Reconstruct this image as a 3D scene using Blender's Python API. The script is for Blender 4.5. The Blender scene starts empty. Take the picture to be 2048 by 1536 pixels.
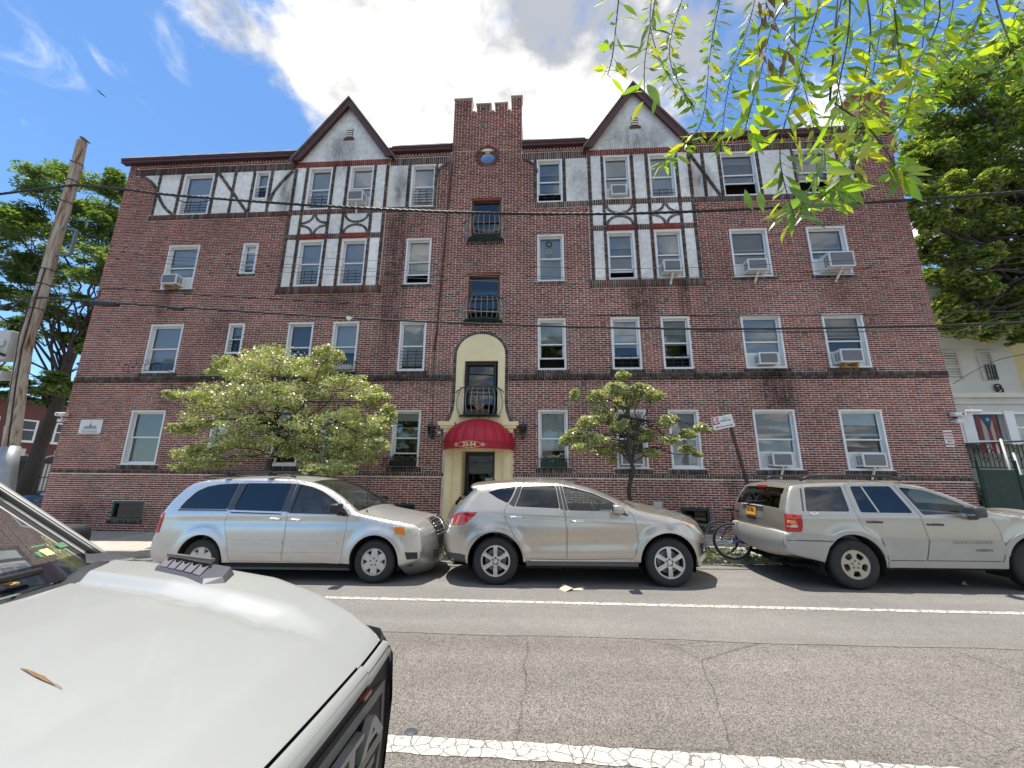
import bpy, bmesh, math, random
import numpy as np
from mathutils import Vector, Matrix, noise as mnoise
from mathutils.geometry import delaunay_2d_cdt
random.seed(7); RNG = np.random.default_rng(7)
SC = bpy.context.scene
COL = SC.collection
R = math.radians
# ------------------------------------------------------------------ camera, sky, sun, exposure
CAMH = 1.76
FPX, PITCH, ROLL, YAW = 789.67, R(12.943), R(0.5236), R(3.728)   # in pixels of a 2048 wide frame
cam = bpy.data.cameras.new('camera'); camo = bpy.data.objects.new('camera', cam); COL.objects.link(camo)
cam.sensor_width = 36; cam.lens = 36 * FPX / 2048; cam.clip_end = 800; cam.clip_start = 0.05
camo.location = (0, 0, CAMH)
camo.rotation_euler = (Matrix.Rotation(YAW, 3, 'Z') @ Matrix.Rotation(R(90) + PITCH, 3, 'X') @ Matrix.Rotation(ROLL, 3, 'Z')).to_euler()
SC.camera = camo
SUN_EL, SUN_AZ = R(79.5), R(-55)       # sun high behind the building, a little to the left; azimuth from +Y towards +X
sun = bpy.data.lights.new('sun', 'SUN'); sun.energy = 2.0; sun.angle = R(0.5); sun.color = (1, .95, .87)
suno = bpy.data.objects.new('sun', sun); COL.objects.link(suno)
_d = Vector((math.sin(SUN_AZ) * math.cos(SUN_EL), math.cos(SUN_AZ) * math.cos(SUN_EL), math.sin(SUN_EL)))
suno.rotation_euler = _d.to_track_quat('Z', 'Y').to_euler(); suno.location = (0, 0, 30)
VS = SC.view_settings
SC.display_settings.display_device = 'sRGB'
VS.view_transform = 'Standard'; VS.look = 'None'; VS.gamma = 1; VS.use_curve_mapping = False; VS.exposure = 1.72

def make_world():
    w = bpy.data.worlds.new('World'); SC.world = w; w.use_nodes = True
    nt = w.node_tree; N = nt.nodes; L = nt.links; N.clear()
    out = N.new('ShaderNodeOutputWorld'); bg = N.new('ShaderNodeBackground'); bg.inputs[1].default_value = 0.15
    sky = N.new('ShaderNodeTexSky'); sky.sky_type = 'NISHITA'; sky.sun_disc = False
    sky.sun_elevation = SUN_EL; sky.sun_rotation = SUN_AZ; sky.altitude = 0; sky.air_density = 1.0; sky.dust_density = 0.1; sky.ozone_density = 3.0
    tc = N.new('ShaderNodeTexCoord')
    sep = N.new('ShaderNodeSeparateXYZ'); L.new(tc.outputs['Generated'], sep.inputs[0])
    def M(op, a, b=None, c=None):
        n = N.new('ShaderNodeMath'); n.operation = op
        for i, v in enumerate((a, b, c)):
            if v is None: continue
            if isinstance(v, (int, float)): n.inputs[i].default_value = v
            else: L.new(v, n.inputs[i])
        return n.outputs[0]
    # a flat cloud deck: direction projected on a plane overhead
    zc = M('MAXIMUM', M('ADD', sep.outputs[2], 0.12), 0.03)
    u = M('DIVIDE', sep.outputs[0], zc); v = M('DIVIDE', sep.outputs[1], zc)
    cmb = N.new('ShaderNodeCombineXYZ'); L.new(u, cmb.inputs[0]); L.new(v, cmb.inputs[1]); cmb.inputs[2].default_value = 3.1
    def noise(scale, detail, rough, dist=0.0, off=(0, 0, 0)):
        mp = N.new('ShaderNodeMapping'); L.new(cmb.outputs[0], mp.inputs[0]); mp.inputs['Location'].default_value = off
        n = N.new('ShaderNodeTexNoise'); n.inputs['Scale'].default_value = scale; n.inputs['Detail'].default_value = detail
        n.inputs['Roughness'].default_value = rough; n.inputs['Distortion'].default_value = dist
        L.new(mp.outputs[0], n.inputs['Vector']); return n.outputs['Fac']
    big = noise(CL_SCALE, 9, .58, .25, CL_OFF)
    # where the broad banks lie: one over and right of the building, open blue to the left
    bank = N.new('ShaderNodeMapRange'); bank.interpolation_type = 'SMOOTHSTEP'
    L.new(M('SUBTRACT', u, M('MULTIPLY', v, CL_TILT)), bank.inputs[0])
    for i, x in enumerate((CL_X0, CL_X1, -0.17, 0.085)): bank.inputs[i + 1].default_value = x
    dens = M('ADD', big, bank.outputs[0])
    ramp = N.new('ShaderNodeMapRange'); ramp.interpolation_type = 'SMOOTHSTEP'
    L.new(dens, ramp.inputs[0])
    for i, x in enumerate((.52, .62, 0, 1)): ramp.inputs[i + 1].default_value = x
    wisp = N.new('ShaderNodeMapRange'); wisp.interpolation_type = 'SMOOTHSTEP'
    L.new(noise(3.4, 7, .62, .9, (4, 2, 1)), wisp.inputs[0])
    for i, x in enumerate((.60, .80, 0, .40)): wisp.inputs[i + 1].default_value = x
    cov = M('MAXIMUM', ramp.outputs[0], wisp.outputs[0])
    thick = N.new('ShaderNodeMapRange'); L.new(noise(CL_SCALE * 2.1, 6, .55, .1, (1.5, .3, 2)), thick.inputs[0])
    for i, x in enumerate((.45, .70, 0, 1)): thick.inputs[i + 1].default_value = x
    cc = N.new('ShaderNodeMix'); cc.data_type = 'RGBA'; L.new(thick.outputs[0], cc.inputs[0])
    cc.inputs[6].default_value = (CL_DARK[0], CL_DARK[1], CL_DARK[2], 1); cc.inputs[7].default_value = (CL_LITE[0], CL_LITE[1], CL_LITE[2], 1)
    skyg = N.new('ShaderNodeMix'); skyg.data_type = 'RGBA'; skyg.blend_type = 'MULTIPLY'; skyg.inputs[0].default_value = 1
    L.new(sky.outputs[0], skyg.inputs[6]); skyg.inputs[7].default_value = (*SKY_TINT, 1)
    mx = N.new('ShaderNodeMix'); mx.data_type = 'RGBA'; L.new(cov, mx.inputs[0]); L.new(skyg.outputs[2], mx.inputs[6]); L.new(cc.outputs[2], mx.inputs[7])
    L.new(mx.outputs[2], bg.inputs[0]); L.new(bg.outputs[0], out.inputs[0])
CL_SCALE, CL_OFF, CL_TILT, CL_X0, CL_X1 = 1.75, (0.2, 0.1, 0), 0.10, -0.95, -0.35
CL_DARK, CL_LITE, SKY_TINT = (1.10, 1.16, 1.28), (4.6, 4.35, 3.95), (.30, .385, .44)
make_world()

# ------------------------------------------------------------------ measuring: a pixel of the 2048x1536 photograph to a point on a plane
def ray(px, py):
    a, b = px - 1024, py - 768
    cr, sr = math.cos(ROLL), math.sin(ROLL)
    x = (a * cr + b * sr) / FPX; z = -(-a * sr + b * cr) / FPX
    c, s = math.cos(PITCH), math.sin(PITCH)
    y, z = c - z * s, s + z * c
    c, s = math.cos(YAW), math.sin(YAW)
    return Vector((x * c - y * s, x * s + y * c, z))
def at(px, py, Y): 
    r = ray(px, py); return r * (Y / r.y) + Vector((0, 0, CAMH))
def atz(px, py, z):
    r = ray(px, py); return r * ((z - CAMH) / r.z) + Vector((0, 0, CAMH))
YF = 11.735                      # the facade's plane
def fx(px, py): 
    p = at(px, py, YF); return p.x, p.z
SLOPE = 0.012
def gz(x): return SLOPE * x      # the street climbs gently to the right

# ------------------------------------------------------------------ materials
MATS = {}
def nodes(name):
    m = bpy.data.materials.new(name); m.use_nodes = True; nt = m.node_tree
    return m, nt, nt.nodes['Principled BSDF']
def mat(name, col, rough=.6, metal=0.0, spec=.5, var=0.0, vscale=6.0, bump=0.0, bscale=60.0, attr=False, coat=0.0, stain=False, dirt=0.0):
    if name in MATS: return MATS[name]
    m, nt, b = nodes(name); N = nt.nodes; L = nt.links
    b.inputs['Roughness'].default_value = rough; b.inputs['Metallic'].default_value = metal
    b.inputs['Specular IOR Level'].default_value = spec; b.inputs['Coat Weight'].default_value = coat; b.inputs['Coat Roughness'].default_value = .04
    rgb = N.new('ShaderNodeRGB'); rgb.outputs[0].default_value = (*col, 1); cur = rgb.outputs[0]
    if attr:
        a = N.new('ShaderNodeAttribute'); a.attribute_name = 'Col'; cur = a.outputs['Color']
    geo = N.new('ShaderNodeNewGeometry')
    def mul(cur, fac):
        x = N.new('ShaderNodeMix'); x.data_type = 'RGBA'; x.blend_type = 'MULTIPLY'; x.inputs[0].default_value = 1
        L.new(cur, x.inputs[6]); L.new(fac, x.inputs[7]); return x.outputs[2]
    tc = N.new('ShaderNodeTexCoord')
    if var:
        n = N.new('ShaderNodeTexNoise'); n.inputs['Scale'].default_value = vscale; n.inputs['Detail'].default_value = 5; n.inputs['Roughness'].default_value = .62
        L.new(tc.outputs['Object'], n.inputs['Vector'])
        mr = N.new('ShaderNodeMapRange'); L.new(n.outputs['Fac'], mr.inputs[0])
        for i, x in enumerate((.3, .7, 1 - var, 1 + var)): mr.inputs[i + 1].default_value = x
        cur = mul(cur, mr.outputs[0])
    if dirt:
        n = N.new('ShaderNodeTexNoise'); n.inputs['Scale'].default_value = 3.5; n.inputs['Detail'].default_value = 8; n.inputs['Roughness'].default_value = .7
        L.new(tc.outputs['Object'], n.inputs['Vector'])
        sp = N.new('ShaderNodeSeparateXYZ'); L.new(tc.outputs['Object'], sp.inputs[0])
        mr = N.new('ShaderNodeMapRange'); L.new(sp.outputs[2], mr.inputs[0])
        for i, x in enumerate((.25, .8, 1, .12)): mr.inputs[i + 1].default_value = x
        mu = N.new('ShaderNodeMath'); mu.operation = 'MULTIPLY'; L.new(mr.outputs[0], mu.inputs[0]); L.new(n.outputs['Fac'], mu.inputs[1])
        mu2 = N.new('ShaderNodeMath'); mu2.operation = 'MULTIPLY'; L.new(mu.outputs[0], mu2.inputs[0]); mu2.inputs[1].default_value = dirt
        x = N.new('ShaderNodeMix'); x.data_type = 'RGBA'; L.new(mu2.outputs[0], x.inputs[0]); L.new(cur, x.inputs[6]); x.inputs[7].default_value = (.33, .30, .25, 1); cur = x.outputs[2]
        x = N.new('ShaderNodeMath'); x.operation = 'MULTIPLY_ADD'; L.new(mu2.outputs[0], x.inputs[0]); x.inputs[1].default_value = .5; x.inputs[2].default_value = rough; L.new(x.outputs[0], b.inputs['Roughness'])
    if stain:
        cur = mul(cur, stain_fac(nt, geo))
    L.new(cur, b.inputs['Base Color'])
    if bump:
        n = N.new('ShaderNodeTexNoise'); n.inputs['Scale'].default_value = bscale; n.inputs['Detail'].default_value = 4
        L.new(tc.outputs['Object'], n.inputs['Vector'])
        bp = N.new('ShaderNodeBump'); bp.inputs['Strength'].default_value = bump; bp.inputs['Distance'].default_value = .01
        L.new(n.outputs['Fac'], bp.inputs['Height']); L.new(bp.outputs[0], b.inputs['Normal'])
    MATS[name] = m; return m
STAINS = []      # (x, z, half width, half height, strength): soot and water streaks on the front wall
def stain_fac(nt, geo):
    N = nt.nodes; L = nt.links
    def M(op, a, b=None, c=None):
        n = N.new('ShaderNodeMath'); n.operation = op
        for i, v in enumerate((a, b, c)):
            if v is None: continue
            if isinstance(v, (int, float)): n.inputs[i].default_value = v
            else: L.new(v, n.inputs[i])
        return n.outputs[0]
    sp = N.new('ShaderNodeSeparateXYZ'); L.new(geo.outputs['Position'], sp.inputs[0])
    mp = N.new('ShaderNodeMapping'); L.new(geo.outputs['Position'], mp.inputs[0]); mp.inputs['Scale'].default_value = (3.2, 1, .9)
    n = N.new('ShaderNodeTexNoise'); n.inputs['Scale'].default_value = 1.6; n.inputs['Detail'].default_value = 7; n.inputs['Roughness'].default_value = .68
    L.new(mp.outputs[0], n.inputs['Vector'])
    tot = None
    for (x, z, w, h, s) in STAINS:
        a = M('DIVIDE', M('SUBTRACT', sp.outputs[0], x), w); c = M('DIVIDE', M('SUBTRACT', sp.outputs[2], z), h)
        d = M('MULTIPLY', M('MAXIMUM', M('SUBTRACT', 1.0, M('ADD', M('MULTIPLY', a, a), M('MULTIPLY', c, c))), 0.0), s)
        tot = d if tot is None else M('MAXIMUM', tot, d)
    k = N.new('ShaderNodeMapRange'); L.new(M('MULTIPLY', tot, M('MULTIPLY_ADD', n.outputs['Fac'], 3.2, -.75)), k.inputs[0])
    for i, x in enumerate((0, 1, 1, .30)): k.inputs[i + 1].default_value = x
    n2 = N.new('ShaderNodeTexNoise'); n2.inputs['Scale'].default_value = .45; n2.inputs['Detail'].default_value = 6; L.new(geo.outputs['Position'], n2.inputs['Vector'])
    k2 = N.new('ShaderNodeMapRange'); L.new(n2.outputs['Fac'], k2.inputs[0])
    for i, x in enumerate((.3, .7, .80, 1.16)): k2.inputs[i + 1].default_value = x
    return M('MULTIPLY', k.outputs[0], k2.outputs[0])
def glass(name, tint, rough=.01, wave=.0, ior=1.5, dust=0.0):
    if name in MATS: return MATS[name]
    m = bpy.data.materials.new(name); m.use_nodes = True; nt = m.node_tree; N = nt.nodes; L = nt.links; N.clear()
    out = N.new('ShaderNodeOutputMaterial'); fr = N.new('ShaderNodeFresnel'); fr.inputs[0].default_value = ior
    t = N.new('ShaderNodeBsdfTransparent'); t.inputs[0].default_value = (*tint, 1)
    g = N.new('ShaderNodeBsdfGlossy'); g.inputs['Roughness'].default_value = rough
    mx = N.new('ShaderNodeMixShader'); L.new(fr.outputs[0], mx.inputs[0]); L.new(t.outputs[0], mx.inputs[1]); L.new(g.outputs[0], mx.inputs[2])
    last = mx.outputs[0]
    if wave:
        tc = N.new('ShaderNodeTexCoord'); n = N.new('ShaderNodeTexNoise'); n.inputs['Scale'].default_value = 2.2; n.inputs['Detail'].default_value = 1
        L.new(tc.outputs['Object'], n.inputs['Vector'])
        bp = N.new('ShaderNodeBump'); bp.inputs['Strength'].default_value = wave; bp.inputs['Distance'].default_value = .05
        L.new(n.outputs['Fac'], bp.inputs['Height']); L.new(bp.outputs[0], g.inputs['Normal']); L.new(bp.outputs[0], fr.inputs['Normal'])
    if dust:
        df = N.new('ShaderNodeBsdfDiffuse'); df.inputs[0].default_value = (.5, .5, .48, 1)
        m2 = N.new('ShaderNodeMixShader'); m2.inputs[0].default_value = dust; L.new(last, m2.inputs[1]); L.new(df.outputs[0], m2.inputs[2]); last = m2.outputs[0]
    L.new(last, out.inputs[0]); MATS[name] = m; return m
def leafmat(name, trans=.5, rough=.45, gloss=.12, tboost=(1.3, 1.25, .6)):
    if name in MATS: return MATS[name]
    m = bpy.data.materials.new(name); m.use_nodes = True; nt = m.node_tree; N = nt.nodes; L = nt.links; N.clear()
    out = N.new('ShaderNodeOutputMaterial'); a = N.new('ShaderNodeAttribute'); a.attribute_name = 'Col'
    d = N.new('ShaderNodeBsdfDiffuse'); L.new(a.outputs['Color'], d.inputs[0])
    t = N.new('ShaderNodeBsdfTranslucent'); x = N.new('ShaderNodeMix'); x.data_type = 'RGBA'; x.blend_type = 'MULTIPLY'; x.inputs[0].default_value = 1
    L.new(a.outputs['Color'], x.inputs[6]); x.inputs[7].default_value = (*tboost, 1); L.new(x.outputs[2], t.inputs[0])
    m1 = N.new('ShaderNodeMixShader'); m1.inputs[0].default_value = trans; L.new(d.outputs[0], m1.inputs[1]); L.new(t.outputs[0], m1.inputs[2])
    g = N.new('ShaderNodeBsdfGlossy'); g.inputs['Roughness'].default_value = rough
    m2 = N.new('ShaderNodeMixShader'); m2.inputs[0].default_value = gloss; L.new(m1.outputs[0], m2.inputs[1]); L.new(g.outputs[0], m2.inputs[2])
    L.new(m2.outputs[0], out.inputs[0]); MATS[name] = m; return m

# ------------------------------------------------------------------ mesh building
def tag(o, label=None, cat=None, group=None, kind=None):
    if label: o['label'] = label
    if cat: o['category'] = cat
    if group: o['group'] = group
    if kind: o['kind'] = kind
    return o
def link(name, me, parent=None, base=None):
    o = bpy.data.objects.new(name, me); COL.objects.link(o)
    if parent is not None:
        o.parent = parent
        b = base if base is not None else parent.get('_base')
        if b is not None: o.matrix_parent_inverse = Matrix.Translation(-Vector(b))
    return o
def empty(name, loc, label, cat, group=None, rz=0, world=True):
    """A thing. With world=True its parts are given in world coordinates."""
    o = bpy.data.objects.new(name, None); COL.objects.link(o); o.location = loc; o.rotation_euler = (0, 0, rz); o.empty_display_size = .1
    if world: o['_base'] = list(loc)
    return tag(o, label, cat, group)
class MB:
    def __init__(s): s.v = []; s.f = []; s.c = []; s.col = None; s.M = None
    def add(s, vs, fs):
        n = len(s.v)
        if s.M is not None: vs = [tuple(s.M @ Vector(v)) for v in vs]
        s.v.extend(vs); s.f.extend([tuple(i + n for i in f) for f in fs])
        if s.col is not None: s.c.extend([s.col] * len(fs))
        return s
    def box(s, x0, x1, y0, y1, z0, z1):
        if x0 > x1: x0, x1 = x1, x0
        if y0 > y1: y0, y1 = y1, y0
        if z0 > z1: z0, z1 = z1, z0
        return s.add([(x0, y0, z0), (x1, y0, z0), (x1, y1, z0), (x0, y1, z0), (x0, y0, z1), (x1, y0, z1), (x1, y1, z1), (x0, y1, z1)],
                     [(0, 3, 2, 1), (4, 5, 6, 7), (0, 1, 5, 4), (1, 2, 6, 5), (2, 3, 7, 6), (3, 0, 4, 7)])
    def bar(s, a, b, w, d, up=(0, 0, 1)):
        a, b = Vector(a), Vector(b); t = (b - a).normalized(); u = t.cross(Vector(up))
        if u.length < 1e-4: u = t.cross(Vector((0, 1, 0)))
        u.normalize(); n = u.cross(t); u *= w / 2; n *= d / 2
        return s.add([tuple(p + i * u + j * n) for p in (a, b) for i, j in ((-1, -1), (1, -1), (1, 1), (-1, 1))],
                     [(0, 1, 2, 3), (7, 6, 5, 4), (0, 4, 5, 1), (1, 5, 6, 2), (2, 6, 7, 3), (3, 7, 4, 0)])
    def tube(s, pts, r, n=6, cap=True, closed=False):
        pts = [Vector(p) for p in pts]; m = len(pts)
        rs = r if isinstance(r, (list, tuple)) else [r] * m
        vs = []; prev = None
        for i, p in enumerate(pts):
            if closed: t = pts[(i + 1) % m] - pts[i - 1]
            else: t = pts[min(i + 1, m - 1)] - pts[max(i - 1, 0)]
            t.normalize()
            if prev is None:
                u = t.orthogonal().normalized()
            else:
                u = (prev - t * prev.dot(t))
                u = u.normalized() if u.length > 1e-6 else t.orthogonal().normalized()
            prev = u; w = t.cross(u)
            for k in range(n):
                a = 2 * math.pi * k / n; vs.append(tuple(p + (u * math.cos(a) + w * math.sin(a)) * rs[i]))
        fs = []
        for i in range(m if closed else m - 1):
            j = (i + 1) % m
            for k in range(n):
                k2 = (k + 1) % n; fs.append((i * n + k, i * n + k2, j * n + k2, j * n + k))
        if cap and not closed:
            fs.append(tuple(range(n - 1, -1, -1))); fs.append(tuple((m - 1) * n + k for k in range(n)))
        return s.add(vs, fs)
    def lathe(s, prof, n=24, axis='z', c=(0, 0, 0), a0=0, a1=2 * math.pi):
        full = abs(a1 - a0 - 2 * math.pi) < 1e-6; k = n if full else n + 1; vs = []
        for (r, h) in prof:
            for i in range(k):
                a = a0 + (a1 - a0) * i / n; x, y = r * math.cos(a), r * math.sin(a)
                p = (x, y, h) if axis == 'z' else ((x, h, y) if axis == 'y' else (h, x, y))
                vs.append((p[0] + c[0], p[1] + c[1], p[2] + c[2]))
        fs = []
        for j in range(len(prof) - 1):
            for i in range(n):
                i2 = (i + 1) % k if full else i + 1
                f = (j * k + i, j * k + i2, (j + 1) * k + i2, (j + 1) * k + i)
                fs.append(f if axis != 'y' else f[::-1])
        return s.add(vs, fs)
    def prism(s, poly, y0, y1):
        """polygon of (x, z) extruded from y0 (front) to y1."""
        n = len(poly)
        return s.add([(x, y0, z) for x, z in poly] + [(x, y1, z) for x, z in poly],
                     [tuple(range(n)), tuple(range(2 * n - 1, n - 1, -1))] + [(i, i + n, (i + 1) % n + n, (i + 1) % n) for i in range(n)])
    def ring(s, x0, x1, z0, z1, w, y0, y1):
        """rectangular picture frame in the xz plane."""
        s.box(x0, x0 + w, y0, y1, z0, z1); s.box(x1 - w, x1, y0, y1, z0, z1)
        s.box(x0 + w, x1 - w, y0, y1, z1 - w, z1); s.box(x0 + w, x1 - w, y0, y1, z0, z0 + w); return s
    def mesh(s, name, m, smooth=False):
        me = bpy.data.meshes.new(name); me.from_pydata(s.v, [], s.f)
        if s.c and len(s.c) == len(s.f):
            at_ = me.attributes.new('Col', 'FLOAT_COLOR', 'FACE'); at_.data.foreach_set('color', np.array(s.c, np.float32).ravel())
        if m is not None: me.materials.append(m)
        if smooth is True: me.polygons.foreach_set('use_smooth', [True] * len(me.polygons))
        elif smooth:
            me.polygons.foreach_set('use_smooth', [True] * len(me.polygons)); me.set_sharp_from_angle(angle=R(smooth))
        me.update(); return me
    def build(s, name, m, parent=None, smooth=False, base=None):
        return link(name, s.mesh(name, m, smooth), parent, base)
def struct(name, mb, m, smooth=False): return tag(mb.build(name, m, None, smooth), kind='structure')
def copy_tree(o, parent=None):
    c = o.copy(); COL.objects.link(c)
    if parent is not None: c.parent = parent; c.matrix_parent_inverse = o.matrix_parent_inverse
    for ch in o.children: copy_tree(ch, c)
    return c
def text_mesh(txt, size, depth=0.004, bold=False, bevel=0):
    cu = bpy.data.curves.new('text', 'FONT'); cu.body = txt; cu.size = size; cu.extrude = depth; cu.align_x = 'CENTER'; cu.align_y = 'CENTER'; cu.resolution_u = 3
    if bold: cu.offset = size * .03
    o = bpy.data.objects.new('text', cu); COL.objects.link(o)
    dg = bpy.context.evaluated_depsgraph_get(); dg.update()
    me = bpy.data.meshes.new_from_object(o.evaluated_get(dg)); bpy.data.objects.remove(o); return me
def text(name, txt, size, M4, m, parent, depth=.004, bold=False):
    me = text_mesh(txt, size, depth, bold); me.transform(M4); me.materials.clear(); me.materials.append(m); return link(name, me, parent)
def facing(x, y, z, rx=90, rz=0, sx=1): return Matrix.Translation((x, y, z)) @ Matrix.Rotation(R(rz), 4, 'Z') @ Matrix.Rotation(R(rx), 4, 'X') @ Matrix.Diagonal((sx, 1, 1, 1))
def P(rng, a, b): return rng.uniform(a, b)
def catmull(pts, n=6, closed=False):
    pts = [np.array(p, float) for p in pts]; out = []; m = len(pts)
    for i in range(m if closed else m - 1):
        g = lambda k: pts[k % m] if closed else pts[min(max(k, 0), m - 1)]
        p0, p1, p2, p3 = g(i - 1), g(i), g(i + 1), g(i + 2)
        for k in range(n):
            t = k / n
            out.append(.5 * ((2 * p1) + (-p0 + p2) * t + (2 * p0 - 5 * p1 + 4 * p2 - p3) * t * t + (-p0 + 3 * p1 - 3 * p2 + p3) * t ** 3))
    if not closed: out.append(pts[-1])
    return out
# ================================================================== the apartment building
XL, XR = -15.235, 11.75
ZE = 12.96                                   # underside of the eaves
BAYS = [(-8.70, -5.20), (1.76, 5.22)]        # half-timbered bays, proud of the wall by BP
BP = 0.05
STAINS += [(7.0, 4.35, .75, 1.15, 1.0), (-4.75, 8.0, .55, 4.3, .85), (-11.4, 4.3, .5, 1.3, .6), (-8.9, 11.6, .45, 1.3, .9), (-4.75, 11.6, .4, 1.2, .9),
           (-10.2, 6.5, .8, .7, .5), (3.3, 7.1, .6, 1.0, .7), (-7.0, 13.1, .7, 1.1, .75), (3.45, 13.0, 1.3, .9, .75), (5.5, 11.4, .6, .8, .7), (1.45, 11.4, .4, .8, .6),
           (-8.0, 2.0, 6.5, .55, .45), (8.5, 1.9, 4, .5, .35), (-2, 4.7, 15, .35, .55), (-13.5, .45, 3, .55, .6), (4, .6, 5, .5, .4), (-12.6, 12.6, 3, .4, .5), (4.6, 7.2, .22, .9, .8), (-12.7, 7.5, .35, .9, .6), (-11.9, 4.2, .5, 1.0, .7), (9.2, 7.4, .5, .8, .4), (-6.3, 7.2, 1.6, .6, .5), (5.6, 1.5, .6, .5, .5), (-9.6, 4.3, 1.2, .5, .4)]
M_BRICK = mat('brick', (.2, .06, .05), .85, spec=.25, attr=True, var=.16, vscale=18, bump=.25, bscale=90, stain=True)
M_MORTAR = mat('mortar', (.92, .76, .68), .95, spec=.15, var=.14, vscale=9, bump=.3, bscale=120, stain=True)
M_STUCCO = mat('stucco', (.82, .80, .77), .95, spec=.15, var=.16, vscale=7, bump=.6, bscale=45, stain=True)
M_CREAM = mat('cream_paint', (.92, .79, .48), .6, var=.07, vscale=2.5, bump=.2, bscale=30)
M_WHITE = mat('white_metal', (.80, .81, .82), .4, var=.05, vscale=3)
M_CAP = mat('capping', (.72, .70, .62), .5, var=.07, vscale=3)
M_MAROON = mat('maroon_paint', (.075, .026, .028), .55, var=.25, vscale=3)
M_SHINGLE = mat('shingles', (.24, .20, .17), .95, var=.35, vscale=5, bump=.5, bscale=12)
M_BROWN = mat('brown_wood', (.16, .065, .035), .6, var=.25, vscale=5)
M_DARKW = mat('dark_wood', (.020, .016, .015), .35, var=.2, vscale=4)
M_ROOMDARK = mat('room_dark', (.030, .030, .034), .9)
M_BLIND = mat('blind', (.80, .84, .90), .7, var=.05, vscale=5)
M_CURT = mat('curtain', (.82, .84, .82), .9, var=.08, vscale=4)
M_IRON = mat('black_iron', (.018, .019, .021), .5)
M_GREENIRON = mat('green_iron', (.012, .040, .030), .45)
M_GREYIRON = mat('worn_iron', (.30, .35, .33), .45, var=.3, vscale=9)
M_GREENW = mat('green_paint', (.010, .045, .042), .45, var=.2, vscale=5)
M_STONE = mat('cap_stone', (.36, .33, .30), .9, var=.2, vscale=6, bump=.3)
G_WIN = glass('window_glass', (.90, .93, .95), wave=.03, ior=2.0)
G_DIM = glass('dim_glass', (.30, .31, .34), wave=.03, ior=1.9)

BLD = empty('apartment_building', (-1.74, YF, .18), 'four-storey red brick apartment building with half-timbered gables and crenellated tower', 'building')
def bpart(mb, name, m, smooth=False, label=None, parent=None):
    o = mb.build(name, m, parent or BLD, smooth, base=BLD['_base'] if parent is None else None)
    if label: o['label'] = label
    return o
def sub(mb, name, m, parent, smooth=False):
    return mb.build(name, m, parent, smooth, base=(0, 0, 0))

# --- openings
CX = {k: (.84 * a - .765, .84 * b - .765) for k, (a, b) in dict(A=(-14.48, -13.12), B=(-11.21, -10.57), C=(-8.76, -7.75), D=(-6.95, -5.94), E=(-4.31, -3.29),
      G=(.95, 1.98), H=(3.65, 4.69), I=(5.46, 6.48), J=(8.30, 9.68), K=(11.12, 12.50)).items()}
ZT = {'1': 3.65, '2': 6.556, '3': 9.53, '4': 12.47}; ZB = {'1': 1.953, '2': 4.893, '3': 7.85, '4': 10.773}; ZBB = {'1': 2.50, '2': 5.523, '3': 8.379, '4': 11.319}
WINS = {}
for c in CX:
    for f in '1234':
        WINS[c + f] = (CX[c][0], CX[c][1], (ZBB if c == 'B' else ZB)[f], ZT[f])
def inbay(x): return any(a < x < b for a, b in BAYS)
def wy(k):   # the plane a window stands in
    return YF - BP if (inbay((WINS[k][0] + WINS[k][1]) / 2) and k[1] in '34') else YF
BASEW = [(-12.9, -11.9, .34, .88), (3.95, 4.74, .36, .90), (-4.14, -3.55, .40, .90), (2.75, 3.25, .40, .95)]
TWIN = {'T4': (-2.22, -1.17, 9.38, 11.0), 'T3': (-2.24, -1.17, 6.5, 8.17)}
RW = (-1.715, 12.74)                          # round window
rect = lambda a, b, c, d: [(a, c), (b, c), (b, d), (a, d)]
def circ(cx, cz, r, n=40, a0=0, a1=360): return [(cx + r * math.cos(R(a0 + (a1 - a0) * i / n)), cz + r * math.sin(R(a0 + (a1 - a0) * i / n))) for i in range(n + (a1 - a0 != 360))]
# arched niche round the door: from the ground up, flaring out below the balcony
NL, NR, NZ, NT = -2.50, -0.985, 5.40, 6.08
def niche(e=0.0):
    r = (NR - NL) / 2 + e; cx = (NL + NR) / 2
    arc = [(cx + r * math.cos(a), NZ + (NT + e - NZ) * math.sin(a)) for a in np.linspace(0, math.pi, 26)]
    l = [(NL - e, 3.95), (NL - .03 - e, 3.65), (NL - .10 - e, 3.42), (NL - .20 - e, 3.20)]
    return [(2 * cx - x, z) for x, z in l[::-1]] + arc + l
NICHE = niche()
DOORBOX = rect(-2.80, -.72, -.3, 3.24)
CURVE_L = catmull([(-14.69, 12.51), (-14.21, 12.2), (-13.93, 11.85), (-13.73, 11.47), (-13.45, 11.09), (-13.1, 10.8)], 5)
CURVE_R = [np.array([2 * -1.74 - x, z]) for x, z in CURVE_L]
ARC_E = [(-3.02 - .49 * math.cos(a), 11.95 + .55 * math.sin(a)) for a in np.linspace(0, math.pi / 2, 12)]
ARC_G = [(2 * -1.74 - x, z) for x, z in ARC_E]
ZH0, ZH1 = 10.80, 12.50                       # the half-timbered band
LT = [tuple(p) for p in CURVE_L[:13]] + [(-13.98, 11.4), (-13.98, ZH0), (-8.7, ZH0), (-8.7, ZH1)]
LE = [(-5.2, ZH0), (-3.45, ZH0), (-3.45, 11.93)] + ARC_E + [(-5.2, ZH1)]
LG = [(1.76, ZH0), (-.05, ZH0), (-.05, 11.93)] + ARC_G + [(1.76, ZH1)]
RT = [tuple(p) for p in CURVE_R[:13]] + [(10.50, 11.4), (10.50, ZH0), (5.22, ZH0), (5.22, ZH1)]
BAYPOLY = [rect(a, b, 7.54, 12.99) for a, b in BAYS]

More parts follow.
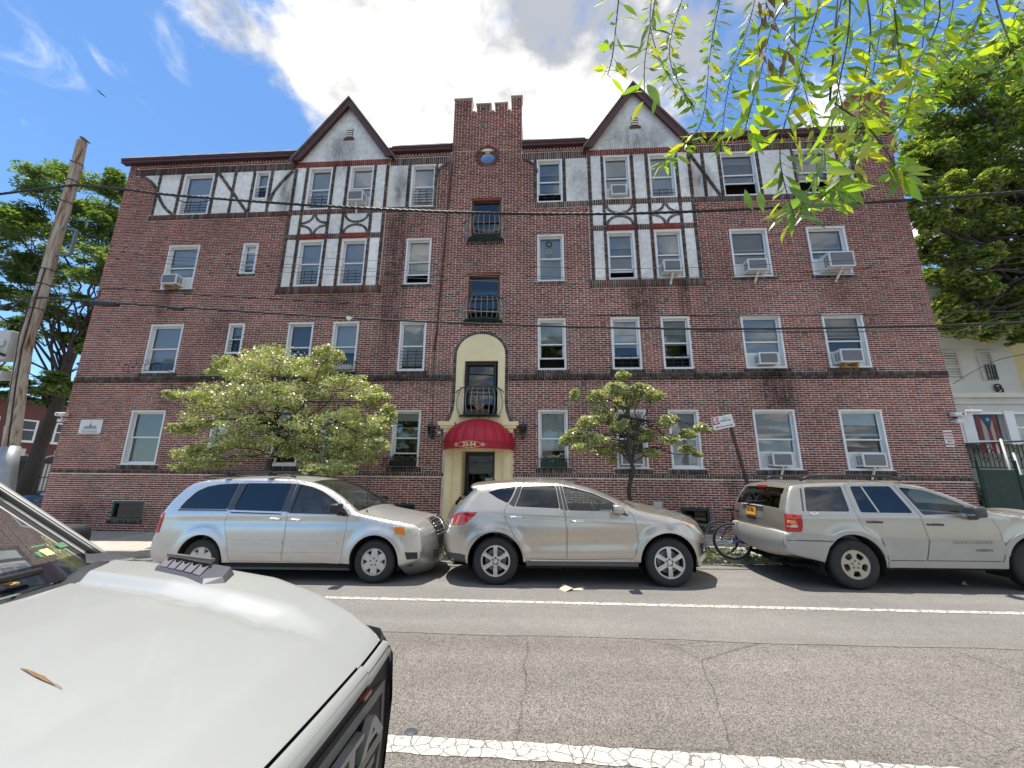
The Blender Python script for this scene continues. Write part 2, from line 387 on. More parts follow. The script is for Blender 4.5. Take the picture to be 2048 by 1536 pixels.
def spans(polys, z, x0, x1):
    """pieces of [x0, x1] at height z that no polygon covers."""
    cut = []
    for p in polys:
        xs = []
        for (ax, az), (bx, bz) in zip(p, p[1:] + p[:1]):
            if (az <= z < bz) or (bz <= z < az): xs.append(ax + (z - az) / (bz - az) * (bx - ax))
        xs.sort(); cut += [(xs[i], xs[i + 1]) for i in range(0, len(xs) - 1, 2)]
    out = []; cur = x0
    for a, b in sorted(cut):
        if b <= cur: continue
        if a > cur: out.append((cur, min(a, x1)))
        cur = max(cur, b)
        if cur >= x1: break
    if cur < x1: out.append((cur, x1))
    return out
PAL = dict(red=[((.285, .080, .058), 5), ((.245, .066, .050), 5), ((.200, .054, .044), 4), ((.33, .11, .075), 1.6), ((.125, .052, .046), 1.6), ((.075, .056, .052), .8), ((.135, .12, .105), .6), ((.28, .13, .10), .7)],
           mix=[((.085, .064, .056), 3), ((.13, .10, .085), 3), ((.18, .075, .058), 2), ((.18, .16, .14), 2), ((.20, .055, .05), 1.2)],
           hot=[((.30, .060, .045), 4), ((.26, .055, .045), 3), ((.22, .05, .04), 1)],
           dark=[((.080, .068, .060), 3), ((.13, .11, .095), 3), ((.18, .155, .135), 2), ((.14, .07, .06), 1)])
PALN = {k: (np.array([c for c, _ in v]), np.cumsum([w for _, w in v]) / sum(w for _, w in v)) for k, v in PAL.items()}
def bcol(p):
    cs, cw = PALN[p]; i = int(np.searchsorted(cw, random.random())); j = random.uniform(.86, 1.14)
    return (*(cs[min(i, len(cs) - 1)] * j), 1.0), min(i, len(cs) - 1)
BR = []        # every brick: (centre x, centre z, width, height, angle, front y, back y, colour, palette, colour index)
def brick(x, z, w, h, ang=0.0, y=YF, proud=.009, pal='red', back=.004):
    c, i = bcol(pal); BR.append((x, z, w, h, ang, y - proud - random.uniform(0, .004), y + back, c, pal, i))
CH, BW, JT = .064, .2205, .0205
def field(x0, x1, z0, z1, holes, y=YF, pal='red'):
    k0 = int(math.floor(z0 / CH)); k = k0
    while k * CH < z1 - .01:
        a, b = max(k * CH, z0), min((k + 1) * CH, z1); zc = (a + b) / 2
        if b - a > .03:
            for (sa, sb) in spans(holes, zc, x0, x1):
                hdr = (k % 6 == 3); x = XL - 1 + (0 if k % 2 else BW / 2) + random.uniform(-.004, .004); n = 0
                per = BW * 1.5 if hdr else BW
                n = int((sa - x) / per) - 1; x += n * per; alt = False
                while x < sb:
                    w = (BW if not alt else BW / 2) if hdr else BW
                    l, r = max(x, sa), min(x + w, sb)
                    if r - l > .035:
                        brick((l + r) / 2, zc, r - l - JT, b - a - JT, y=y, pal='mix' if hdr and alt and random.random() < .35 else pal)
                    x += w; alt = not alt
        k += 1
def soldier(x0, x1, z0, z1, pal='mix', y=YF, proud=.014, holes=(), mod=.073):
    n = max(1, round((x1 - x0) / mod)); d = (x1 - x0) / n
    for i in range(n):
        xc = x0 + (i + .5) * d
        if holes and not spans(holes, (z0 + z1) / 2, xc - .01, xc + .01): continue
        brick(xc, (z0 + z1) / 2, d - .018, z1 - z0 - .012, y=y, proud=proud, pal=pal)
def strip(pts, w=.105, pal='dark', y=YF, proud=.026, mod=.068):
    pts = [np.array(p, float) for p in pts]; seg = [np.linalg.norm(b - a) for a, b in zip(pts, pts[1:])]; L = sum(seg); n = max(1, round(L / mod)); d = L / n
    for i in range(n):
        s = (i + .5) * d; j = 0
        while j < len(seg) - 1 and s > seg[j]: s -= seg[j]; j += 1
        t = (pts[j + 1] - pts[j]) / seg[j]; p = pts[j] + t * s
        brick(p[0], p[1], w + random.uniform(-.006, .006), d - .016, ang=math.atan2(-t[0], t[1]), y=y, proud=proud + random.uniform(-.004, .004), pal=pal, back=.01)
holes = [rect(*WINS[k]) for k in WINS if not (inbay((WINS[k][0] + WINS[k][1]) / 2) and k[1] in '34')] + [rect(*v) for v in TWIN.values()] + [rect(*v) for v in BASEW]
holes += [circ(*RW, .33), niche(.115), DOORBOX, LT, LE, LG, RT] + BAYPOLY
# courses of upright bricks that run across the wall
LSC = [(XL, XR, 1.69, 1.80)]; MID0, MID1 = 4.60, 4.79
bands = [rect(XL, XR, 1.69, 1.80), rect(XL, XR, MID0, MID1), rect(XL + .3, -8.7, 12.5, 12.97), rect(-5.2, -2.98, 12.5, 12.97), rect(-.5, 1.76, 12.5, 12.97), rect(5.22, XR - .3, 12.5, 12.97),
         rect(-14.05, -8.7, 10.56, ZH0), rect(-5.2, -3.42, 10.56, ZH0), rect(-.06, 1.76, 10.56, ZH0), rect(5.22, 10.57, 10.56, ZH0)]
sills = {}
for k, (a, b, z0, z1) in WINS.items():
    if wy(k) != YF or k[1] == '4': continue
    e = .10 if k[0] != 'B' else .07
    if k[1] == '2' and k[0] != 'B': sills[k] = (a - e, b + e, MID1, z0)
    elif k[1] == '1' and k[0] != 'B': sills[k] = (a - e, b + e, 1.80, z0)
    else: sills[k] = (a - e, b + e, z0 - .105, z0)
for k, v in list(TWIN.items()): sills[k] = (v[0] - .13, v[1] + .13, v[2] - .11, v[2])
for i, v in enumerate(BASEW): sills['b%d' % i] = (v[0] - .06, v[1] + .06, v[2] - .10, v[2])
allholes = holes + bands + [rect(*v) for v in sills.values()]
field(XL, XR, -.26, 12.98, allholes)
field(-2.975, -.495, 12.98, 14.66, [circ(*RW, .33)])
for (a, b) in ((-2.975, -2.33), (-2.16, -1.63), (-1.48, -1.02), (-.88, -.495)):
    field(a, b, 14.66, 15.25 if a in (-2.975, -.88) else 14.98, [])
for a, b, z0, z1 in LSC: soldier(a, b, z0, z1, 'dark', holes=[DOORBOX] + [rect(*WINS[k]) for k in WINS if k[1] == '1'])
soldier(XL, XR, 4.655, MID1, 'dark', proud=.03, holes=[niche(.115)])
for x0, x1 in spans([niche(.115)], 4.62, XL, XR):
    x = x0
    while x < x1 - .03:
        w = min(BW, x1 - x); brick(x + w / 2, 4.625, w - JT, .05, proud=.045, pal='dark'); x += w
for v in sills.values(): soldier(*v, 'dark', proud=.035)
for a, b in ((XL + .3, -8.7), (-5.2, -2.98), (-.5, 1.76), (5.22, XR - .3)):
    soldier(a, b, 12.50, 12.79, 'mix'); 
    x = a + .05
    while x < b:                                 # the toothed course under the eaves
        brick(x, 12.925, .055, .07, proud=.035, pal='red'); brick(x + .05, 12.845, .1, .05, pal='red'); x += .115
for a, b in ((-14.03, -8.7), (-5.2, -3.42), (-.06, 1.76), (5.22, 10.55)): soldier(a, b, 10.57, ZH0 - .01, 'mix', proud=.02)
strip([(NL - .06, 3.9)] + [(NL - .06, NZ)], .10); strip([(NR + .06, 3.9), (NR + .06, NZ)], .10)
cxn = (NL + NR) / 2
strip([(cxn + (NR - NL + .12) / 2 * math.cos(a), NZ + (NT + .06 - NZ) * math.sin(a)) for a in np.linspace(math.pi, 0, 30)], .10)
for s in (-1, 1): strip([(cxn + s * ((NR - NL) / 2 + d), z) for d, z in ((.06, 3.9), (.09, 3.65), (.17, 3.42), (.27, 3.2))], .10)
strip([(RW[0] + .39 * math.cos(a), RW[1] + .39 * math.sin(a)) for a in np.linspace(0, 2 * math.pi, 60)], .12, 'mix', proud=.012)
# half-timber strips of stacked bricks
for x in (-13.90, -13.04, -11.71, -10.98, -10.25, -9.57): strip([(x, ZH0), (x, ZH1)])
for x in (-4.48, -3.51, -.02, .97, 5.63, 6.17, 7.41, 8.57, 9.97, 10.42): strip([(x, ZH0), (x, ZH1)])
strip(CURVE_L); strip(CURVE_R); strip(ARC_E); strip(ARC_G)
strip([(-11.62, 12.46), (-10.30, ZH0)], proud=.034); strip([(5.24, 12.46), (6.08, ZH0)], proud=.034)
strip([(-8.80, 12.46), (-9.16, 12.0), (-9.40, 11.6), (-9.50, 11.2)], proud=.034)
yb = YF - BP
BS = [(-8.64, -8.22, -7.22, -6.70, -5.71, -5.26), (1.82, 2.26, 3.26, 3.75, 4.74, 5.16)]
for bi, (a, b) in enumerate(BAYS):
    S = BS[bi]
    soldier(a, b, 12.52, 12.75, 'hot', y=yb)
    soldier(a, b, 10.57, 10.77, 'mix', y=yb); soldier(a, b, 9.60, 9.80, 'mix', y=yb)
    soldier(S[1] + .05, S[2] - .05, 9.59, 9.81, 'hot', y=yb, proud=.02); soldier(S[3] + .05, S[4] - .05, 9.59, 9.81, 'hot', y=yb, proud=.02)
    soldier(a - .05, b + .05, 7.55, 7.83, 'mix', y=yb, proud=.025)
    for i, x in enumerate(S):
        strip([(x, 7.83), (x, 12.5)], .11 if i in (0, 5) else .10, 'mix' if i == 3 else 'dark', y=yb)
    for c, star in ((0, bi == 0), (1, bi == 1)):
        l, r = S[1 + 2 * c] + .05, S[2 + 2 * c] - .05; m = (l + r) / 2; z0, z1 = 9.80, 10.56; zm = (z0 + z1) / 2; rx = (r - l) / 2; rz = (z1 - z0) / 2
        L_ = np.linspace(0, math.pi / 2, 10)
        if star:
            for sx, ex in ((1, l), (-1, r)):
                for sz, ez in ((1, z0), (-1, z1)): strip([(ex + sx * (rx - .04) * math.cos(t), ez + sz * (rz - .05) * math.sin(t)) for t in L_], .085, y=yb, proud=.022)
        else:
            for sz, ez in ((1, z0), (-1, z1)): strip([(m + (rx - .03) * math.cos(t), ez + sz * (rz - .05) * math.sin(t)) for t in np.linspace(0, math.pi, 18)], .085, y=yb, proud=.022)
# window heads of one red course
for v in TWIN.values():
    soldier(v[0] - .02, v[1] + .02, v[3] + .005, v[3] + .06, 'hot', proud=.02, mod=.22)

# --- the bricks that show largest are objects; the rest is one mesh
def prj(x, y, z):
    dz = z - CAMH; c, s = math.cos(YAW), math.sin(YAW); a, b = x * c + y * s, -x * s + y * c
    c, s = math.cos(PITCH), math.sin(PITCH); d = b * c + dz * s; u = -b * s + dz * c
    return 1024 + FPX * a / d, 768 - FPX * u / d
def shown(b):
    x, y = prj(b[0], YF, b[1])
    if b[2] < .19 or b[4] != 0 or not (0 < x < 2048): return -1
    if (1100 < x < 1430 and 730 < y < 1000) or (330 < x < 810 and 680 < y < 960) or (1440 < x < 1500 and y < 1000) or y > 952 + (x - 400) * .004 + (40 if (900 > x > 780) else 0): return -1
    return abs(x - 1024) * .02 + (y - 300) * .05 + (b[2] - .2) * 20
order = sorted(range(len(BR)), key=lambda i: -shown(BR[i])); SINGLE = set(order[:300])
def brick_arrays(rows):
    n = len(rows); V = np.zeros((n, 8, 3), np.float32); C = np.zeros((n, 5, 4), np.float32)
    for q, b in enumerate(rows):
        x, z, w, h, a, y0, y1, c = b[:8]; ca, sa = math.cos(a), math.sin(a)
        for k, (sx, sz) in enumerate(((-1, -1), (1, -1), (1, 1), (-1, 1))):
            jx, jz = random.uniform(-.0025, .0025), random.uniform(-.0025, .0025); dx, dz = sx * w / 2 + jx, sz * h / 2 + jz
            V[q, k] = (x + dx * ca - dz * sa, y0, z + dx * sa + dz * ca); V[q, k + 4] = (V[q, k, 0], y1, V[q, k, 2])
        C[q, :] = c
    F = np.array([(0, 1, 2, 3), (0, 4, 5, 1), (1, 5, 6, 2), (2, 6, 7, 3), (3, 7, 4, 0)], np.int32)
    F = (F[None] + (np.arange(n) * 8)[:, None, None]).reshape(-1, 4)
    return V.reshape(-1, 3), F, C.reshape(-1, 4)
def fast_mesh(name, V, F, C, m, smooth=False):
    me = bpy.data.meshes.new(name); k = F.shape[1]
    me.vertices.add(len(V)); me.vertices.foreach_set('co', np.asarray(V, np.float32).ravel())
    me.loops.add(F.size); me.loops.foreach_set('vertex_index', F.astype(np.int32).ravel())
    me.polygons.add(len(F)); me.polygons.foreach_set('loop_start', np.arange(len(F), dtype=np.int32) * k); me.polygons.foreach_set('loop_total', np.full(len(F), k, np.int32))
    if C is not None:
        a = me.attributes.new('Col', 'FLOAT_COLOR', 'FACE'); a.data.foreach_set('color', np.asarray(C, np.float32).ravel())
    me.materials.append(m); me.update(calc_edges=True); me.validate()
    if smooth: me.polygons.foreach_set('use_smooth', [True] * len(me.polygons))
    return me
rest = [b for i, b in enumerate(BR) if i not in SINGLE]
V, F, C = brick_arrays(rest)
bw = link('brickwork', fast_mesh('brickwork', V, F, C, M_BRICK), BLD); bw['kind'] = 'stuff'
_bm = {}
for i in sorted(SINGLE):
    x, z, w, h, a, y0, y1, c, pal, ci = BR[i]; key = (pal, ci, i % 3)
    if key not in _bm:
        cc = (*(PALN[pal][0][ci] * random.uniform(.88, 1.12)), 1.0)
        v, f, k = brick_arrays([(0, 0, .203, .0465, 0, -.006, .006, cc)]); _bm[key] = fast_mesh('brick', v, f, k, M_BRICK)
    o = bpy.data.objects.new('brick', _bm[key]); COL.objects.link(o); o.parent = BLD; o.matrix_parent_inverse = Matrix.Translation(-Vector(BLD['_base']))
    o.location = (x, y0 + .006, z); o.scale = (w / .203, 1, h / .0465)

# --- the mortar wall behind the bricks, with holes
def pierced(mb, x0, x1, z0, z1, hs, y, depth=.16):
    xs = sorted({x0, x1, *[v for h in hs for v in h[:2] if x0 < v < x1]}); zs = sorted({z0, z1, *[v for h in hs for v in h[2:] if z0 < v < z1]})
    for za, zb in zip(zs, zs[1:]):
        for xa, xb in zip(xs, xs[1:]):
            xm, zm = (xa + xb) / 2, (za + zb) / 2
            if any(h[0] < xm < h[1] and h[2] < zm < h[3] for h in hs): continue
            mb.add([(xa, y, za), (xb, y, za), (xb, y, zb), (xa, y, zb)], [(0, 1, 2, 3)])
    for a, b, c, d in hs:
        mb.add([(a, y, c), (b, y, c), (b, y, d), (a, y, d), (a, y + depth, c), (b, y + depth, c), (b, y + depth, d), (a, y + depth, d)], [(0, 4, 5, 1), (1, 5, 6, 2), (2, 6, 7, 3), (3, 7, 4, 0)])
mh = [v for k, v in WINS.items()] + list(TWIN.values()) + BASEW + [(-2.24, -1.2, .19, 5.21), (-2.05, -1.38, 12.4, 13.08)]
mw = MB(); pierced(mw, XL, XR, -.5, 12.98, mh, YF)
mw.add([(XL, YF, -.5), (XL, YF + 14, -.5), (XL, YF + 14, 12.98), (XL, YF, 12.98), (XR, YF, -.5), (XR, YF + 14, -.5), (XR, YF + 14, 12.98), (XR, YF, 12.98)], [(0, 3, 2, 1), (4, 5, 6, 7), (1, 2, 6, 5)])
# tower above the eaves
tx0, tx1 = -2.98, -.49
mw.add([(tx0, YF, 12.98), (tx1, YF, 12.98), (tx1, YF, 14.66), (tx0, YF, 14.66)], [(0, 1, 2, 3)])
for (a, b, h) in ((tx0, -2.33, 15.25), (-2.16, -1.63, 14.98), (-1.48, -1.02, 14.98), (-.88, tx1, 15.25)): mw.box(a, b, YF + .001, YF + .32, 14.66, h)
mw.box(tx0, tx1, YF + .001, YF + 2.4, 12.98, 14.66)
bpart(mw, 'wall', M_MORTAR)
for bi, (a, b) in enumerate(BAYS):
    bm_ = MB(); hs = [WINS[k] for k in WINS if k[1] in '34' and a < WINS[k][0] < b]
    pierced(bm_, a - .0, b + .0, 7.55, 12.78, hs, yb); 
    bm_.add([(a, yb, 7.55), (a, YF, 7.55), (a, YF, 12.78), (a, yb, 12.78), (b, yb, 7.55), (b, YF, 7.55), (b, YF, 12.78), (b, yb, 12.78)], [(0, 1, 2, 3), (4, 7, 6, 5), (0, 4, 5, 1)])
    bpart(bm_, 'bay', M_MORTAR)
for (a, b, h) in ((tx0, -2.33, 15.25), (-2.16, -1.63, 14.98), (-1.48, -1.02, 14.98), (-.88, tx1, 15.25)): bpart(MB().box(a - .02, b + .02, YF - .03, YF + .36, h, h + .06), 'coping', M_STONE)
for a, b in ((-2.33, -2.16), (-1.63, -1.48), (-1.02, -.88)): bpart(MB().box(a + .021, b - .021, YF - .03, YF + .36, 14.66, 14.70), 'coping', M_STONE)

# --- stucco panels between the strips
def panel(poly, y=YF, proud=.008): bpart(MB().prism(poly, y - proud, y + .002), 'stucco_panel', M_STUCCO)
e = .045
for a, b in ((-13.90, -13.04), (-11.71, -10.98), (-10.98, -10.25), (-5.24, -4.48), (.97, 1.80), (5.63, 6.17), (5.28, 5.63), (7.41, 8.57), (9.97, 10.42)):
    if b - a > .15: panel(rect(a + e, b - e, ZH0, ZH1))
panel([(-14.64, ZH1)] + [tuple(p) for p in CURVE_L[1:13]] + [(-13.94, ZH1)]); 
panel([(11.16, ZH1)] + [tuple(p) for p in CURVE_R[1:13]] + [(10.46, ZH1)])
panel(rect(-10.2, -9.62, ZH0, 11.23)); panel(rect(-9.53, -8.72, ZH0, ZH1))
panel([(-3.46, 12.0)] + ARC_E[1:-1] + [(-3.04, ZH1), (-3.46, ZH1)]); panel([(-.06, 12.0)] + ARC_G[1:-1] + [(-.46, ZH1), (-.06, ZH1)])
for bi, S in enumerate(BS):
    for i in (0, 2, 4):
        for z0, z1 in ((7.84, 9.59), (9.81, 10.56), (10.78, 12.51)): panel(rect(S[i] + e, S[i + 1] - e, z0, z1), yb)
    for i in (1, 3): panel(rect(S[i] + e, S[i + 1] - e, 9.82, 10.55), yb)

# --- gables, eaves and roof
GAB = [(-6.90, 15.33, -8.76, -5.05, 12.72), (3.44, 15.33, 1.66, 5.37, 12.72)]
def eave(x0, x1, worn=0):
    e = MB(); y0 = YF - .15
    e.box(x0, x1, y0, YF + .02, ZE + .02, ZE + .05)                 # soffit
    e.box(x0, x1, y0 - .025, y0, ZE, ZE + .16)                      # fascia
    e.box(x0, x1, y0 - .045, y0 - .026, ZE + .10, ZE + .18)
    bpart(e, 'eaves', M_MAROON)
    r = MB(); n = max(1, int((x1 - x0) / .35)); zz = lambda x: .012 * math.sin(x * 3.1) + random.uniform(-.008, .008)
    rows = [(y0 - .06, ZE + .185), (y0 + .16, ZE + .42), (y0 + .17, ZE + .44), (y0 + .36, ZE + .63), (y0 + .8, ZE + .98), (y0 + 1.4, ZE + 1.34)]
    g = [[(x0 + (x1 - x0) * i / n, y, z + zz(i)) for i in range(n + 1)] for y, z in rows]
    vs = [p for row in g for p in row]; r.add(vs, [(j * (n + 1) + i, j * (n + 1) + i + 1, (j + 1) * (n + 1) + i + 1, (j + 1) * (n + 1) + i) for j in range(len(rows) - 1) for i in range(n)])
    r.add([(x0, y0 - .06, ZE + .183), (x1, y0 - .06, ZE + .183), (x1, y0 - .06, ZE + .165), (x0, y0 - .06, ZE + .165)], [(0, 1, 2, 3)])
    bpart(r, 'roof', M_SHINGLE)
eave(XL - .22, -8.55); eave(-5.12, tx0 - .01); eave(tx1 + .01, 1.72); eave(5.24, XR + .12)
flat = MB(); flat.add([(XL, YF + 1, ZE + 1.33), (XR, YF + 1, ZE + 1.33), (XR, YF + 14, ZE + 1.33), (XL, YF + 14, ZE + 1.33)], [(0, 1, 2, 3)]); bpart(flat, 'roof', M_SHINGLE)
for gi, (ax, az, lx, rx, bz) in enumerate(GAB):
    t = MB(); il, ir = BAYS[gi]; tri = [(il - .05, 12.76), (ir + .05, 12.76), (ir + .05, 12.9), (ax, az - .15), (il - .05, 12.9)]
    t.prism(tri, yb - .01, yb + .2)
    bpart(t, 'gable_wall', M_STUCCO)
    y0 = YF - .25
    for sx, ex in ((-1, lx), (1, rx)):
        n = Vector((az - bz, 0, abs(ax - ex))).normalized() * 1.0; nx, nz = sx * n.x, n.z
        o0, o1 = (ex, bz), (ax, az); w = .30
        i0, i1 = (ex - sx * .27, bz - .02), (ax, az - .34)
        bd = MB(); bd.prism([o0, i0, i1, o1] if sx < 0 else [o0, o1, i1, i0], y0, y0 + .045)          # barge board
        bpart(bd, 'barge_board', M_MAROON)
        sf = MB(); sf.prism([(o0[0], o0[1] - .02), (i0[0], i0[1] + .12), (i1[0], i1[1] + .16), (o1[0], o1[1] - .05)] if sx < 0 else [(o0[0], o0[1] - .02), (o1[0], o1[1] - .05), (i1[0], i1[1] + .16), (i0[0], i0[1] + .12)], y0 + .046, yb - .012)
        bpart(sf, 'soffit', M_MAROON)
        rf = MB(); q = .05
        rf.add([(o0[0] + nx * .0 + sx * .05, y0 - .05, o0[1] + .0), (o1[0], y0 - .05, o1[1] + .06), (o1[0], y0 + 5, o1[1] + .06), (o0[0] + sx * .05, y0 + 5, o0[1]),
                (o0[0] + sx * .05, y0 - .05, o0[1] - .05), (o1[0], y0 - .05, o1[1] + .003), (o1[0], y0 + 5, o1[1] + .003), (o0[0] + sx * .05, y0 + 5, o0[1] - .05)], [(0, 1, 2, 3), (4, 7, 6, 5), (0, 4, 5, 1), (1, 5, 6, 2), (3, 7, 4, 0)])
        bpart(rf, 'roof', M_SHINGLE)
    vx, vz = ax + (.02 if gi else .08), 13.72 if gi == 0 else 13.66
    v = MB(); v.box(vx - .13, vx + .13, yb - .015, yb - .012, vz, vz + .42); vp = bpart(v, 'vent', mat('vent_shade', (.06, .055, .05), .9))
    s = MB()
    for i in range(4): s.box(vx - .12, vx + .12, yb - .05, yb - .016, vz + .055 + i * .095, vz + .095 + i * .095)
    sub(s, 'louvre', M_CAP, vp)
    vs_ = MB()
    for i in range(4): vs_.box(vx - .2 + i * .1 + .008, vx - .1 + i * .1 - .008, yb - .05, yb + .01, vz - .09, vz - .01)
    sub(vs_, 'vent_sill', mat('sill_brick', (.13, .07, .06), .9, var=.3), vp)
# drain pipe beside the tower
dp = MB(); pts = [fx(905, 330), fx(898, 400), fx(884, 560), fx(876, 650), fx(870, 700)]
dp.tube([(x, YF - .07, z) for x, z in pts], .03, 8); bpart(dp, 'drain_pipe', M_MAROON, True)
cb = MB(); pts = [fx(870, 690), fx(866, 760), fx(866, 850)]; cb.tube([(x, YF - .02, z) for x, z in pts], .008, 5); bpart(cb, 'wall_cable', M_IRON)

# --- windows
def window(key, x0, x1, z0, z1, y, mode=None, blind=1.0, guard=None, meet=.5, glassm=None, trim=None, tone=None):
    """white double-hung window; mode 'low' has the lower sash pushed up, 'top' the upper one let down, 'ac' an air conditioner below the raised sash."""
    fm = trim or M_WHITE; fw = .052; D = .15
    f = MB(); f.ring(x0, x1, z0, z1, fw, y - .022, y + D); f.box(x0 - .01, x1 + .01, y - .032, y - .023, z1 - .055, z1 + .012)
    f.box(x0 + fw, x1 - fw, y + .02, y + D, z0 + fw - .001, z0 + fw + .018)
    w = bpart(f, 'window', fm)
    cp = MB(); trim or cp.box(x0 + .004, x1 - .004, y - .036, y - .0325, z1 - .052, z1 + .008); trim or sub(cp, 'head_capping', M_CAP, w)
    a, b, c, d = x0 + fw + .004, x1 - fw - .004, z0 + fw + .02, z1 - fw - .002; h = d - c; zm = c + h * meet; sw = .042 if key[0] != 'B' else .032
    def sash(za, zb, yy):
        s = MB(); s.ring(a, b, za, zb, sw, yy, yy + .03); so = sub(s, 'sash', fm, w)
        g = MB(); g.add([(a + sw, yy + .016, za + sw), (b - sw, yy + .016, za + sw), (b - sw, yy + .016, zb - sw), (a + sw, yy + .016, zb - sw)], [(0, 1, 2, 3)]); sub(g, 'pane', glassm or G_WIN, w)
    up, lo = (zm - .02, d), (c, zm + .02)
    if mode == 'top': up = (zm - .02 - h * .20, d - h * .20)
    if mode == 'low': lo = (c + h * .20, zm + .02 + h * .20)
    if mode == 'low2': lo = (c + h * .30, zm + .02 + h * .30)
    if mode == 'ac': lo = (c + .40, zm + .16)
    sash(*up, y + .075); sash(*lo, y + .108)
    if blind:
        zb_ = d - h * blind; bl = MB()
        if tone == 'slat':
            n = int((d - zb_) / .045)
            for i in range(n): z = d - i * .045; bl.add([(a, y + .150, z), (b, y + .150, z), (b, y + .168, z - .047), (a, y + .168, z - .047)], [(3, 2, 1, 0)])
            sub(bl, 'blind', mat('slat_blind', (.80, .83, .87), .6), w)
        elif tone == 'curtain':
            n = 26; xs = np.linspace(a, b, n + 1); bl.add([(x, y + .20 + .022 * math.sin(i * 1.55 + math.sin(i)), z) for z in (zb_, d) for i, x in enumerate(xs)], [(i, i + 1, n + 2 + i, n + 1 + i) for i in range(n)])
            sub(bl, 'curtain', M_CURT, w, True)
        else:
            bl.add([(a, y + .17, zb_), (b, y + .17, zb_), (b, y + .17, d), (a, y + .17, d)], [(0, 1, 2, 3)]); bl.box(a, b, y + .16, y + .18, zb_ - .02, zb_)
            sub(bl, 'blind', M_BLIND if tone is None else mat('blind_' + tone, dict(grey=(.48, .52, .54), white=(.86, .88, .90), dim=(.20, .21, .23), blue=(.42, .55, .72))[tone], .8, var=.06, vscale=4), w)  # blue tone: sky reflected in the panes, painted as a sheet behind them
    if guard:
        g = MB(); n = int(guard); gh = .11 * n; yy = y + .035; m = (a + b) / 2; hw = (b - a) / 2
        for i in range(n + 1): g.box(a - .02, b + .02, yy, yy + .012, c + .03 + i * gh / n, c + .045 + i * gh / n)
        for s in (-.36, .36): g.box(m + s * hw - .008, m + s * hw + .008, yy - .013, yy - .001, c, c + gh + .10)
        for s in (-.36, .36): g.box(m - .36 * hw, m + .36 * hw, yy - .012, yy - .002, c + gh + .03, c + gh + .045)
        sub(g, 'window_guard', M_IRON, w)
    return w
WSPEC = dict(A4=dict(guard=4), B4=dict(guard=3, blind=.55), C4=dict(guard=4, blind=.9), D4=dict(mode='ac'), E4=dict(guard=5, blind=.85), G4=dict(mode='low', blind=.7, tone='blue', guard=2), H4=dict(mode='ac', tone='slat'),
  I4=dict(guard=2), J4=dict(mode='low2', blind=.62, tone='blue'), K4=dict(mode='low2', blind=.55, tone='blue'), A3=dict(mode='ac', tone='white'), B3=dict(mode='top', blind=.8, tone='white'), C3=dict(guard=4), D3=dict(guard=4), E3=dict(mode='low', tone='curtain', blind=.75),
  G3=dict(tone='curtain'), H3=dict(mode='low', tone='slat', blind=.85), I3=dict(mode='ac', tone='slat'), J3=dict(mode='ac', tone='grey'), K3=dict(mode='ac', tone='grey'), A2=dict(tone='slat', blind=.8), B2=dict(guard=3, blind=.3, tone='grey'),
  C2=dict(blind=.5, tone='dim'), D2=dict(blind=.6), E2=dict(guard=5, blind=.9), G2=dict(mode='low', blind=.5), H2=dict(mode='low', blind=.55, guard=3), I2=dict(mode='low', blind=.55, tone='slat', guard=3), J2=dict(mode='ac', tone='slat', blind=.9), K2=dict(mode='ac', tone='grey', blind=.35),
  A1=dict(blind=.95, tone='grey'), B1=dict(blind=.6), C1=dict(blind=.3, tone='grey'), D1=dict(blind=.4, tone='dim'), E1=dict(blind=.15, tone='white', mode='low'), G1=dict(blind=.72, tone='curtain'), H1=dict(mode='ac', blind=.8, tone='dim'), I1=dict(tone='slat', mode=None),
  J1=dict(mode='ac', tone='grey', blind=.95), K1=dict(mode='ac', blind=.22, tone='white'))
for k, v in WINS.items(): window(k, *v, wy(k), **WSPEC.get(k, {}))
# stair windows of the tower, brown wood
for k, v in TWIN.items():
    w = window(k, *v, YF + .02, mode='low', blind=0, trim=M_BROWN, meet=.48); w['label'] = 'brown wooden stair window'
# arched niche with the window above the awning
n_ = MB(); NY = YF - .03
def cdt_mesh(outer, hs, y):
    pts = []; ed = []
    for lp in [outer] + hs:
        n0 = len(pts); pts += [Vector(p) for p in lp]; ed += [(n0 + i, n0 + (i + 1) % len(lp)) for i in range(len(lp))]
    r = delaunay_2d_cdt(pts, ed, [], 0, 1e-6); v2 = r[0]; fs = []
    for f in r[2]:
        c = sum((v2[i] for i in f), Vector((0, 0))) / len(f)
        if pip(c, outer) and not any(pip(c, h) for h in hs): 
            a, b, cc = (v2[i] for i in f[:3]); s = (b - a).cross(cc - a)
            fs.append(tuple(f) if s > 0 else tuple(reversed(f)))
    return [(p.x, y, p.y) for p in v2], fs
def pip(c, poly):
    x, z = c; ins = False; j = len(poly) - 1
    for i in range(len(poly)):
        xi, zi = poly[i]; xj, zj = poly[j]
        if (zi > z) != (zj > z) and x < (xj - xi) * (z - zi) / (zj - zi) + xi: ins = not ins
        j = i
    return ins
NW = (-2.27, -1.2, 3.45, 5.2)
nv, nf = cdt_mesh(NICHE, [rect(*NW)], NY); n_.add(nv, nf)
m = len(NICHE); n_.add([(x, NY, z) for x, z in NICHE] + [(x, YF + .01, z) for x, z in NICHE], [(i, (i + 1) % m, (i + 1) % m + m, i + m) for i in range(m)])
hole = rect(*NW); n_.add([(x, NY, z) for x, z in hole] + [(x, YF + .14, z) for x, z in hole], [(i, i + 4, (i + 1) % 4 + 4, (i + 1) % 4) for i in range(4)])
bpart(n_, 'niche', M_CREAM)
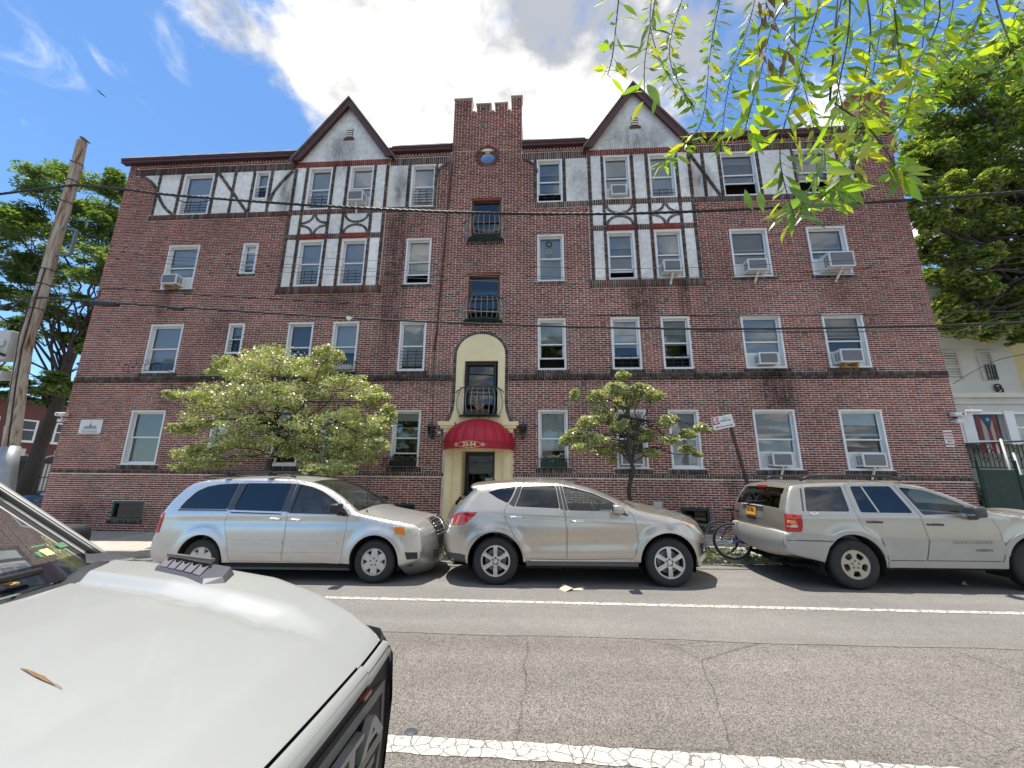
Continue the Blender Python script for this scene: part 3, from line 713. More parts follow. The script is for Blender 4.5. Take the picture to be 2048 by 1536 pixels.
w = window('N', NW[0] + .06, NW[1] - .06, NW[2], NW[3] - .06, YF + .05, blind=0, trim=mat('black_frame', (.022, .02, .018), .45), mode='low', meet=.5, glassm=G_DIM); w['label'] = 'dark framed window in the cream arch'
# round window
rw = MB(); rw.lathe([(.335, -.02), (.335, .03), (.255, .05), (.255, .14)], 40, 'y', (RW[0], YF, RW[1])); o = bpart(rw, 'round_window', M_BROWN, 40)
g = MB(); g.lathe([(.26, .10), (.0001, .10)], 40, 'y', (RW[0], YF, RW[1])); sub(g, 'pane', glass('round_glass', (.35, .38, .42), ior=1.45), o)
# basement windows
for i, v in enumerate(BASEW):
    b = MB(); b.ring(*v, .07, YF - .01, YF + .10); o = bpart(b, 'basement_window', M_GREENW)
    g = MB(); g.add([(v[0] + .07, YF + .06, v[2] + .07), (v[1] - .07, YF + .06, v[2] + .07), (v[1] - .07, YF + .06, v[3] - .07), (v[0] + .07, YF + .06, v[3] - .07)], [(0, 1, 2, 3)]); sub(g, 'pane', G_DIM, o)
# near-black sheets behind the glass, the rooms' shade put in their colour
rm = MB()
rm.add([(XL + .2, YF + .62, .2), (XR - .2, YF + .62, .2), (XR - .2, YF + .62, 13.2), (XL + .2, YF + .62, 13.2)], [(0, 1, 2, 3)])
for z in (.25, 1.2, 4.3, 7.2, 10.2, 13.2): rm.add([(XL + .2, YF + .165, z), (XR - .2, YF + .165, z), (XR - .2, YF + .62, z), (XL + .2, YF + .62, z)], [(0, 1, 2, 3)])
bpart(rm, 'room_dark', M_ROOMDARK)
# --- doorway
dw = MB()
for s in (-1, 1):
    c = -1.73; o = lambda x: c + s * x
    dw.box(o(.50), o(.98), YF - .10, YF + .10, .30, 3.02); dw.box(o(.74), o(.96), YF - .19, YF - .101, .35, 2.95); dw.box(o(.78), o(.92), YF - .215, YF - .191, .75, 2.3)
    dw.box(o(.48), o(1.02), YF - .24, YF + .1, .12, .34)
    dw.box(o(.70), o(1.03), YF - .24, YF + .02, 2.96, 3.08); dw.box(o(.66), o(1.12), YF - .30, YF + .02, 3.081, 3.16); dw.box(o(.70), o(1.18), YF - .34, YF + .02, 3.161, 3.27)
    dw.tube([(o(.85), YF - .20, 2.93), (o(.85), YF - .30, 2.80), (o(.85), YF - .27, 2.62), (o(.85), YF - .215, 2.45)], [.10, .09, .07, .03], 8)
dw.box(-2.24, -1.22, YF - .06, YF + .1, 2.46, 3.02); dw.box(-2.45, -1.0, YF - .2, YF - .061, 2.6, 3.0)
bpart(dw, 'door_surround', M_CREAM)
dj = MB(); dj.box(-2.24, -2.21, YF - .02, YF + .55, .18, 2.46); dj.box(-1.25, -1.22, YF - .02, YF + .55, .18, 2.46); dj.box(-2.21, -1.25, YF - .02, YF + .55, 2.43, 2.46); bpart(dj, 'door_jamb', M_CREAM)
dr = MB(); dr.box(-2.21, -1.25, YF + .50, YF + .545, .20, 2.43); dr.ring(-2.21, -1.25, .20, 2.43, .11, YF + .47, YF + .499); dr.box(-2.1, -1.36, YF + .47, YF + .499, 1.0, 1.12); dro = bpart(dr, 'door', M_DARKW)
g = MB(); g.box(-2.09, -1.37, YF + .485, YF + .495, 1.13, 2.31); sub(g, 'pane', glass('door_glass', (.10, .10, .11)), dro)
g = MB(); g.box(-1.58, -1.36, YF + .46, YF + .468, 1.33, 1.66); sub(g, 'notice', mat('notice_paper', (.55, .55, .52), .8, var=.12, vscale=30), dro)
g = MB(); g.tube([(-1.32, YF + .40, 1.25), (-1.32, YF + .40, 1.5)], .014, 8); g.tube([(-1.32, YF + .40, 1.27), (-1.32, YF + .47, 1.27)], .01, 6); g.tube([(-1.32, YF + .40, 1.48), (-1.32, YF + .47, 1.48)], .01, 6); sub(g, 'handle', mat('brass', (.45, .33, .12), .3, metal=1), dro)
st = MB(); st.box(-2.75, -.70, YF - .55, YF + .5, .0, .19); bpart(st, 'doorstep', M_STONE)
# --- dome awning
AC = (-1.72, YF - .02, 2.66); AW, AD, AH = 1.04, 1.02, .70
def dome(nseg=10, sub_=5, rows=12):
    v = []; f = []; nx = nseg * sub_
    for j in range(rows + 1):
        t = math.pi / 2 * j / rows
        for i in range(nx + 1):
            a = math.pi * i / nx; k = (i % sub_) / sub_; bul = 1 - .035 * (1 - 4 * (k - .5) ** 2) * -1 * math.cos(t) - .018
            r = math.cos(t) ** .92 * bul
            v.append((AC[0] - AW * math.cos(a) * r, AC[1] - AD * math.sin(a) * r, AC[2] + AH * math.sin(t)))
    for j in range(rows):
        for i in range(nx): f.append((j * (nx + 1) + i, j * (nx + 1) + i + 1, (j + 1) * (nx + 1) + i + 1, (j + 1) * (nx + 1) + i))
    return v, f
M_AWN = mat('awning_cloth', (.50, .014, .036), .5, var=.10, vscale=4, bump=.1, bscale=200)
aw = MB(); aw.add(*dome()); awo = bpart(aw, 'awning', M_AWN, 35)
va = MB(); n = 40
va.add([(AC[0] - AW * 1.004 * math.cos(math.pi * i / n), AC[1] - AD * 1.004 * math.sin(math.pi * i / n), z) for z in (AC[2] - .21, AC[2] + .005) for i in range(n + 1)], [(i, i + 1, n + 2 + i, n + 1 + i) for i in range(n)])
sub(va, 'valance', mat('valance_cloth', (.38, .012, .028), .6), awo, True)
seam = MB()
for i in range(11):
    a = math.pi * i / 10; seam.tube([(AC[0] - AW * .99 * math.cos(a) * math.cos(t) ** .92, AC[1] - AD * .99 * math.sin(a) * math.cos(t) ** .92, AC[2] + AH * math.sin(t)) for t in np.linspace(0, math.pi / 2, 10)], .007, 5, cap=False)
sub(seam, 'seam', mat('seam_cloth', (.22, .008, .02), .6), awo)
M_GILT = mat('gilt', (.80, .62, .36), .5)
# the number on the valance, bent round the front
nx_, nz_ = AC[0] - .13, AC[2] - .105
def on_valance(x, z, off=.006):
    c = max(-1, min(1, (AC[0] - x) / (AW * 1.004))); return (x, AC[1] - (AD * 1.004 + off) * math.sin(math.acos(c)), z)
me = text_mesh('33-54', .17, .003, True)
for v in me.vertices: x, z, d = v.co.x * .95 + nx_, v.co.y + nz_, v.co.z; v.co = on_valance(x, z, .008 + d)
me.materials.clear(); me.materials.append(M_GILT); o = link('number', me, awo, (0, 0, 0))
ov = MB(); ov.tube([on_valance(nx_ + .34 * math.cos(t), nz_ + .088 * math.sin(t)) for t in np.linspace(0, 2 * math.pi, 48)[:-1]], .006, 5, closed=True)
for s in (-1, 1):
    for k in (-1, 0, 1): ov.tube([on_valance(nx_ + s * .34, nz_ + k * .02), on_valance(nx_ + s * .39, nz_ + k * .05), on_valance(nx_ + s * (.45 - abs(k) * .05), nz_ + k * .012)], .010, 5)
sub(ov, 'scroll', M_GILT, awo)
# --- bulging iron window balconies
def balcony(cx, z0, z1, hw, plant=False):
    t = MB(); n = 13
    def rim(z, out, w): return [(cx + w * math.cos(a), YF - .03 - out * math.sin(a), z) for a in np.linspace(math.pi, 0, 25)]
    t.tube(rim(z0, .40, hw), .022, 6); o = bpart(t, 'balcony', M_GREENIRON, True)
    t = MB(); t.tube(rim(z1, .40, hw), .018, 6); sub(t, 'top_rail', M_GREENIRON, o, True)
    bars = MB()
    for i in range(n):
        a = math.pi * (1 - i / (n - 1)); pts = []
        for k in range(9):
            u = k / 8; bul = math.sin(u * math.pi) * .14 + (.0 if u < .5 else 0); pts.append((cx + (hw + bul * .8) * math.cos(a), YF - .03 - (.40 + bul) * math.sin(a) - (.02 if i in (0, n - 1) else 0), z0 + (z1 - z0) * u))
        bars.tube(pts, .009, 5)
    sub(bars, 'baluster', M_GREYIRON, o, True)
    fl = MB(); nn = 11
    for i in range(nn):
        y = YF - .04 - .38 * i / nn; w = hw * math.sqrt(max(0, 1 - ((YF - .03 - y) / .40) ** 2)); fl.box(cx - w, cx + w, y - .012, y, z0 - .01, z0 + .01)
    for s in (-.5, 0, .5): fl.box(cx + s * hw - .01, cx + s * hw + .01, YF - .37, YF - .03, z0 - .03, z0 - .012)
    sub(fl, 'floor_grille', M_GREENIRON, o)
    leaves = MB()
    for a in np.linspace(math.pi, 0, 9):
        p = Vector((cx + hw * math.cos(a), YF - .03 - .40 * math.sin(a), z1)); leaves.tube([p - Vector((0, 0, .02)), p + Vector((0, 0, .03))], [.03, .006], 5)
    for s in (-1, 1): leaves.tube([(cx + s * hw, YF - .03, z1), (cx + s * (hw + .1), YF - .05, z1 - .05), (cx + s * (hw + .13), YF - .05, z1 - .12)], .012, 5)
    sub(leaves, 'finial', M_GREENIRON, o)
balcony(-1.69, 9.36, 10.18, .60); balcony(-1.70, 6.47, 7.22, .62); balcony(-1.74, 3.46, 4.30, .60)

# chimney at the right end of the roof
ch0, ch1 = at(1722, 250, YF + 1.6), at(1762, 184, YF + 1.6)
c_ = MB(); c_.box(ch0.x, ch1.x + .1, YF + 1.6, YF + 2.3, ZE + .8, ch1.z); c_.box(ch0.x - .05, ch1.x + .15, YF + 1.55, YF + 2.35, ch1.z, ch1.z + .12)
bpart(c_, 'chimney', mat('chimney_brick', (.28, .10, .07), .9, var=.3, vscale=16, bump=.4, bscale=24))
# ================================================================== street
CURBY = 8.87
def asphalt(name, base, var, agg):
    m, nt, b = nodes(name); N = nt.nodes; L = nt.links
    geo = N.new('ShaderNodeNewGeometry')
    def tex(scale, detail, rough, out='Fac'):
        n = N.new('ShaderNodeTexNoise'); n.inputs['Scale'].default_value = scale; n.inputs['Detail'].default_value = detail; n.inputs['Roughness'].default_value = rough
        L.new(geo.outputs['Position'], n.inputs['Vector']); return n.outputs[out]
    def mr(v, *a):
        n = N.new('ShaderNodeMapRange'); L.new(v, n.inputs[0])
        for i, x in enumerate(a): n.inputs[i + 1].default_value = x
        return n.outputs[0]
    def mulc(a, f):
        x = N.new('ShaderNodeMix'); x.data_type = 'RGBA'; x.blend_type = 'MULTIPLY'; x.inputs[0].default_value = 1; L.new(a, x.inputs[6]); L.new(f, x.inputs[7]); return x.outputs[2]
    vo = N.new('ShaderNodeTexVoronoi'); vo.inputs['Scale'].default_value = 120 if agg > .5 else 150; L.new(geo.outputs['Position'], vo.inputs['Vector'])
    bw = N.new('ShaderNodeRGBToBW'); L.new(vo.outputs['Color'], bw.inputs[0])
    rgb = N.new('ShaderNodeRGB'); rgb.outputs[0].default_value = (*base, 1); cur = rgb.outputs[0]
    cur = mulc(cur, mr(bw.outputs[0], .1, .9, 1 - agg, 1 + agg * 1.25)); cur = mulc(cur, mr(tex(.55, 6, .6), .3, .7, 1 - var, 1 + var)); cur = mulc(cur, mr(tex(6, 6, .7), .3, .7, 1 - var * .6, 1 + var * .6))
    # lengthwise tracks of tyre and oil, fine cracks
    mp = N.new('ShaderNodeMapping'); L.new(geo.outputs['Position'], mp.inputs[0]); mp.inputs['Scale'].default_value = (.12, 1.6, 1)
    n = N.new('ShaderNodeTexNoise'); n.inputs['Scale'].default_value = 1.1; n.inputs['Detail'].default_value = 4; L.new(mp.outputs[0], n.inputs['Vector']); cur = mulc(cur, mr(n.outputs['Fac'], .3, .7, .86, 1.12))
    if agg > .5:
        ds = N.new('ShaderNodeMix'); ds.data_type = 'VECTOR'; ds.inputs[0].default_value = .12; L.new(geo.outputs['Position'], ds.inputs[4]); L.new(tex(2.2, 5, .6, 'Color'), ds.inputs[5])
        cr = N.new('ShaderNodeTexVoronoi'); cr.feature = 'DISTANCE_TO_EDGE'; cr.inputs['Scale'].default_value = .62; L.new(ds.outputs[1], cr.inputs['Vector'])
        k = N.new('ShaderNodeMath'); k.operation = 'MAXIMUM'; L.new(mr(cr.outputs['Distance'], .001, .006, .6, 1), k.inputs[0]); L.new(mr(tex(.8, 3, .6), .38, .50, 1, 0), k.inputs[1])
        cur = mulc(cur, k.outputs[0])
    L.new(cur, b.inputs['Base Color']); b.inputs['Roughness'].default_value = .82; b.inputs['Specular IOR Level'].default_value = .35
    bp = N.new('ShaderNodeBump'); bp.inputs['Strength'].default_value = .75 if agg > .5 else .35; bp.inputs['Distance'].default_value = .006
    L.new(vo.outputs['Distance'], bp.inputs['Height']); L.new(bp.outputs[0], b.inputs['Normal'])
    MATS[name] = m; return m
M_ROAD = asphalt('coarse_asphalt', (.170, .154, .136), .12, .60)
M_LANE = asphalt('smooth_asphalt', (.185, .174, .160), .10, .36)
def sheet(mb, poly, dz, nx=1): mb.add([(x, y, gz(x) + dz) for x, y in poly], [tuple(range(len(poly)))])
g = MB(); g.add([(-400, -200, gz(-60) - .05), (400, -200, gz(60) - .05), (400, 500, gz(60) - .05), (-400, 500, gz(-60) - .05)], [(0, 1, 2, 3)])
struct('ground', MB().add([(-400, -200, -1.2), (400, -200, -.9), (400, 500, -.9), (-400, 500, -1.2)], [(0, 1, 2, 3)]), mat('far_ground', (.10, .095, .09), .9, var=.2))
r = MB(); sheet(r, [(-60, -6), (60, -6), (60, CURBY), (-60, CURBY)], 0); sheet(r, [(-60, CURBY), (-15.8, CURBY), (-15.8, 60), (-60, 60)], 0); struct('road', r, M_ROAD)
l = MB(); up = []; lo = []
for i in range(0, 121):
    x = -30 + .5 * i; s = .018 * math.sin(x * 1.7) + .012 * math.sin(x * 4.3 + 1)
    up.append((x, CURBY - .01)); lo.append((x, 4.98 - .02 * (x + 1.6) + s))
for i in range(120): l.add([(*p, gz(p[0]) + .004) for p in (lo[i], lo[i + 1], up[i + 1], up[i])], [(0, 1, 2, 3)])
struct('parking_lane', l, M_LANE)
def paint_mat(name, thr0, thr1, scale):
    m, nt, b = nodes(name); N = nt.nodes; L = nt.links; geo = N.new('ShaderNodeNewGeometry')
    n0 = N.new('ShaderNodeTexNoise'); n0.inputs['Scale'].default_value = 5; n0.inputs['Detail'].default_value = 6; L.new(geo.outputs['Position'], n0.inputs['Vector'])
    ds = N.new('ShaderNodeMix'); ds.data_type = 'VECTOR'; ds.inputs[0].default_value = .10; L.new(geo.outputs['Position'], ds.inputs[4]); L.new(n0.outputs['Color'], ds.inputs[5])
    v = N.new('ShaderNodeTexVoronoi'); v.feature = 'DISTANCE_TO_EDGE'; v.inputs['Scale'].default_value = scale; L.new(ds.outputs[1], v.inputs['Vector'])
    n = N.new('ShaderNodeTexNoise'); n.inputs['Scale'].default_value = 26; n.inputs['Detail'].default_value = 7; n.inputs['Roughness'].default_value = .7; L.new(geo.outputs['Position'], n.inputs['Vector'])
    def mr(v, *a):
        q = N.new('ShaderNodeMapRange'); L.new(v, q.inputs[0])
        for i, x in enumerate(a): q.inputs[i + 1].default_value = x
        return q.outputs[0]
    k = N.new('ShaderNodeMath'); k.operation = 'MULTIPLY'; L.new(mr(v.outputs['Distance'], .012, .05, 0, 1), k.inputs[0]); L.new(mr(n.outputs['Fac'], thr0, thr1, 0, 1), k.inputs[1])
    x = N.new('ShaderNodeMix'); x.data_type = 'RGBA'; L.new(k.outputs[0], x.inputs[0]); x.inputs[6].default_value = (.155, .14, .125, 1); x.inputs[7].default_value = (.56, .53, .47, 1)
    L.new(x.outputs[2], b.inputs['Base Color']); b.inputs['Roughness'].default_value = .8
    bp = N.new('ShaderNodeBump'); bp.inputs['Strength'].default_value = .5; bp.inputs['Distance'].default_value = .006; L.new(k.outputs[0], bp.inputs['Height']); L.new(bp.outputs[0], b.inputs['Normal'])
    return m
def line(name, x0, x1, yf, w, dz, m, jag):
    a = MB(); n = int((x1 - x0) / .06); t = []; bo = []
    for i in range(n + 1):
        x = x0 + (x1 - x0) * i / n; t.append((x, yf(x) + w / 2 + random.uniform(-jag, jag))); bo.append((x, yf(x) - w / 2 + random.uniform(-jag, jag)))
    for i in range(n): a.add([(*p, gz(p[0]) + dz) for p in (bo[i], bo[i + 1], t[i + 1], t[i])], [(0, 1, 2, 3)])
    struct(name, a, m)
line('lane_line', -20, 22, lambda x: 6.20 - .021 * (x + 2.78), .105, .008, paint_mat('thin_paint', .36, .50, 9), .007)
line('lane_line', -12, 12, lambda x: 3.075 - .030 * (x + .93), .17, .004, paint_mat('worn_paint', .30, .48, 11), .012)
# curb stones and pavement slabs
cu = MB(); cu.box(-15.9, 40, CURBY + .01, CURBY + .14, -.6, -.02); 
sw = MB(); sw.add([(x, y, gz(x) + d) for x, y, d in ((-15.9, CURBY + .15, .105), (40, CURBY + .15, .105), (40, YF + .3, .15), (-15.9, YF + .3, .15))], [(0, 1, 2, 3)])
swo = struct('sidewalk', sw, mat('joint_grit', (.12, .11, .095), .95))
M_CURB = mat('curb_stone', (.33, .30, .26), .9, var=.25, vscale=3, bump=.4, bscale=40)
cs = MB().box(-.745, .745, 0, .145, -.30, .125).mesh('curb_stone', M_CURB)
for i in range(37):
    x = -15.1 + 1.5 * i; o = bpy.data.objects.new('curb_stone', cs); COL.objects.link(o); o.parent = swo; o.location = (x, CURBY + random.uniform(-.008, .008), gz(x) + random.uniform(-.008, .006)); o.rotation_euler = (0, -math.atan(SLOPE), 0)
SLABC = [(.40, .365, .31), (.36, .335, .29), (.43, .39, .33), (.33, .315, .28)]
slabs = [MB().box(-.742, .742, -.675, .675, -.1, 0).mesh('slab', mat('slab_%d' % i, c, .92, var=.16, vscale=2.2, bump=.3, bscale=70)) for i, c in enumerate(SLABC)]
for i in range(37):
    for j in range(2):
        x = -15.1 + 1.5 * i; y = CURBY + .155 + .68 + 1.365 * j; o = bpy.data.objects.new('slab', random.choice(slabs)); COL.objects.link(o); o.parent = swo
        o.location = (x, y, gz(x) + .118 + .015 * (y - CURBY) + random.uniform(-.004, .004)); o.rotation_euler = (math.atan(.015), -math.atan(SLOPE), 0)
# ================================================================== vehicles
M_RUB = mat('tyre_rubber', (.022, .022, .023), .75, var=.25, vscale=14, bump=.3, bscale=70)
M_BLK = mat('black_plastic', (.020, .020, .022), .45)
M_GREYP = mat('grey_plastic', (.065, .068, .072), .5)
M_CHROME = mat('chrome', (.75, .75, .76), .12, metal=1)
M_ALLOY = mat('alloy', (.60, .60, .60), .32, metal=.75, dirt=0)
M_HUBC = mat('hubcap', (.58, .57, .54), .45, metal=.3)
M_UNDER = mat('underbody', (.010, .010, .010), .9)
M_SEAT = mat('seat_cloth', (.28, .27, .25), .9)
M_RED = mat('red_lens', (.50, .012, .012), .08, coat=1.0)
M_AMBER = mat('amber_lens', (.80, .24, .03), .12, coat=1.0)
M_LENS = mat('clear_lens', (.62, .60, .50), .10, coat=1.0, var=.2, vscale=14)
G_DARK = glass('tinted_glass', (.035, .045, .06), ior=1.95)
G_CLEAR = glass('car_glass', (.80, .92, .88), ior=1.75, dust=.04)
def resample(p, step):
    out = []
    for a, b in zip(p, p[1:]):
        a, b = np.array(a, float), np.array(b, float); n = max(1, int(np.linalg.norm(b - a) / step))
        out += [a + (b - a) * i / n for i in range(n)]
    out.append(np.array(p[-1], float)); return out
def inset(poly, d):
    """shrink a polygon by d."""
    n = len(poly); area = sum(poly[i][0] * poly[(i + 1) % n][1] - poly[(i + 1) % n][0] * poly[i][1] for i in range(n)); s = 1 if area > 0 else -1; out = []
    for i in range(n):
        p0, p1, p2 = (np.array(poly[k % n], float) for k in (i - 1, i, i + 1)); a = p1 - p0; b = p2 - p1
        na = np.array([-a[1], a[0]]) / (np.linalg.norm(a) + 1e-9) * s; nb = np.array([-b[1], b[0]]) / (np.linalg.norm(b) + 1e-9) * s
        m = na + nb; m /= max(np.linalg.norm(m), 1e-6); k = d / max(.4, m.dot(na)); out.append(tuple(p1 + m * k))
    return out
def chaikin(poly, r=.035, n=4):
    """round every corner of a polygon by about r."""
    poly = [np.array(p, float) for p in poly]; out = []; m = len(poly)
    for i in range(m):
        a, p, b = poly[i - 1], poly[i], poly[(i + 1) % m]; la, lb = np.linalg.norm(a - p), np.linalg.norm(b - p); k = min(r, la * .42, lb * .42)
        q0, q1 = p + (a - p) * k / la, p + (b - p) * k / lb
        out += [tuple(q0 * (1 - t) ** 2 + p * 2 * t * (1 - t) + q1 * t * t) for t in np.linspace(0, 1, n)]
    return out
class Car:
    """body in its own axes: x forward from the rear axle, z up from the road, near side at -y."""
    def __init__(s, outline, bottom, hw, front, rear, rnd, arches, crown, flare=.02, extra=None):
        s.extra = extra
        s.seg = outline                        # list of (part name, points)
        s.line = []; s.rng = {}
        for nm, pts in outline:
            c = catmull(pts, 5); i0 = len(s.line) - (1 if s.line else 0); s.line += c[(1 if s.line else 0):]; s.rng.setdefault(nm, []).append((i0, len(s.line) - 1))
        s.np = np.array(s.line); s.hw = hw; s.fr = front; s.re = rear; s.rnd = rnd; s.arch = arches; s.crown = crown; s.flare = flare
        s.side = [tuple(p) for p in s.line]; s.bot = bottom
        loop = list(s.side)
        prev = loop[-1]
        for a in arches[::-1]:                 # from the front back along the sill
            cx, cz, r, zs = a
            loop += [(cx + r * math.cos(math.pi * k / 22), cz + r * math.sin(math.pi * k / 22)) if 0 < k < 22 else (cx + (r if k == 0 else -r), cz) for k in range(23)]
            f0 = len(loop) - 23; loop.insert(f0, (cx + r, zs[1])); loop.append((cx - r, zs[0]))
        s.loop = loop
    def dist(s, x, z):
        a = s.np[:-1]; b = s.np[1:]; p = np.array([x, z]); ab = b - a; t = np.clip(((p - a) * ab).sum(1) / ((ab ** 2).sum(1) + 1e-12), 0, 1)
        return float(np.sqrt((((a + ab * t[:, None]) - p) ** 2).sum(1).min()))
    def y(s, x, z):
        w = float(np.mean(np.interp([z - .045, z - .015, z + .015, z + .045], [h[0] for h in s.hw], [h[1] for h in s.hw])))
        x1, L1, k1 = s.fr; x0, L0, k0 = s.re
        if x > x1 - L1: w *= 1 - k1 * ((x - x1 + L1) / L1) ** 2.4
        if x < x0 + L0: w *= 1 - k0 * ((x0 + L0 - x) / L0) ** 2.4
        d = s.dist(x, z); r = s.rnd
        if d < r: w -= (r - math.sqrt(max(0, r * r - (r - d) ** 2))) * .85
        for cx, cz, ra, _ in s.arch:
            q = math.hypot(x - cx, z - cz) - ra
            if -.05 < q < .16 and z > cz - .15: w += s.flare * (.5 + .5 * math.cos(math.pi * max(0, q - .03) / .13) if q > .03 else 1)
        return w + (s.extra(x, z) if s.extra else 0)
    def tri(s, outer, hs, step=.07):
        pts = []; ed = []
        for lp in [outer] + hs:
            lp = [tuple(p) for p in lp]; rs = [tuple(q) for q in resample(lp + lp[:1], step)[:-1]]; n0 = len(pts); pts += [Vector(p) for p in rs]; ed += [(n0 + i, n0 + (i + 1) % len(rs)) for i in range(len(rs))]
        xs = [p.x for p in pts]; zs = [p.y for p in pts]
        bpts = list(pts); nb = len(pts)
        ba = np.array([(p.x, p.y) for p in bpts])
        # rows of points close under the outline, where the body rounds over
        ln = s.np; tn = np.gradient(ln, axis=0); tn /= np.linalg.norm(tn, axis=1)[:, None] + 1e-9
        for k, d in enumerate((.006, .018, .036, .06, .09)):
            if d > s.rnd * 1.05: break
            for q in np.array(resample(list(ln + np.stack([tn[:, 1], -tn[:, 0]], 1) * d), .05)):
                if np.min((ba[:, 0] - q[0]) ** 2 + (ba[:, 1] - q[1]) ** 2) > .008 ** 2 * .3 and pip(q, outer) and not any(pip(q, h) for h in hs) and s.dist(*q) > d * .8: pts.append(Vector(q))
        ring_n = len(pts)
        ra = np.array([(p.x, p.y) for p in pts])
        gx = np.arange(min(xs) + step / 2, max(xs), step); gz_ = np.arange(min(zs) + step / 2, max(zs), step)
        for i, x in enumerate(gx):
            for z in gz_:
                z = z + (step / 2 if i % 2 else 0)
                if np.min((ra[:, 0] - x) ** 2 + (ra[:, 1] - z) ** 2) > (step * .45) ** 2 and pip((x, z), outer) and not any(pip((x, z), h) for h in hs): pts.append(Vector((x, z)))
        r = delaunay_2d_cdt(pts, ed, [], 0, 1e-7); v = r[0]; fs = []
        for f in r[2]:
            c = (v[f[0]] + v[f[1]] + v[f[2]]) / 3
            if pip(c, outer) and not any(pip(c, h) for h in hs):
                a, b, cc = (v[i] for i in f); q = (b - a).cross(cc - a)
                if abs(q) > 4e-6: fs.append(tuple(f) if q > 0 else tuple(reversed(f)))
        return v, fs
    def panel(s, name, m, parent, outer, hs=(), off=0.0, step=.05, rim=.02, far=False, smooth=True, mb=None):
        v, fs = s.tri(outer, list(hs), step); own = mb is None; mb = mb or MB()
        sg = 1 if far else -1
        mb.add([(p.x, sg * (s.y(p.x, p.y) + off), p.y) for p in v], [tuple(reversed(f)) for f in fs] if far else fs)
        if rim:
            cnt = {}
            for f in fs:
                for i in range(3):
                    e = (f[i], f[(i + 1) % 3]); cnt[(min(e), max(e))] = cnt.get((min(e), max(e)), []) + [e]
            vs = []; ff = []
            for es in cnt.values():
                if len(es) == 1:
                    a, b = es[0]; n = len(vs)
                    for q in (a, b): vs.append((v[q].x, sg * (s.y(v[q].x, v[q].y) + off), v[q].y))
                    for q in (b, a): vs.append((v[q].x, sg * (s.y(v[q].x, v[q].y) + off - rim), v[q].y))
                    ff.append((n + 3, n + 2, n + 1, n) if not far else (n, n + 1, n + 2, n + 3))
            mb.add(vs, ff)
        return mb.build(name, m, parent, smooth) if own else None
    def span(s, i, y):
        """a point on the skin that goes across the car at outline point i."""
        x, z = s.line[i]; w = s.y(x, z); a, b = s.line[max(i - 1, 0)], s.line[min(i + 1, len(s.line) - 1)]
        t = np.array(b) - np.array(a); t /= np.linalg.norm(t) + 1e-9; nx, nz = -t[1], t[0]; u = y / max(w, .05)
        c = s.crown(x, z, nz) * (1 - abs(u) ** 2.2); return (x + nx * c, y, z + nz * c)
    def sweep(s, name, m, parent, i0, i1, ya=-1.0, yb=1.0, ny=14, off=0.0, smooth=True, mb=None):
        own = mb is None; mb = mb or MB(); vs = []
        for i in range(i0, i1 + 1):
            x, z = s.line[i]; w = s.y(x, z)
            for k in range(ny + 1):
                q = s.span(i, w * (ya + (yb - ya) * k / ny)); vs.append((q[0], q[1], q[2] + off))
        n = ny + 1; mb.add(vs, [(j * n + k, j * n + k + 1, (j + 1) * n + k + 1, (j + 1) * n + k)[::-1] for j in range(i1 - i0) for k in range(ny)])
        return mb.build(name, m, parent, smooth) if own else None
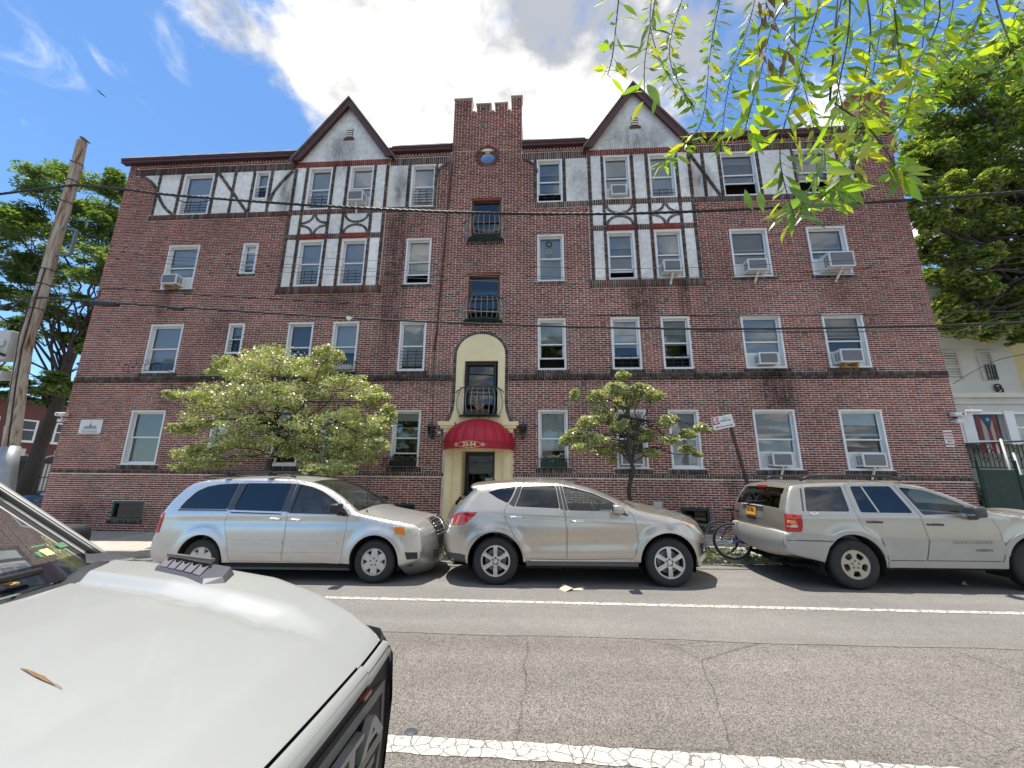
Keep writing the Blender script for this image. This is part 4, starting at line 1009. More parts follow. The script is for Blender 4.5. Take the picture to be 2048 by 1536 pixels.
def wheel(parent, x, y, z, rad, width, rim, style, rim_m, face=-1):
    """tyre with rim, spokes, brake disc and nuts; face = -1 looks to -y."""
    t = MB(); w = width / 2; f = face
    prof = [(rim * .98, w * .55), (rim * 1.0, w * .86), (rim + (rad - rim) * .35, w * 1.0), (rim + (rad - rim) * .72, w * .97), (rad - .018, w * .84), (rad - .004, w * .66), (rad, w * .3), (rad - .006, w * .26), (rad - .006, w * .20), (rad, w * .16), (rad, -w * .3), (rad - .02, -w * .84), (rim, -w * .9)]
    t.lathe([(r, h * f) for r, h in (prof if f > 0 else prof[::1])], 48, 'y')
    # tread blocks
    for i in range(60):
        a = 2 * math.pi * i / 60; t.M = Matrix.Rotation(a, 4, 'Y'); t.box(-.008, .012, f * w * .62, f * w * .30, rad - .004, rad + .003)
    t.M = None
    o = t.build('wheel', M_RUB, parent, 40); o.location = (x, y, z)
    b = MB(); b.lathe([(rim, f * w * .9), (rim * .985, f * w * .92), (rim * .94, f * w * .80), (rim * .90, f * w * .2), (rim * .9, -f * w * .5)], 40, 'y'); bo = b.build('rim', rim_m, o, 40)
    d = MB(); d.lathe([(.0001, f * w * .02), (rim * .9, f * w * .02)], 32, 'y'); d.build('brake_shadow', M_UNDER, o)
    d = MB(); d.lathe([(.07, f * w * .10), (rim * .72, f * w * .10)], 32, 'y'); d.build('brake_disc', mat('brake_steel', (.22, .20, .19), .5, metal=.6), o)
    # face with openings
    nr, na = 26, 150; re = rim * .965; V = []; Fc = []; keep = set()
    rr = np.linspace(.012, re, nr + 1)
    def hole(r, a):
        if style == 'six':
            q = (a + math.pi / 6 * 0) % (math.pi / 3); q = min(q, math.pi / 3 - q); return .085 < r < re * .93 and r * math.sin(q) > .024 + .012 * (r / re)
        if style == 'cover':
            q = (a) % (math.pi / 3); q = abs(q - math.pi / 6); return re * .60 < r < re * .90 and q < .27 * (r - re * .56) / (re * .34)
        if style == 'five':
            q = a % (2 * math.pi / 5); q = abs(q - math.pi / 5); return ((r - re * .66) / (re * .21)) ** 4 + (q / .36) ** 4 < 1
    def dep(r, a):
        h = w * .84
        if style == 'six':
            q = a % (math.pi / 3); q = min(q, math.pi / 3 - q); g = .012 if (r > .1 and r * math.sin(q) < .010) else 0
            return h - .020 * (r < .05) + .012 * math.sin(min(1, r / re) * 3.1) - g * .5
        if style == 'cover': 
            q = a % (math.pi / 3); q = min(q, math.pi / 3 - q); return h + .006 - (.016 if q * r > .055 else 0) - .014 * max(0, (r - re * .9) / (re * .1))
        return h + .004 - .02 * max(0, 1 - r / .06) * 0
    for j in range(nr + 1):
        for i in range(na): a = 2 * math.pi * i / na; V.append((rr[j] * math.sin(a), f * dep(rr[j], a), rr[j] * math.cos(a)))
    edges = {}
    for j in range(nr):
        for i in range(na):
            rm_, am = (rr[j] + rr[j + 1]) / 2, 2 * math.pi * (i + .5) / na
            if hole(rm_, am): continue
            i2 = (i + 1) % na; q = (j * na + i, j * na + i2, (j + 1) * na + i2, (j + 1) * na + i); q = q if f < 0 else q[::-1]; Fc.append(q)
            for k in range(4):
                e = (q[k], q[(k + 1) % 4]); edges.setdefault((min(e), max(e)), []).append(e)
    n = len(V); V2 = list(V); F2 = list(Fc); mp = {}
    for es in edges.values():
        if len(es) == 1:
            a, b_ = es[0]
            for q in (a, b_):
                if q not in mp: mp[q] = len(V2); V2.append((V[q][0] * .99, V[q][1] - f * .03, V[q][2] * .99))
            F2.append((b_, a, mp[a], mp[b_]))
    s_ = MB(); s_.add(V2, F2); s_.build('spokes', rim_m, o, 30)
    nu = MB(); nrad = .055
    for k in range(5):
        a = 2 * math.pi * k / 5 + .3; nu.lathe([(.0115, f * w * .7), (.0115, f * (w * .84 + .014)), (.0001, f * (w * .84 + .015))], 8, 'y', (nrad * math.cos(a), 0, nrad * math.sin(a)))
    nu.build('lug_nut', M_BLK if style != 'five' else M_GREYP, o)
    hc = MB(); hc.lathe([(.034, f * w * .7), (.033, f * (w * .84 + .010)), (.0001, f * (w * .84 + .014))], 20, 'y'); hc.build('hub_cap', rim_m, o, 40)
    return o
def rbox(mb, x0, x1, y0, y1, z0, z1, r=.05):
    """box with rounded edges, subdivided."""
    bm = bmesh.new(); bmesh.ops.create_cube(bm, size=1.0)
    for v in bm.verts: v.co = Vector(((x0 + x1) / 2 + v.co.x * (x1 - x0), (y0 + y1) / 2 + v.co.y * (y1 - y0), (z0 + z1) / 2 + v.co.z * (z1 - z0)))
    bmesh.ops.bevel(bm, geom=list(bm.edges), offset=r, segments=3, profile=.6, affect='EDGES')
    bm.verts.ensure_lookup_table(); mb.add([tuple(v.co) for v in bm.verts], [tuple(v.index for v in f.verts) for f in bm.faces]); bm.free(); return mb
def cabin(car, root, xs, zs, hw, wheel_x, col=None):
    m = col or M_SEAT
    for x, zz in xs:
        for y in (-.38, .38):
            s = MB(); rbox(s, x - .25, x + .25, y - .24, y + .24, zs - .1, zs + .08, .06); s.M = Matrix.Translation((x - .27, y, zs)) @ Matrix.Rotation(R(-14), 4, 'Y'); rbox(s, -.08, .08, -.24, .24, 0, .58, .06); rbox(s, -.06, .05, -.13, .13, .60, .78, .05); s.M = None
            s.build('seat', m, root, 40)
    d = MB(); rbox(d, wheel_x + .22, wheel_x + .75, -hw, hw, zs + .05, zs + .36, .08); d.build('dashboard', M_GREYP, root, 40)
    w = MB(); w.M = Matrix.Translation((wheel_x + .12, .38, zs + .34)) @ Matrix.Rotation(R(-28), 4, 'Y'); w.tube([(0, .185 * math.cos(a), .185 * math.sin(a)) for a in np.linspace(0, 2 * math.pi, 28)[:-1]], .016, 6, closed=True); w.box(-.01, .01, -.18, .18, -.02, .02); w.box(-.01, .01, -.02, .02, -.18, 0); w.M = None
    w.build('steering_wheel', M_BLK, root, True)
def inner(car, root, doors, wins, floor_z, xr, xf):
    """dark liner behind the panel gaps, wheel wells and floor."""
    lm = MB()
    for far in (False, True):
        car.panel(None, None, None, inset(car.loop, .012), [inset(w, -.004) for w in wins], off=-.028, step=.13, rim=0, far=far, mb=lm)
    for cx, cz, r, _ in car.arch:
        for sg in (-1, 1):
            w = car.y(cx, cz + r); n = 18; v = []
            for k in range(n + 1):
                a = math.pi * (-.12 + 1.24 * k / n); px, pz = cx + (r + .004) * math.cos(a), cz + (r + .004) * math.sin(a)
                v += [(px, sg * (car.y(px, max(pz, cz)) - .022), pz), (px, sg * (w - .42), pz)]
            lm.add(v, [(2 * k, 2 * k + 1, 2 * k + 3, 2 * k + 2) for k in range(n)])
            lm.add([(cx - r, sg * (w - .42), floor_z), (cx + r, sg * (w - .42), floor_z), (cx + r, sg * (w - .42), cz + r), (cx - r, sg * (w - .42), cz + r)], [(0, 1, 2, 3)])
    hwm = car.y(1.3, .6) - .03
    lm.add([(xr, -hwm + .1, floor_z), (xf, -hwm + .1, floor_z), (xf, hwm - .1, floor_z), (xr, hwm - .1, floor_z)], [(0, 1, 2, 3)])
    a0, a1 = car.arch[0], car.arch[-1]
    x0, x1 = a0[0] + a0[2] + .02, a1[0] - a1[2] - .02; lm.box(x0, x1, -hwm + .02, -hwm + .3, floor_z - .02, floor_z + .15); lm.box(x0, x1, hwm - .3, hwm - .02, floor_z - .02, floor_z + .15)
    lm.box(xr + .1, xf - .1, -.28, .28, floor_z - .06, floor_z + .2)
    lm.build('underbody', M_UNDER, root)
def handle(car, root, x, z, m, L=.20, tilt=0.0):
    y = -car.y(x, z); h = MB(); h.tube([(x - L / 2, y + .01, z), (x - L / 2 + .02, y - .028, z + .004), (x, y - .036, z + .006), (x + L / 2 - .02, y - .028, z), (x + L / 2, y + .01, z - .004)], [.014, .016, .017, .016, .014], 8)
    return h.build('door_handle', m, root, True)
def mirror(car, root, x, y, z, m, L=.19, H=.155, arm=True):
    h = MB(); h.M = Matrix.Translation((x, y, z)); rbox(h, -.10, .07, -.12, .10, -H / 2, H / 2, .05)
    if arm: h.M = Matrix.Identity(4); h.tube([(x + .02, y + .04, z - H / 2 + .01), (x + .06, y + .20, z - H / 2 - .03)], [.05, .035], 8)
    h.M = None; o = h.build('wing_mirror', m, root, 45)
    g = MB(); g.box(x - .104, x - .101, y - .085, y + .075, z - H / 2 + .03, z + H / 2 - .03); g.build('mirror_glass', M_CHROME, o); return o
def shell(car, name, m, root, holes, far_holes, skip, pillars):
    """the whole outside of the body but for doors and glass; the far side in one piece."""
    mb = MB()
    car.panel(None, None, None, car.loop, holes, step=.05, rim=.018, mb=mb)
    car.panel(None, None, None, car.loop, far_holes, step=.11, rim=.018, far=True, mb=mb)
    for nm, rs in car.rng.items():
        for a, b in rs:
            if nm in skip: continue
            if nm in pillars:
                p = pillars[nm]; car.sweep(None, None, None, a, b, -1, -p, 3, mb=mb); car.sweep(None, None, None, a, b, p, 1, 3, mb=mb)
            else: car.sweep(None, None, None, a, b, mb=mb)
    return mb.build(name, m, root, 32)
def car_root(name, label, x, y, rz=0.0):
    o = empty(name, (x, y, gz(x)), label, 'car', 'cars parked along the far kerb', world=False); o.rotation_euler = (0, -math.atan(SLOPE), rz); return o
def seg_mid(car, nm, f): a, b = car.rng[nm][0]; return a + int((b - a) * f)

# ------------------------------------------------------------------ silver minivan
def build_van():
    root = car_root('minivan', 'silver minivan with dented doors and two roof bars', -5.83, 7.92)
    paint = mat('van_paint', (.70, .685, .66), .30, metal=.75, coat=.6, dirt=.55, var=.03)
    cr = lambda x, z, nz: .045 + (.03 * nz if x > 2.7 and nz > .5 else 0) + (.12 * max(0, 1 - nz) if x > 3.5 else 0) + (.07 if x < -.8 else 0)
    c = Car([('rear_bumper', [(-.60, .27), (-.92, .29), (-1.00, .40), (-1.02, .58), (-.98, .74)]), ('tailgate', [(-.98, .74), (-.95, .78), (-.93, .95), (-.89, 1.14)]), ('rear_glass', [(-.89, 1.14), (-.80, 1.34), (-.64, 1.56)]),
             ('roof', [(-.64, 1.56), (-.50, 1.645), (-.2, 1.69), (.4, 1.715), (.9, 1.715), (1.4, 1.69), (1.70, 1.64)]), ('windshield', [(1.70, 1.64), (2.0, 1.55), (2.35, 1.37), (2.68, 1.14)]),
             ('hood', [(2.68, 1.14), (2.85, 1.085), (3.15, 1.03), (3.5, .97), (3.74, .925)]), ('nose', [(3.74, .925), (3.80, .88), (3.84, .80), (3.855, .70)]), ('front_bumper', [(3.855, .70), (3.87, .60), (3.87, .48), (3.80, .34), (3.62, .27), (3.49, .25)])],
            .3, [(0, .80), (.25, .90), (.45, .955), (.8, .965), (1.08, .945), (1.2, .905), (1.66, .74), (1.75, .72)], (3.90, .55, .13), (-1.05, .4, .08), .075, [(0, .355, .41, (.30, .31)), (3.078, .355, .42, (.31, .25))], cr, .034,
            lambda x, z: .012 * math.exp(-((z - 1.085) / .022) ** 2) - .012 * math.exp(-((z - .98) / .07) ** 2) * (1 if -.5 < x < 3.2 else 0))
    d2 = [(.46, 1.665), (.40, 1.18), (.345, .97), (.40, .80), (.47, .60), (.52, .33), (1.45, .33), (1.475, .8), (1.455, 1.15), (1.475, 1.67)]
    d1 = [(1.487, 1.67), (1.467, 1.15), (1.487, .8), (1.462, .33), (2.49, .30), (2.525, .55), (2.56, .86), (2.555, 1.05), (2.62, 1.13), (2.36, 1.335), (2.02, 1.52), (1.78, 1.60)]
    w3 = [(-.58, 1.19), (-.51, 1.33), (-.38, 1.49), (-.22, 1.57), (0, 1.61), (.38, 1.63), (.33, 1.18)]
    w2 = [(.52, 1.63), (1.38, 1.625), (1.34, 1.145), (.44, 1.17)]; w1 = [(1.545, 1.61), (1.78, 1.565), (2.0, 1.49), (2.31, 1.315), (2.50, 1.17), (2.55, 1.10), (1.50, 1.135)]
    d1, d2, w1, w2, w3 = (chaikin(p) for p in (d1, d2, w1, w2, w3)); fw = [w3, w2, w1]
    shell(c, 'body', paint, root, [d1, d2, w3], fw, ('rear_glass', 'windshield'), {'windshield': .93, 'rear_glass': .88})
    for nm, p in (('windshield', .93), ('rear_glass', .88)):
        for a, e in c.rng[nm]: c.sweep('pillar', paint, root, a, e, -1, -p, 3); c.sweep('pillar', paint, root, a, e, p, 1, 3)
    c.panel('door', paint, root, inset(d2, .005), [w2], step=.035); c.panel('door', paint, root, inset(d1, .005), [w1], step=.035)
    inner(c, root, [], fw, .26, -.9, 3.7)
    for w, g in ((w3, G_DARK), (w2, G_DARK), (w1, G_CLEAR)): c.panel('side_window', g, root, inset(w, -.012), off=-.012, step=.05, rim=0)
    for w in fw: c.panel('side_window', G_DARK, root, inset(w, -.012), off=-.010, step=.2, rim=0, far=True)
    a, e = c.rng['windshield'][0]; c.sweep('windshield', G_CLEAR, root, a, e, -.935, .935, 12, off=-.006)
    a, e = c.rng['rear_glass'][0]; c.sweep('rear_window', G_DARK, root, a, e, -.89, .89, 8, off=-.006)
    bp = mat('satin_black', (.035, .038, .045), .3, coat=.3)
    c.panel('window_pillar', bp, root, [(.385, 1.625), (.525, 1.625), (.44, 1.175), (.335, 1.18)], off=.004, rim=.01); c.panel('window_pillar', bp, root, [(1.375, 1.618), (1.468, 1.618), (1.448, 1.148), (1.338, 1.148)], off=.004, rim=.01)
    c.panel('window_pillar', bp, root, [(1.482, 1.615), (1.552, 1.605), (1.505, 1.138), (1.455, 1.14)], off=.004, rim=.01); c.panel('mirror_base', bp, root, [(2.50, 1.165), (2.60, 1.075), (2.555, 1.07), (2.36, 1.09)], off=.004, rim=.01)
    for (x0, x1, z) in ((.50, 1.44, .645), (1.50, 2.42, .635)): c.panel('side_moulding', paint, root, [(x0, z - .022), (x1, z - .022), (x1 + .01, z), (x1, z + .022), (x0, z + .022)], off=.020, rim=.03, step=.03)
    for (x0, x1) in ((.50, 1.44), (1.50, 2.46)): c.panel('door_crease', paint, root, [(x0, .455), (x1, .45), (x1, .475), (x0, .485)], off=.016, rim=.025, step=.03)
    for (x0, x1) in ((-.58, .34), (.42, 1.36), (1.49, 2.5)): c.panel('window_seal', M_BLK, root, [(x0, 1.165 if x0 < .4 else 1.125), (x1, 1.16 if x0 < .4 else 1.10), (x1, 1.175 if x0 < .4 else 1.118), (x0, 1.185 if x0 < .4 else 1.142)], off=.006, rim=.01, step=.2)
    for s_ in (-1, 1): sk = MB(); sk.box(.43, 2.64, s_ * .90, s_ * .84, .20, .32); sk.build('rocker', M_GREYP, root)
    c.panel('tail_light', M_RED, root, [(-.945, .80), (-.84, .79), (-.80, 1.12), (-.865, 1.13)], off=.012, rim=.03, step=.05); c.panel('tail_light', M_RED, root, [(-.945, .80), (-.84, .79), (-.80, 1.12), (-.865, 1.13)], off=.012, rim=.03, step=.05, far=True)
    hl = [(3.37, .92), (3.42, .78), (3.68, .745), (3.80, .755), (3.76, .905), (3.60, .935)]
    for far in (False, True):
        o = c.panel('headlight', M_LENS, root, hl, off=.008, rim=.03, step=.05, far=far)
        c.panel('indicator', M_AMBER, o, [(3.39, .90), (3.43, .795), (3.60, .765), (3.57, .905)], off=.012, rim=.01, step=.05, far=far)
    c.panel('fog_light_recess', M_BLK, root, [(3.60, .50), (3.80, .49), (3.80, .38), (3.63, .38)], off=.004, rim=.01, step=.05)
    f = MB(); f.lathe([(.0001, .035), (.045, .02), (.055, 0)], 20, 'y', (3.73, -c.y(3.73, .44) - .012, .44)); f.build('fog_light', M_CHROME, root, True)
    # grille with the cross bars, number plate, wipers, roof bars
    i0, i1 = c.rng['nose'][0]; g = MB(); c.sweep(None, None, None, i0 + 1, i1, -.45, .45, 16, off=.0, mb=g); go = g.build('grille', M_BLK, root, True); go.location.x += .012
    sl = MB()
    for q in range(6):
        i = int(i0 + 2 + q * (i1 - i0 - 2) / 5); pts = [Vector(c.span(min(i, i1), y)) + Vector((.03, 0, .0)) for y in np.linspace(-.40, .40, 12)]; sl.tube(pts, .009, 6)
    sl.build('grille_slat', M_CHROME, go, True)
    cb_ = MB(); cb_.tube([Vector(c.span(i, 0)) + Vector((.035, 0, 0)) for i in range(i0 + 1, i1 + 1)], .022, 8); cb_.build('grille_bar', M_CHROME, go, True)
    em = MB(); q = Vector(c.span(i0 + 2, 0)); rbox(em, q.x + .04, q.x + .07, -.06, .06, q.z - .07, q.z + .05, .012); em.build('emblem', M_CHROME, go, 40)
    bi = c.rng['front_bumper'][0]; q = Vector(c.span(bi[0] + 5, 0)); lp = MB(); lp.box(q.x + .005, q.x + .03, -.28, .28, q.z - .10, q.z + .07); lp.build('plate_holder', M_BLK, root)
    lo = MB(); q = Vector(c.span(bi[0] + 13, 0)); lo.box(q.x - .05, q.x + .02, -.5, .5, .36, .48); lo.build('lower_grille', M_BLK, root)
    for y in (-.62, .62):
        rb = MB(); rb.tube([(-.45, y, 1.72), (-.3, y, 1.765), (.4, y, 1.785), (1.15, y, 1.775), (1.35, y, 1.735)], .016, 6); rb.build('roof_rail', M_BLK, root, True)
    for x in (.10, .92):
        rb = MB(); rb.box(x - .035, x + .035, -.78, .78, 1.825, 1.85); ob = rb.build('roof_bar', M_GREYP, root)
        ft = MB()
        for y in (-.66, .66): rbox(ft, x - .06, x + .06, y - .06, y + .06, 1.755, 1.824, .02)
        ft.build('bar_foot', M_BLK, ob, 40)
    wi = MB(); wi.tube([(2.66, -.55, 1.20), (2.60, -.1, 1.235), (2.60, .1, 1.235)], .010, 5); wi.tube([(2.68, .1, 1.20), (2.60, .6, 1.22)], .010, 5); wi.build('wiper', M_BLK, root)
    an = MB(); an.tube([(2.80, -.72, 1.10), (2.80, -.72, 1.16)], .013, 6); an.tube([(2.80, -.72, 1.16), (2.77, -.72, 1.92)], .0035, 5); an.build('aerial', M_BLK, root)
    handle(c, root, 1.62, 1.005, paint, .22); handle(c, root, 1.25, 1.02, paint, .22)
    mirror(c, root, 2.42, -1.06, 1.215, M_BLK); mirror(c, root, 2.42, 1.06, 1.215, M_BLK)
    cabin(c, root, [(1.55, 0), (.55, 0), (-.25, 0)], .72, .62, 2.02, mat('grey_trim', (.36, .36, .34), .9))
    for x in (0, 3.078):
        wheel(root, x, -.845, .345, .345, .225, .215, 'cover', M_HUBC, -1); wheel(root, x, .845, .345, .345, .225, .215, 'cover', M_HUBC, 1)
build_van()

# ------------------------------------------------------------------ beige-silver crossover
def build_crossover():
    root = car_root('crossover_car', 'rounded champagne-silver crossover with six-spoke wheels between the minivan and the bicycles', -.70, 7.90)
    paint = mat('crossover_paint', (.54, .505, .45), .26, metal=.8, coat=.7, dirt=.3, var=.02)
    cr = lambda x, z, nz: .045 + (.05 * nz if x > 2.4 and nz > .5 else 0) + (.17 * max(0, 1 - max(nz, 0)) if x > 3.2 else 0) + (.12 if x < -.5 and z < 1.3 else 0)
    c = Car([('rear_bumper', [(-.52, .33), (-.76, .35), (-.85, .44), (-.88, .58), (-.87, .74), (-.85, .84)]), ('tailgate', [(-.85, .84), (-.83, .95), (-.78, 1.08), (-.70, 1.20)]), ('rear_glass', [(-.70, 1.20), (-.60, 1.33), (-.43, 1.50)]),
             ('spoiler', [(-.43, 1.50), (-.485, 1.545), (-.47, 1.575), (-.40, 1.59)]), ('roof', [(-.40, 1.59), (-.1, 1.622), (.35, 1.645), (.75, 1.65), (1.1, 1.635), (1.38, 1.595)]), ('windshield', [(1.38, 1.595), (1.65, 1.53), (2.0, 1.385), (2.38, 1.20)]),
             ('hood', [(2.38, 1.20), (2.6, 1.145), (2.9, 1.09), (3.2, 1.01), (3.38, .935)]), ('nose', [(3.38, .935), (3.44, .87), (3.48, .78), (3.50, .68)]), ('front_bumper', [(3.50, .68), (3.52, .57), (3.49, .45), (3.38, .36), (3.27, .33)])],
            .3, [(0, .80), (.3, .88), (.45, .915), (.75, .945), (.95, .94), (1.15, .905), (1.22, .87), (1.6, .665), (1.7, .64)], (3.52, .85, .26), (-.90, .65, .15), .12, [(0, .37, .465, (.33, .37)), (2.825, .37, .465, (.38, .33))], cr, .034,
            lambda x, z: (-.022 * math.exp(-((z - .66 - .05 * (x - 1.2)) / .12) ** 2) + .010 * math.exp(-((z - .53) / .08) ** 2)) * max(0, 1 - ((x - 1.4) / 1.1) ** 4) + .010 * math.exp(-((z - 1.12 + .05 * x) / .035) ** 2))
    d2 = [(.43, 1.605), (.30, 1.38), (.145, 1.20), (.16, 1.06), (.20, .95), (.36, .72), (.50, .42), (1.165, .40), (1.19, .83), (1.155, 1.18), (1.085, 1.615)]
    d1 = [(1.097, 1.615), (1.167, 1.18), (1.202, .83), (1.177, .40), (2.26, .43), (2.335, .62), (2.34, .83), (2.295, 1.10), (2.22, 1.20), (1.98, 1.345), (1.65, 1.485), (1.40, 1.55)]
    q = [(-.16, 1.47), (.05, 1.525), (.34, 1.56), (.27, 1.40), (.20, 1.285), (.02, 1.365)]; r = [(.45, 1.56), (1.03, 1.575), (1.085, 1.205), (.33, 1.235), (.40, 1.40)]; f = [(1.15, 1.57), (1.40, 1.52), (1.66, 1.45), (1.95, 1.325), (2.15, 1.195), (2.18, 1.155), (1.23, 1.175)]
    d1, d2, q, r, f = (chaikin(p) for p in (d1, d2, q, r, f)); fw = [q, r, f]
    shell(c, 'body', paint, root, [d1, d2, q], fw, ('rear_glass', 'windshield'), {})
    for nm, p in (('windshield', .93), ('rear_glass', .86)):
        for a, e in c.rng[nm]: c.sweep('pillar', paint, root, a, e, -1, -p, 3); c.sweep('pillar', paint, root, a, e, p, 1, 3)
    c.panel('door', paint, root, inset(d2, .005), [r], step=.035); c.panel('door', paint, root, inset(d1, .005), [f], step=.035)
    inner(c, root, [], fw, .29, -.75, 3.35)
    for w, g in ((q, G_DARK), (r, G_DARK), (f, G_CLEAR)): c.panel('side_window', g, root, inset(w, -.012), off=-.012, step=.05, rim=0)
    for w, g in ((q, G_DARK), (r, G_DARK), (f, G_CLEAR)): c.panel('side_window', g, root, inset(w, -.012), off=-.010, step=.2, rim=0, far=True)
    a, e = c.rng['windshield'][0]; c.sweep('windshield', G_CLEAR, root, a, e, -.935, .935, 12, off=-.006)
    a, e = c.rng['rear_glass'][0]; c.sweep('rear_window', G_DARK, root, a, e, -.87, .87, 8, off=-.004)
    bp = mat('satin_black', (.035, .038, .045), .3)
    c.panel('window_pillar', bp, root, [(.365, 1.565), (.44, 1.565), (.39, 1.41), (.315, 1.235), (.225, 1.275), (.30, 1.41)], off=.004, rim=.008); c.panel('window_pillar', bp, root, [(1.042, 1.575), (1.083, 1.575), (1.15, 1.19), (1.095, 1.20)], off=.004, rim=.008); c.panel('window_pillar', bp, root, [(1.10, 1.575), (1.142, 1.572), (1.222, 1.175), (1.168, 1.18)], off=.004, rim=.008)
    c.panel('mirror_base', bp, root, [(2.05, 1.235), (2.22, 1.10), (2.20, 1.09), (1.98, 1.13)], off=.004, rim=.008)
    c.panel('sill_trim', mat('sill_grey', (.10, .098, .095), .4), root, [(.52, .31), (2.31, .31), (2.33, .385), (.50, .385)], off=.010, rim=.04, step=.1); c.panel('sill_strip', M_CHROME, root, [(.58, .384), (2.26, .388), (2.26, .404), (.58, .400)], off=.022, rim=.03, step=.03)
    tl = [(-.80, .93), (-.775, 1.07), (-.66, 1.135), (-.32, 1.15), (-.345, 1.105), (-.55, .94)]
    for far in (False, True):
        o = c.panel('tail_light', M_RED, root, tl, off=.010, rim=.03, step=.04, far=far)
        c.panel('light_strip', M_AMBER, o, [(-.70, .95), (-.64, 1.09), (-.60, 1.10), (-.65, .95)], off=.014, rim=.008, step=.04, far=far)
        c.panel('reflector', M_LENS, o, [(-.79, .945), (-.77, 1.03), (-.73, 1.05), (-.74, .945)], off=.014, rim=.008, step=.04, far=far)
        hl = [(3.10, 1.005), (3.30, .93), (3.43, .80), (3.455, .755), (3.36, .815), (3.18, .92)]
        o = c.panel('headlight', M_LENS, root, hl, off=.006, rim=.03, step=.04, far=far); c.panel('indicator', M_AMBER, o, [(3.12, .99), (3.20, .955), (3.24, .90), (3.19, .925)], off=.010, rim=.008, step=.04, far=far)
    c.panel('bumper_trim', M_GREYP, root, [(-.60, .33), (-.84, .42), (-.86, .50), (-.50, .47), (-.49, .36)], off=.004, rim=.01, step=.07)
    c.panel('fog_light_recess', M_BLK, root, [(3.36, .66), (3.47, .64), (3.48, .50), (3.40, .47)], off=.005, rim=.01, step=.05); fg = MB(); fg.lathe([(.0001, .03), (.045, .015), (.05, 0)], 18, 'y', (3.43, -c.y(3.43, .57) - .006, .57)); fg.build('fog_light', M_CHROME, root, True)
    i0, i1 = c.rng['nose'][0]; g = MB(); c.sweep(None, None, None, i0, i1, -.5, .5, 14, off=.01, mb=g); go = g.build('grille', M_BLK, root, True); go.location.x += .012
    for (a0, a1) in ((-.385, 1.58),): pass
    an = MB(); an.tube([(-.12, -.05, 1.665), (-.12, -.05, 1.685), (-.30, -.05, 1.86)], [.02, .012, .004], 6); an.build('aerial', M_BLK, root)
    for x, z in ((.335, 1.065), (1.375, 1.0)): handle(c, root, x, z, M_CHROME, .24)
    cu_ = MB()
    for x, z in ((.36, 1.05), (1.40, .985)): cu_.lathe([(.0001, -.004), (.055, -.002), (.056, .004)], 16, 'y', (x, -c.y(x, z) - .002, z))
    mirror(c, root, 2.04, -1.05, 1.215, paint, H=.14); mirror(c, root, 2.04, 1.05, 1.215, paint, H=.14)
    cabin(c, root, [(1.28, 0), (.30, 0)], .72, .60, 1.72)
    for x in (0, 2.825):
        wheel(root, x, -.80, .375, .378, .235, .245, 'six', M_ALLOY, -1); wheel(root, x, .80, .375, .378, .235, .245, 'six', M_ALLOY, 1)
build_crossover()

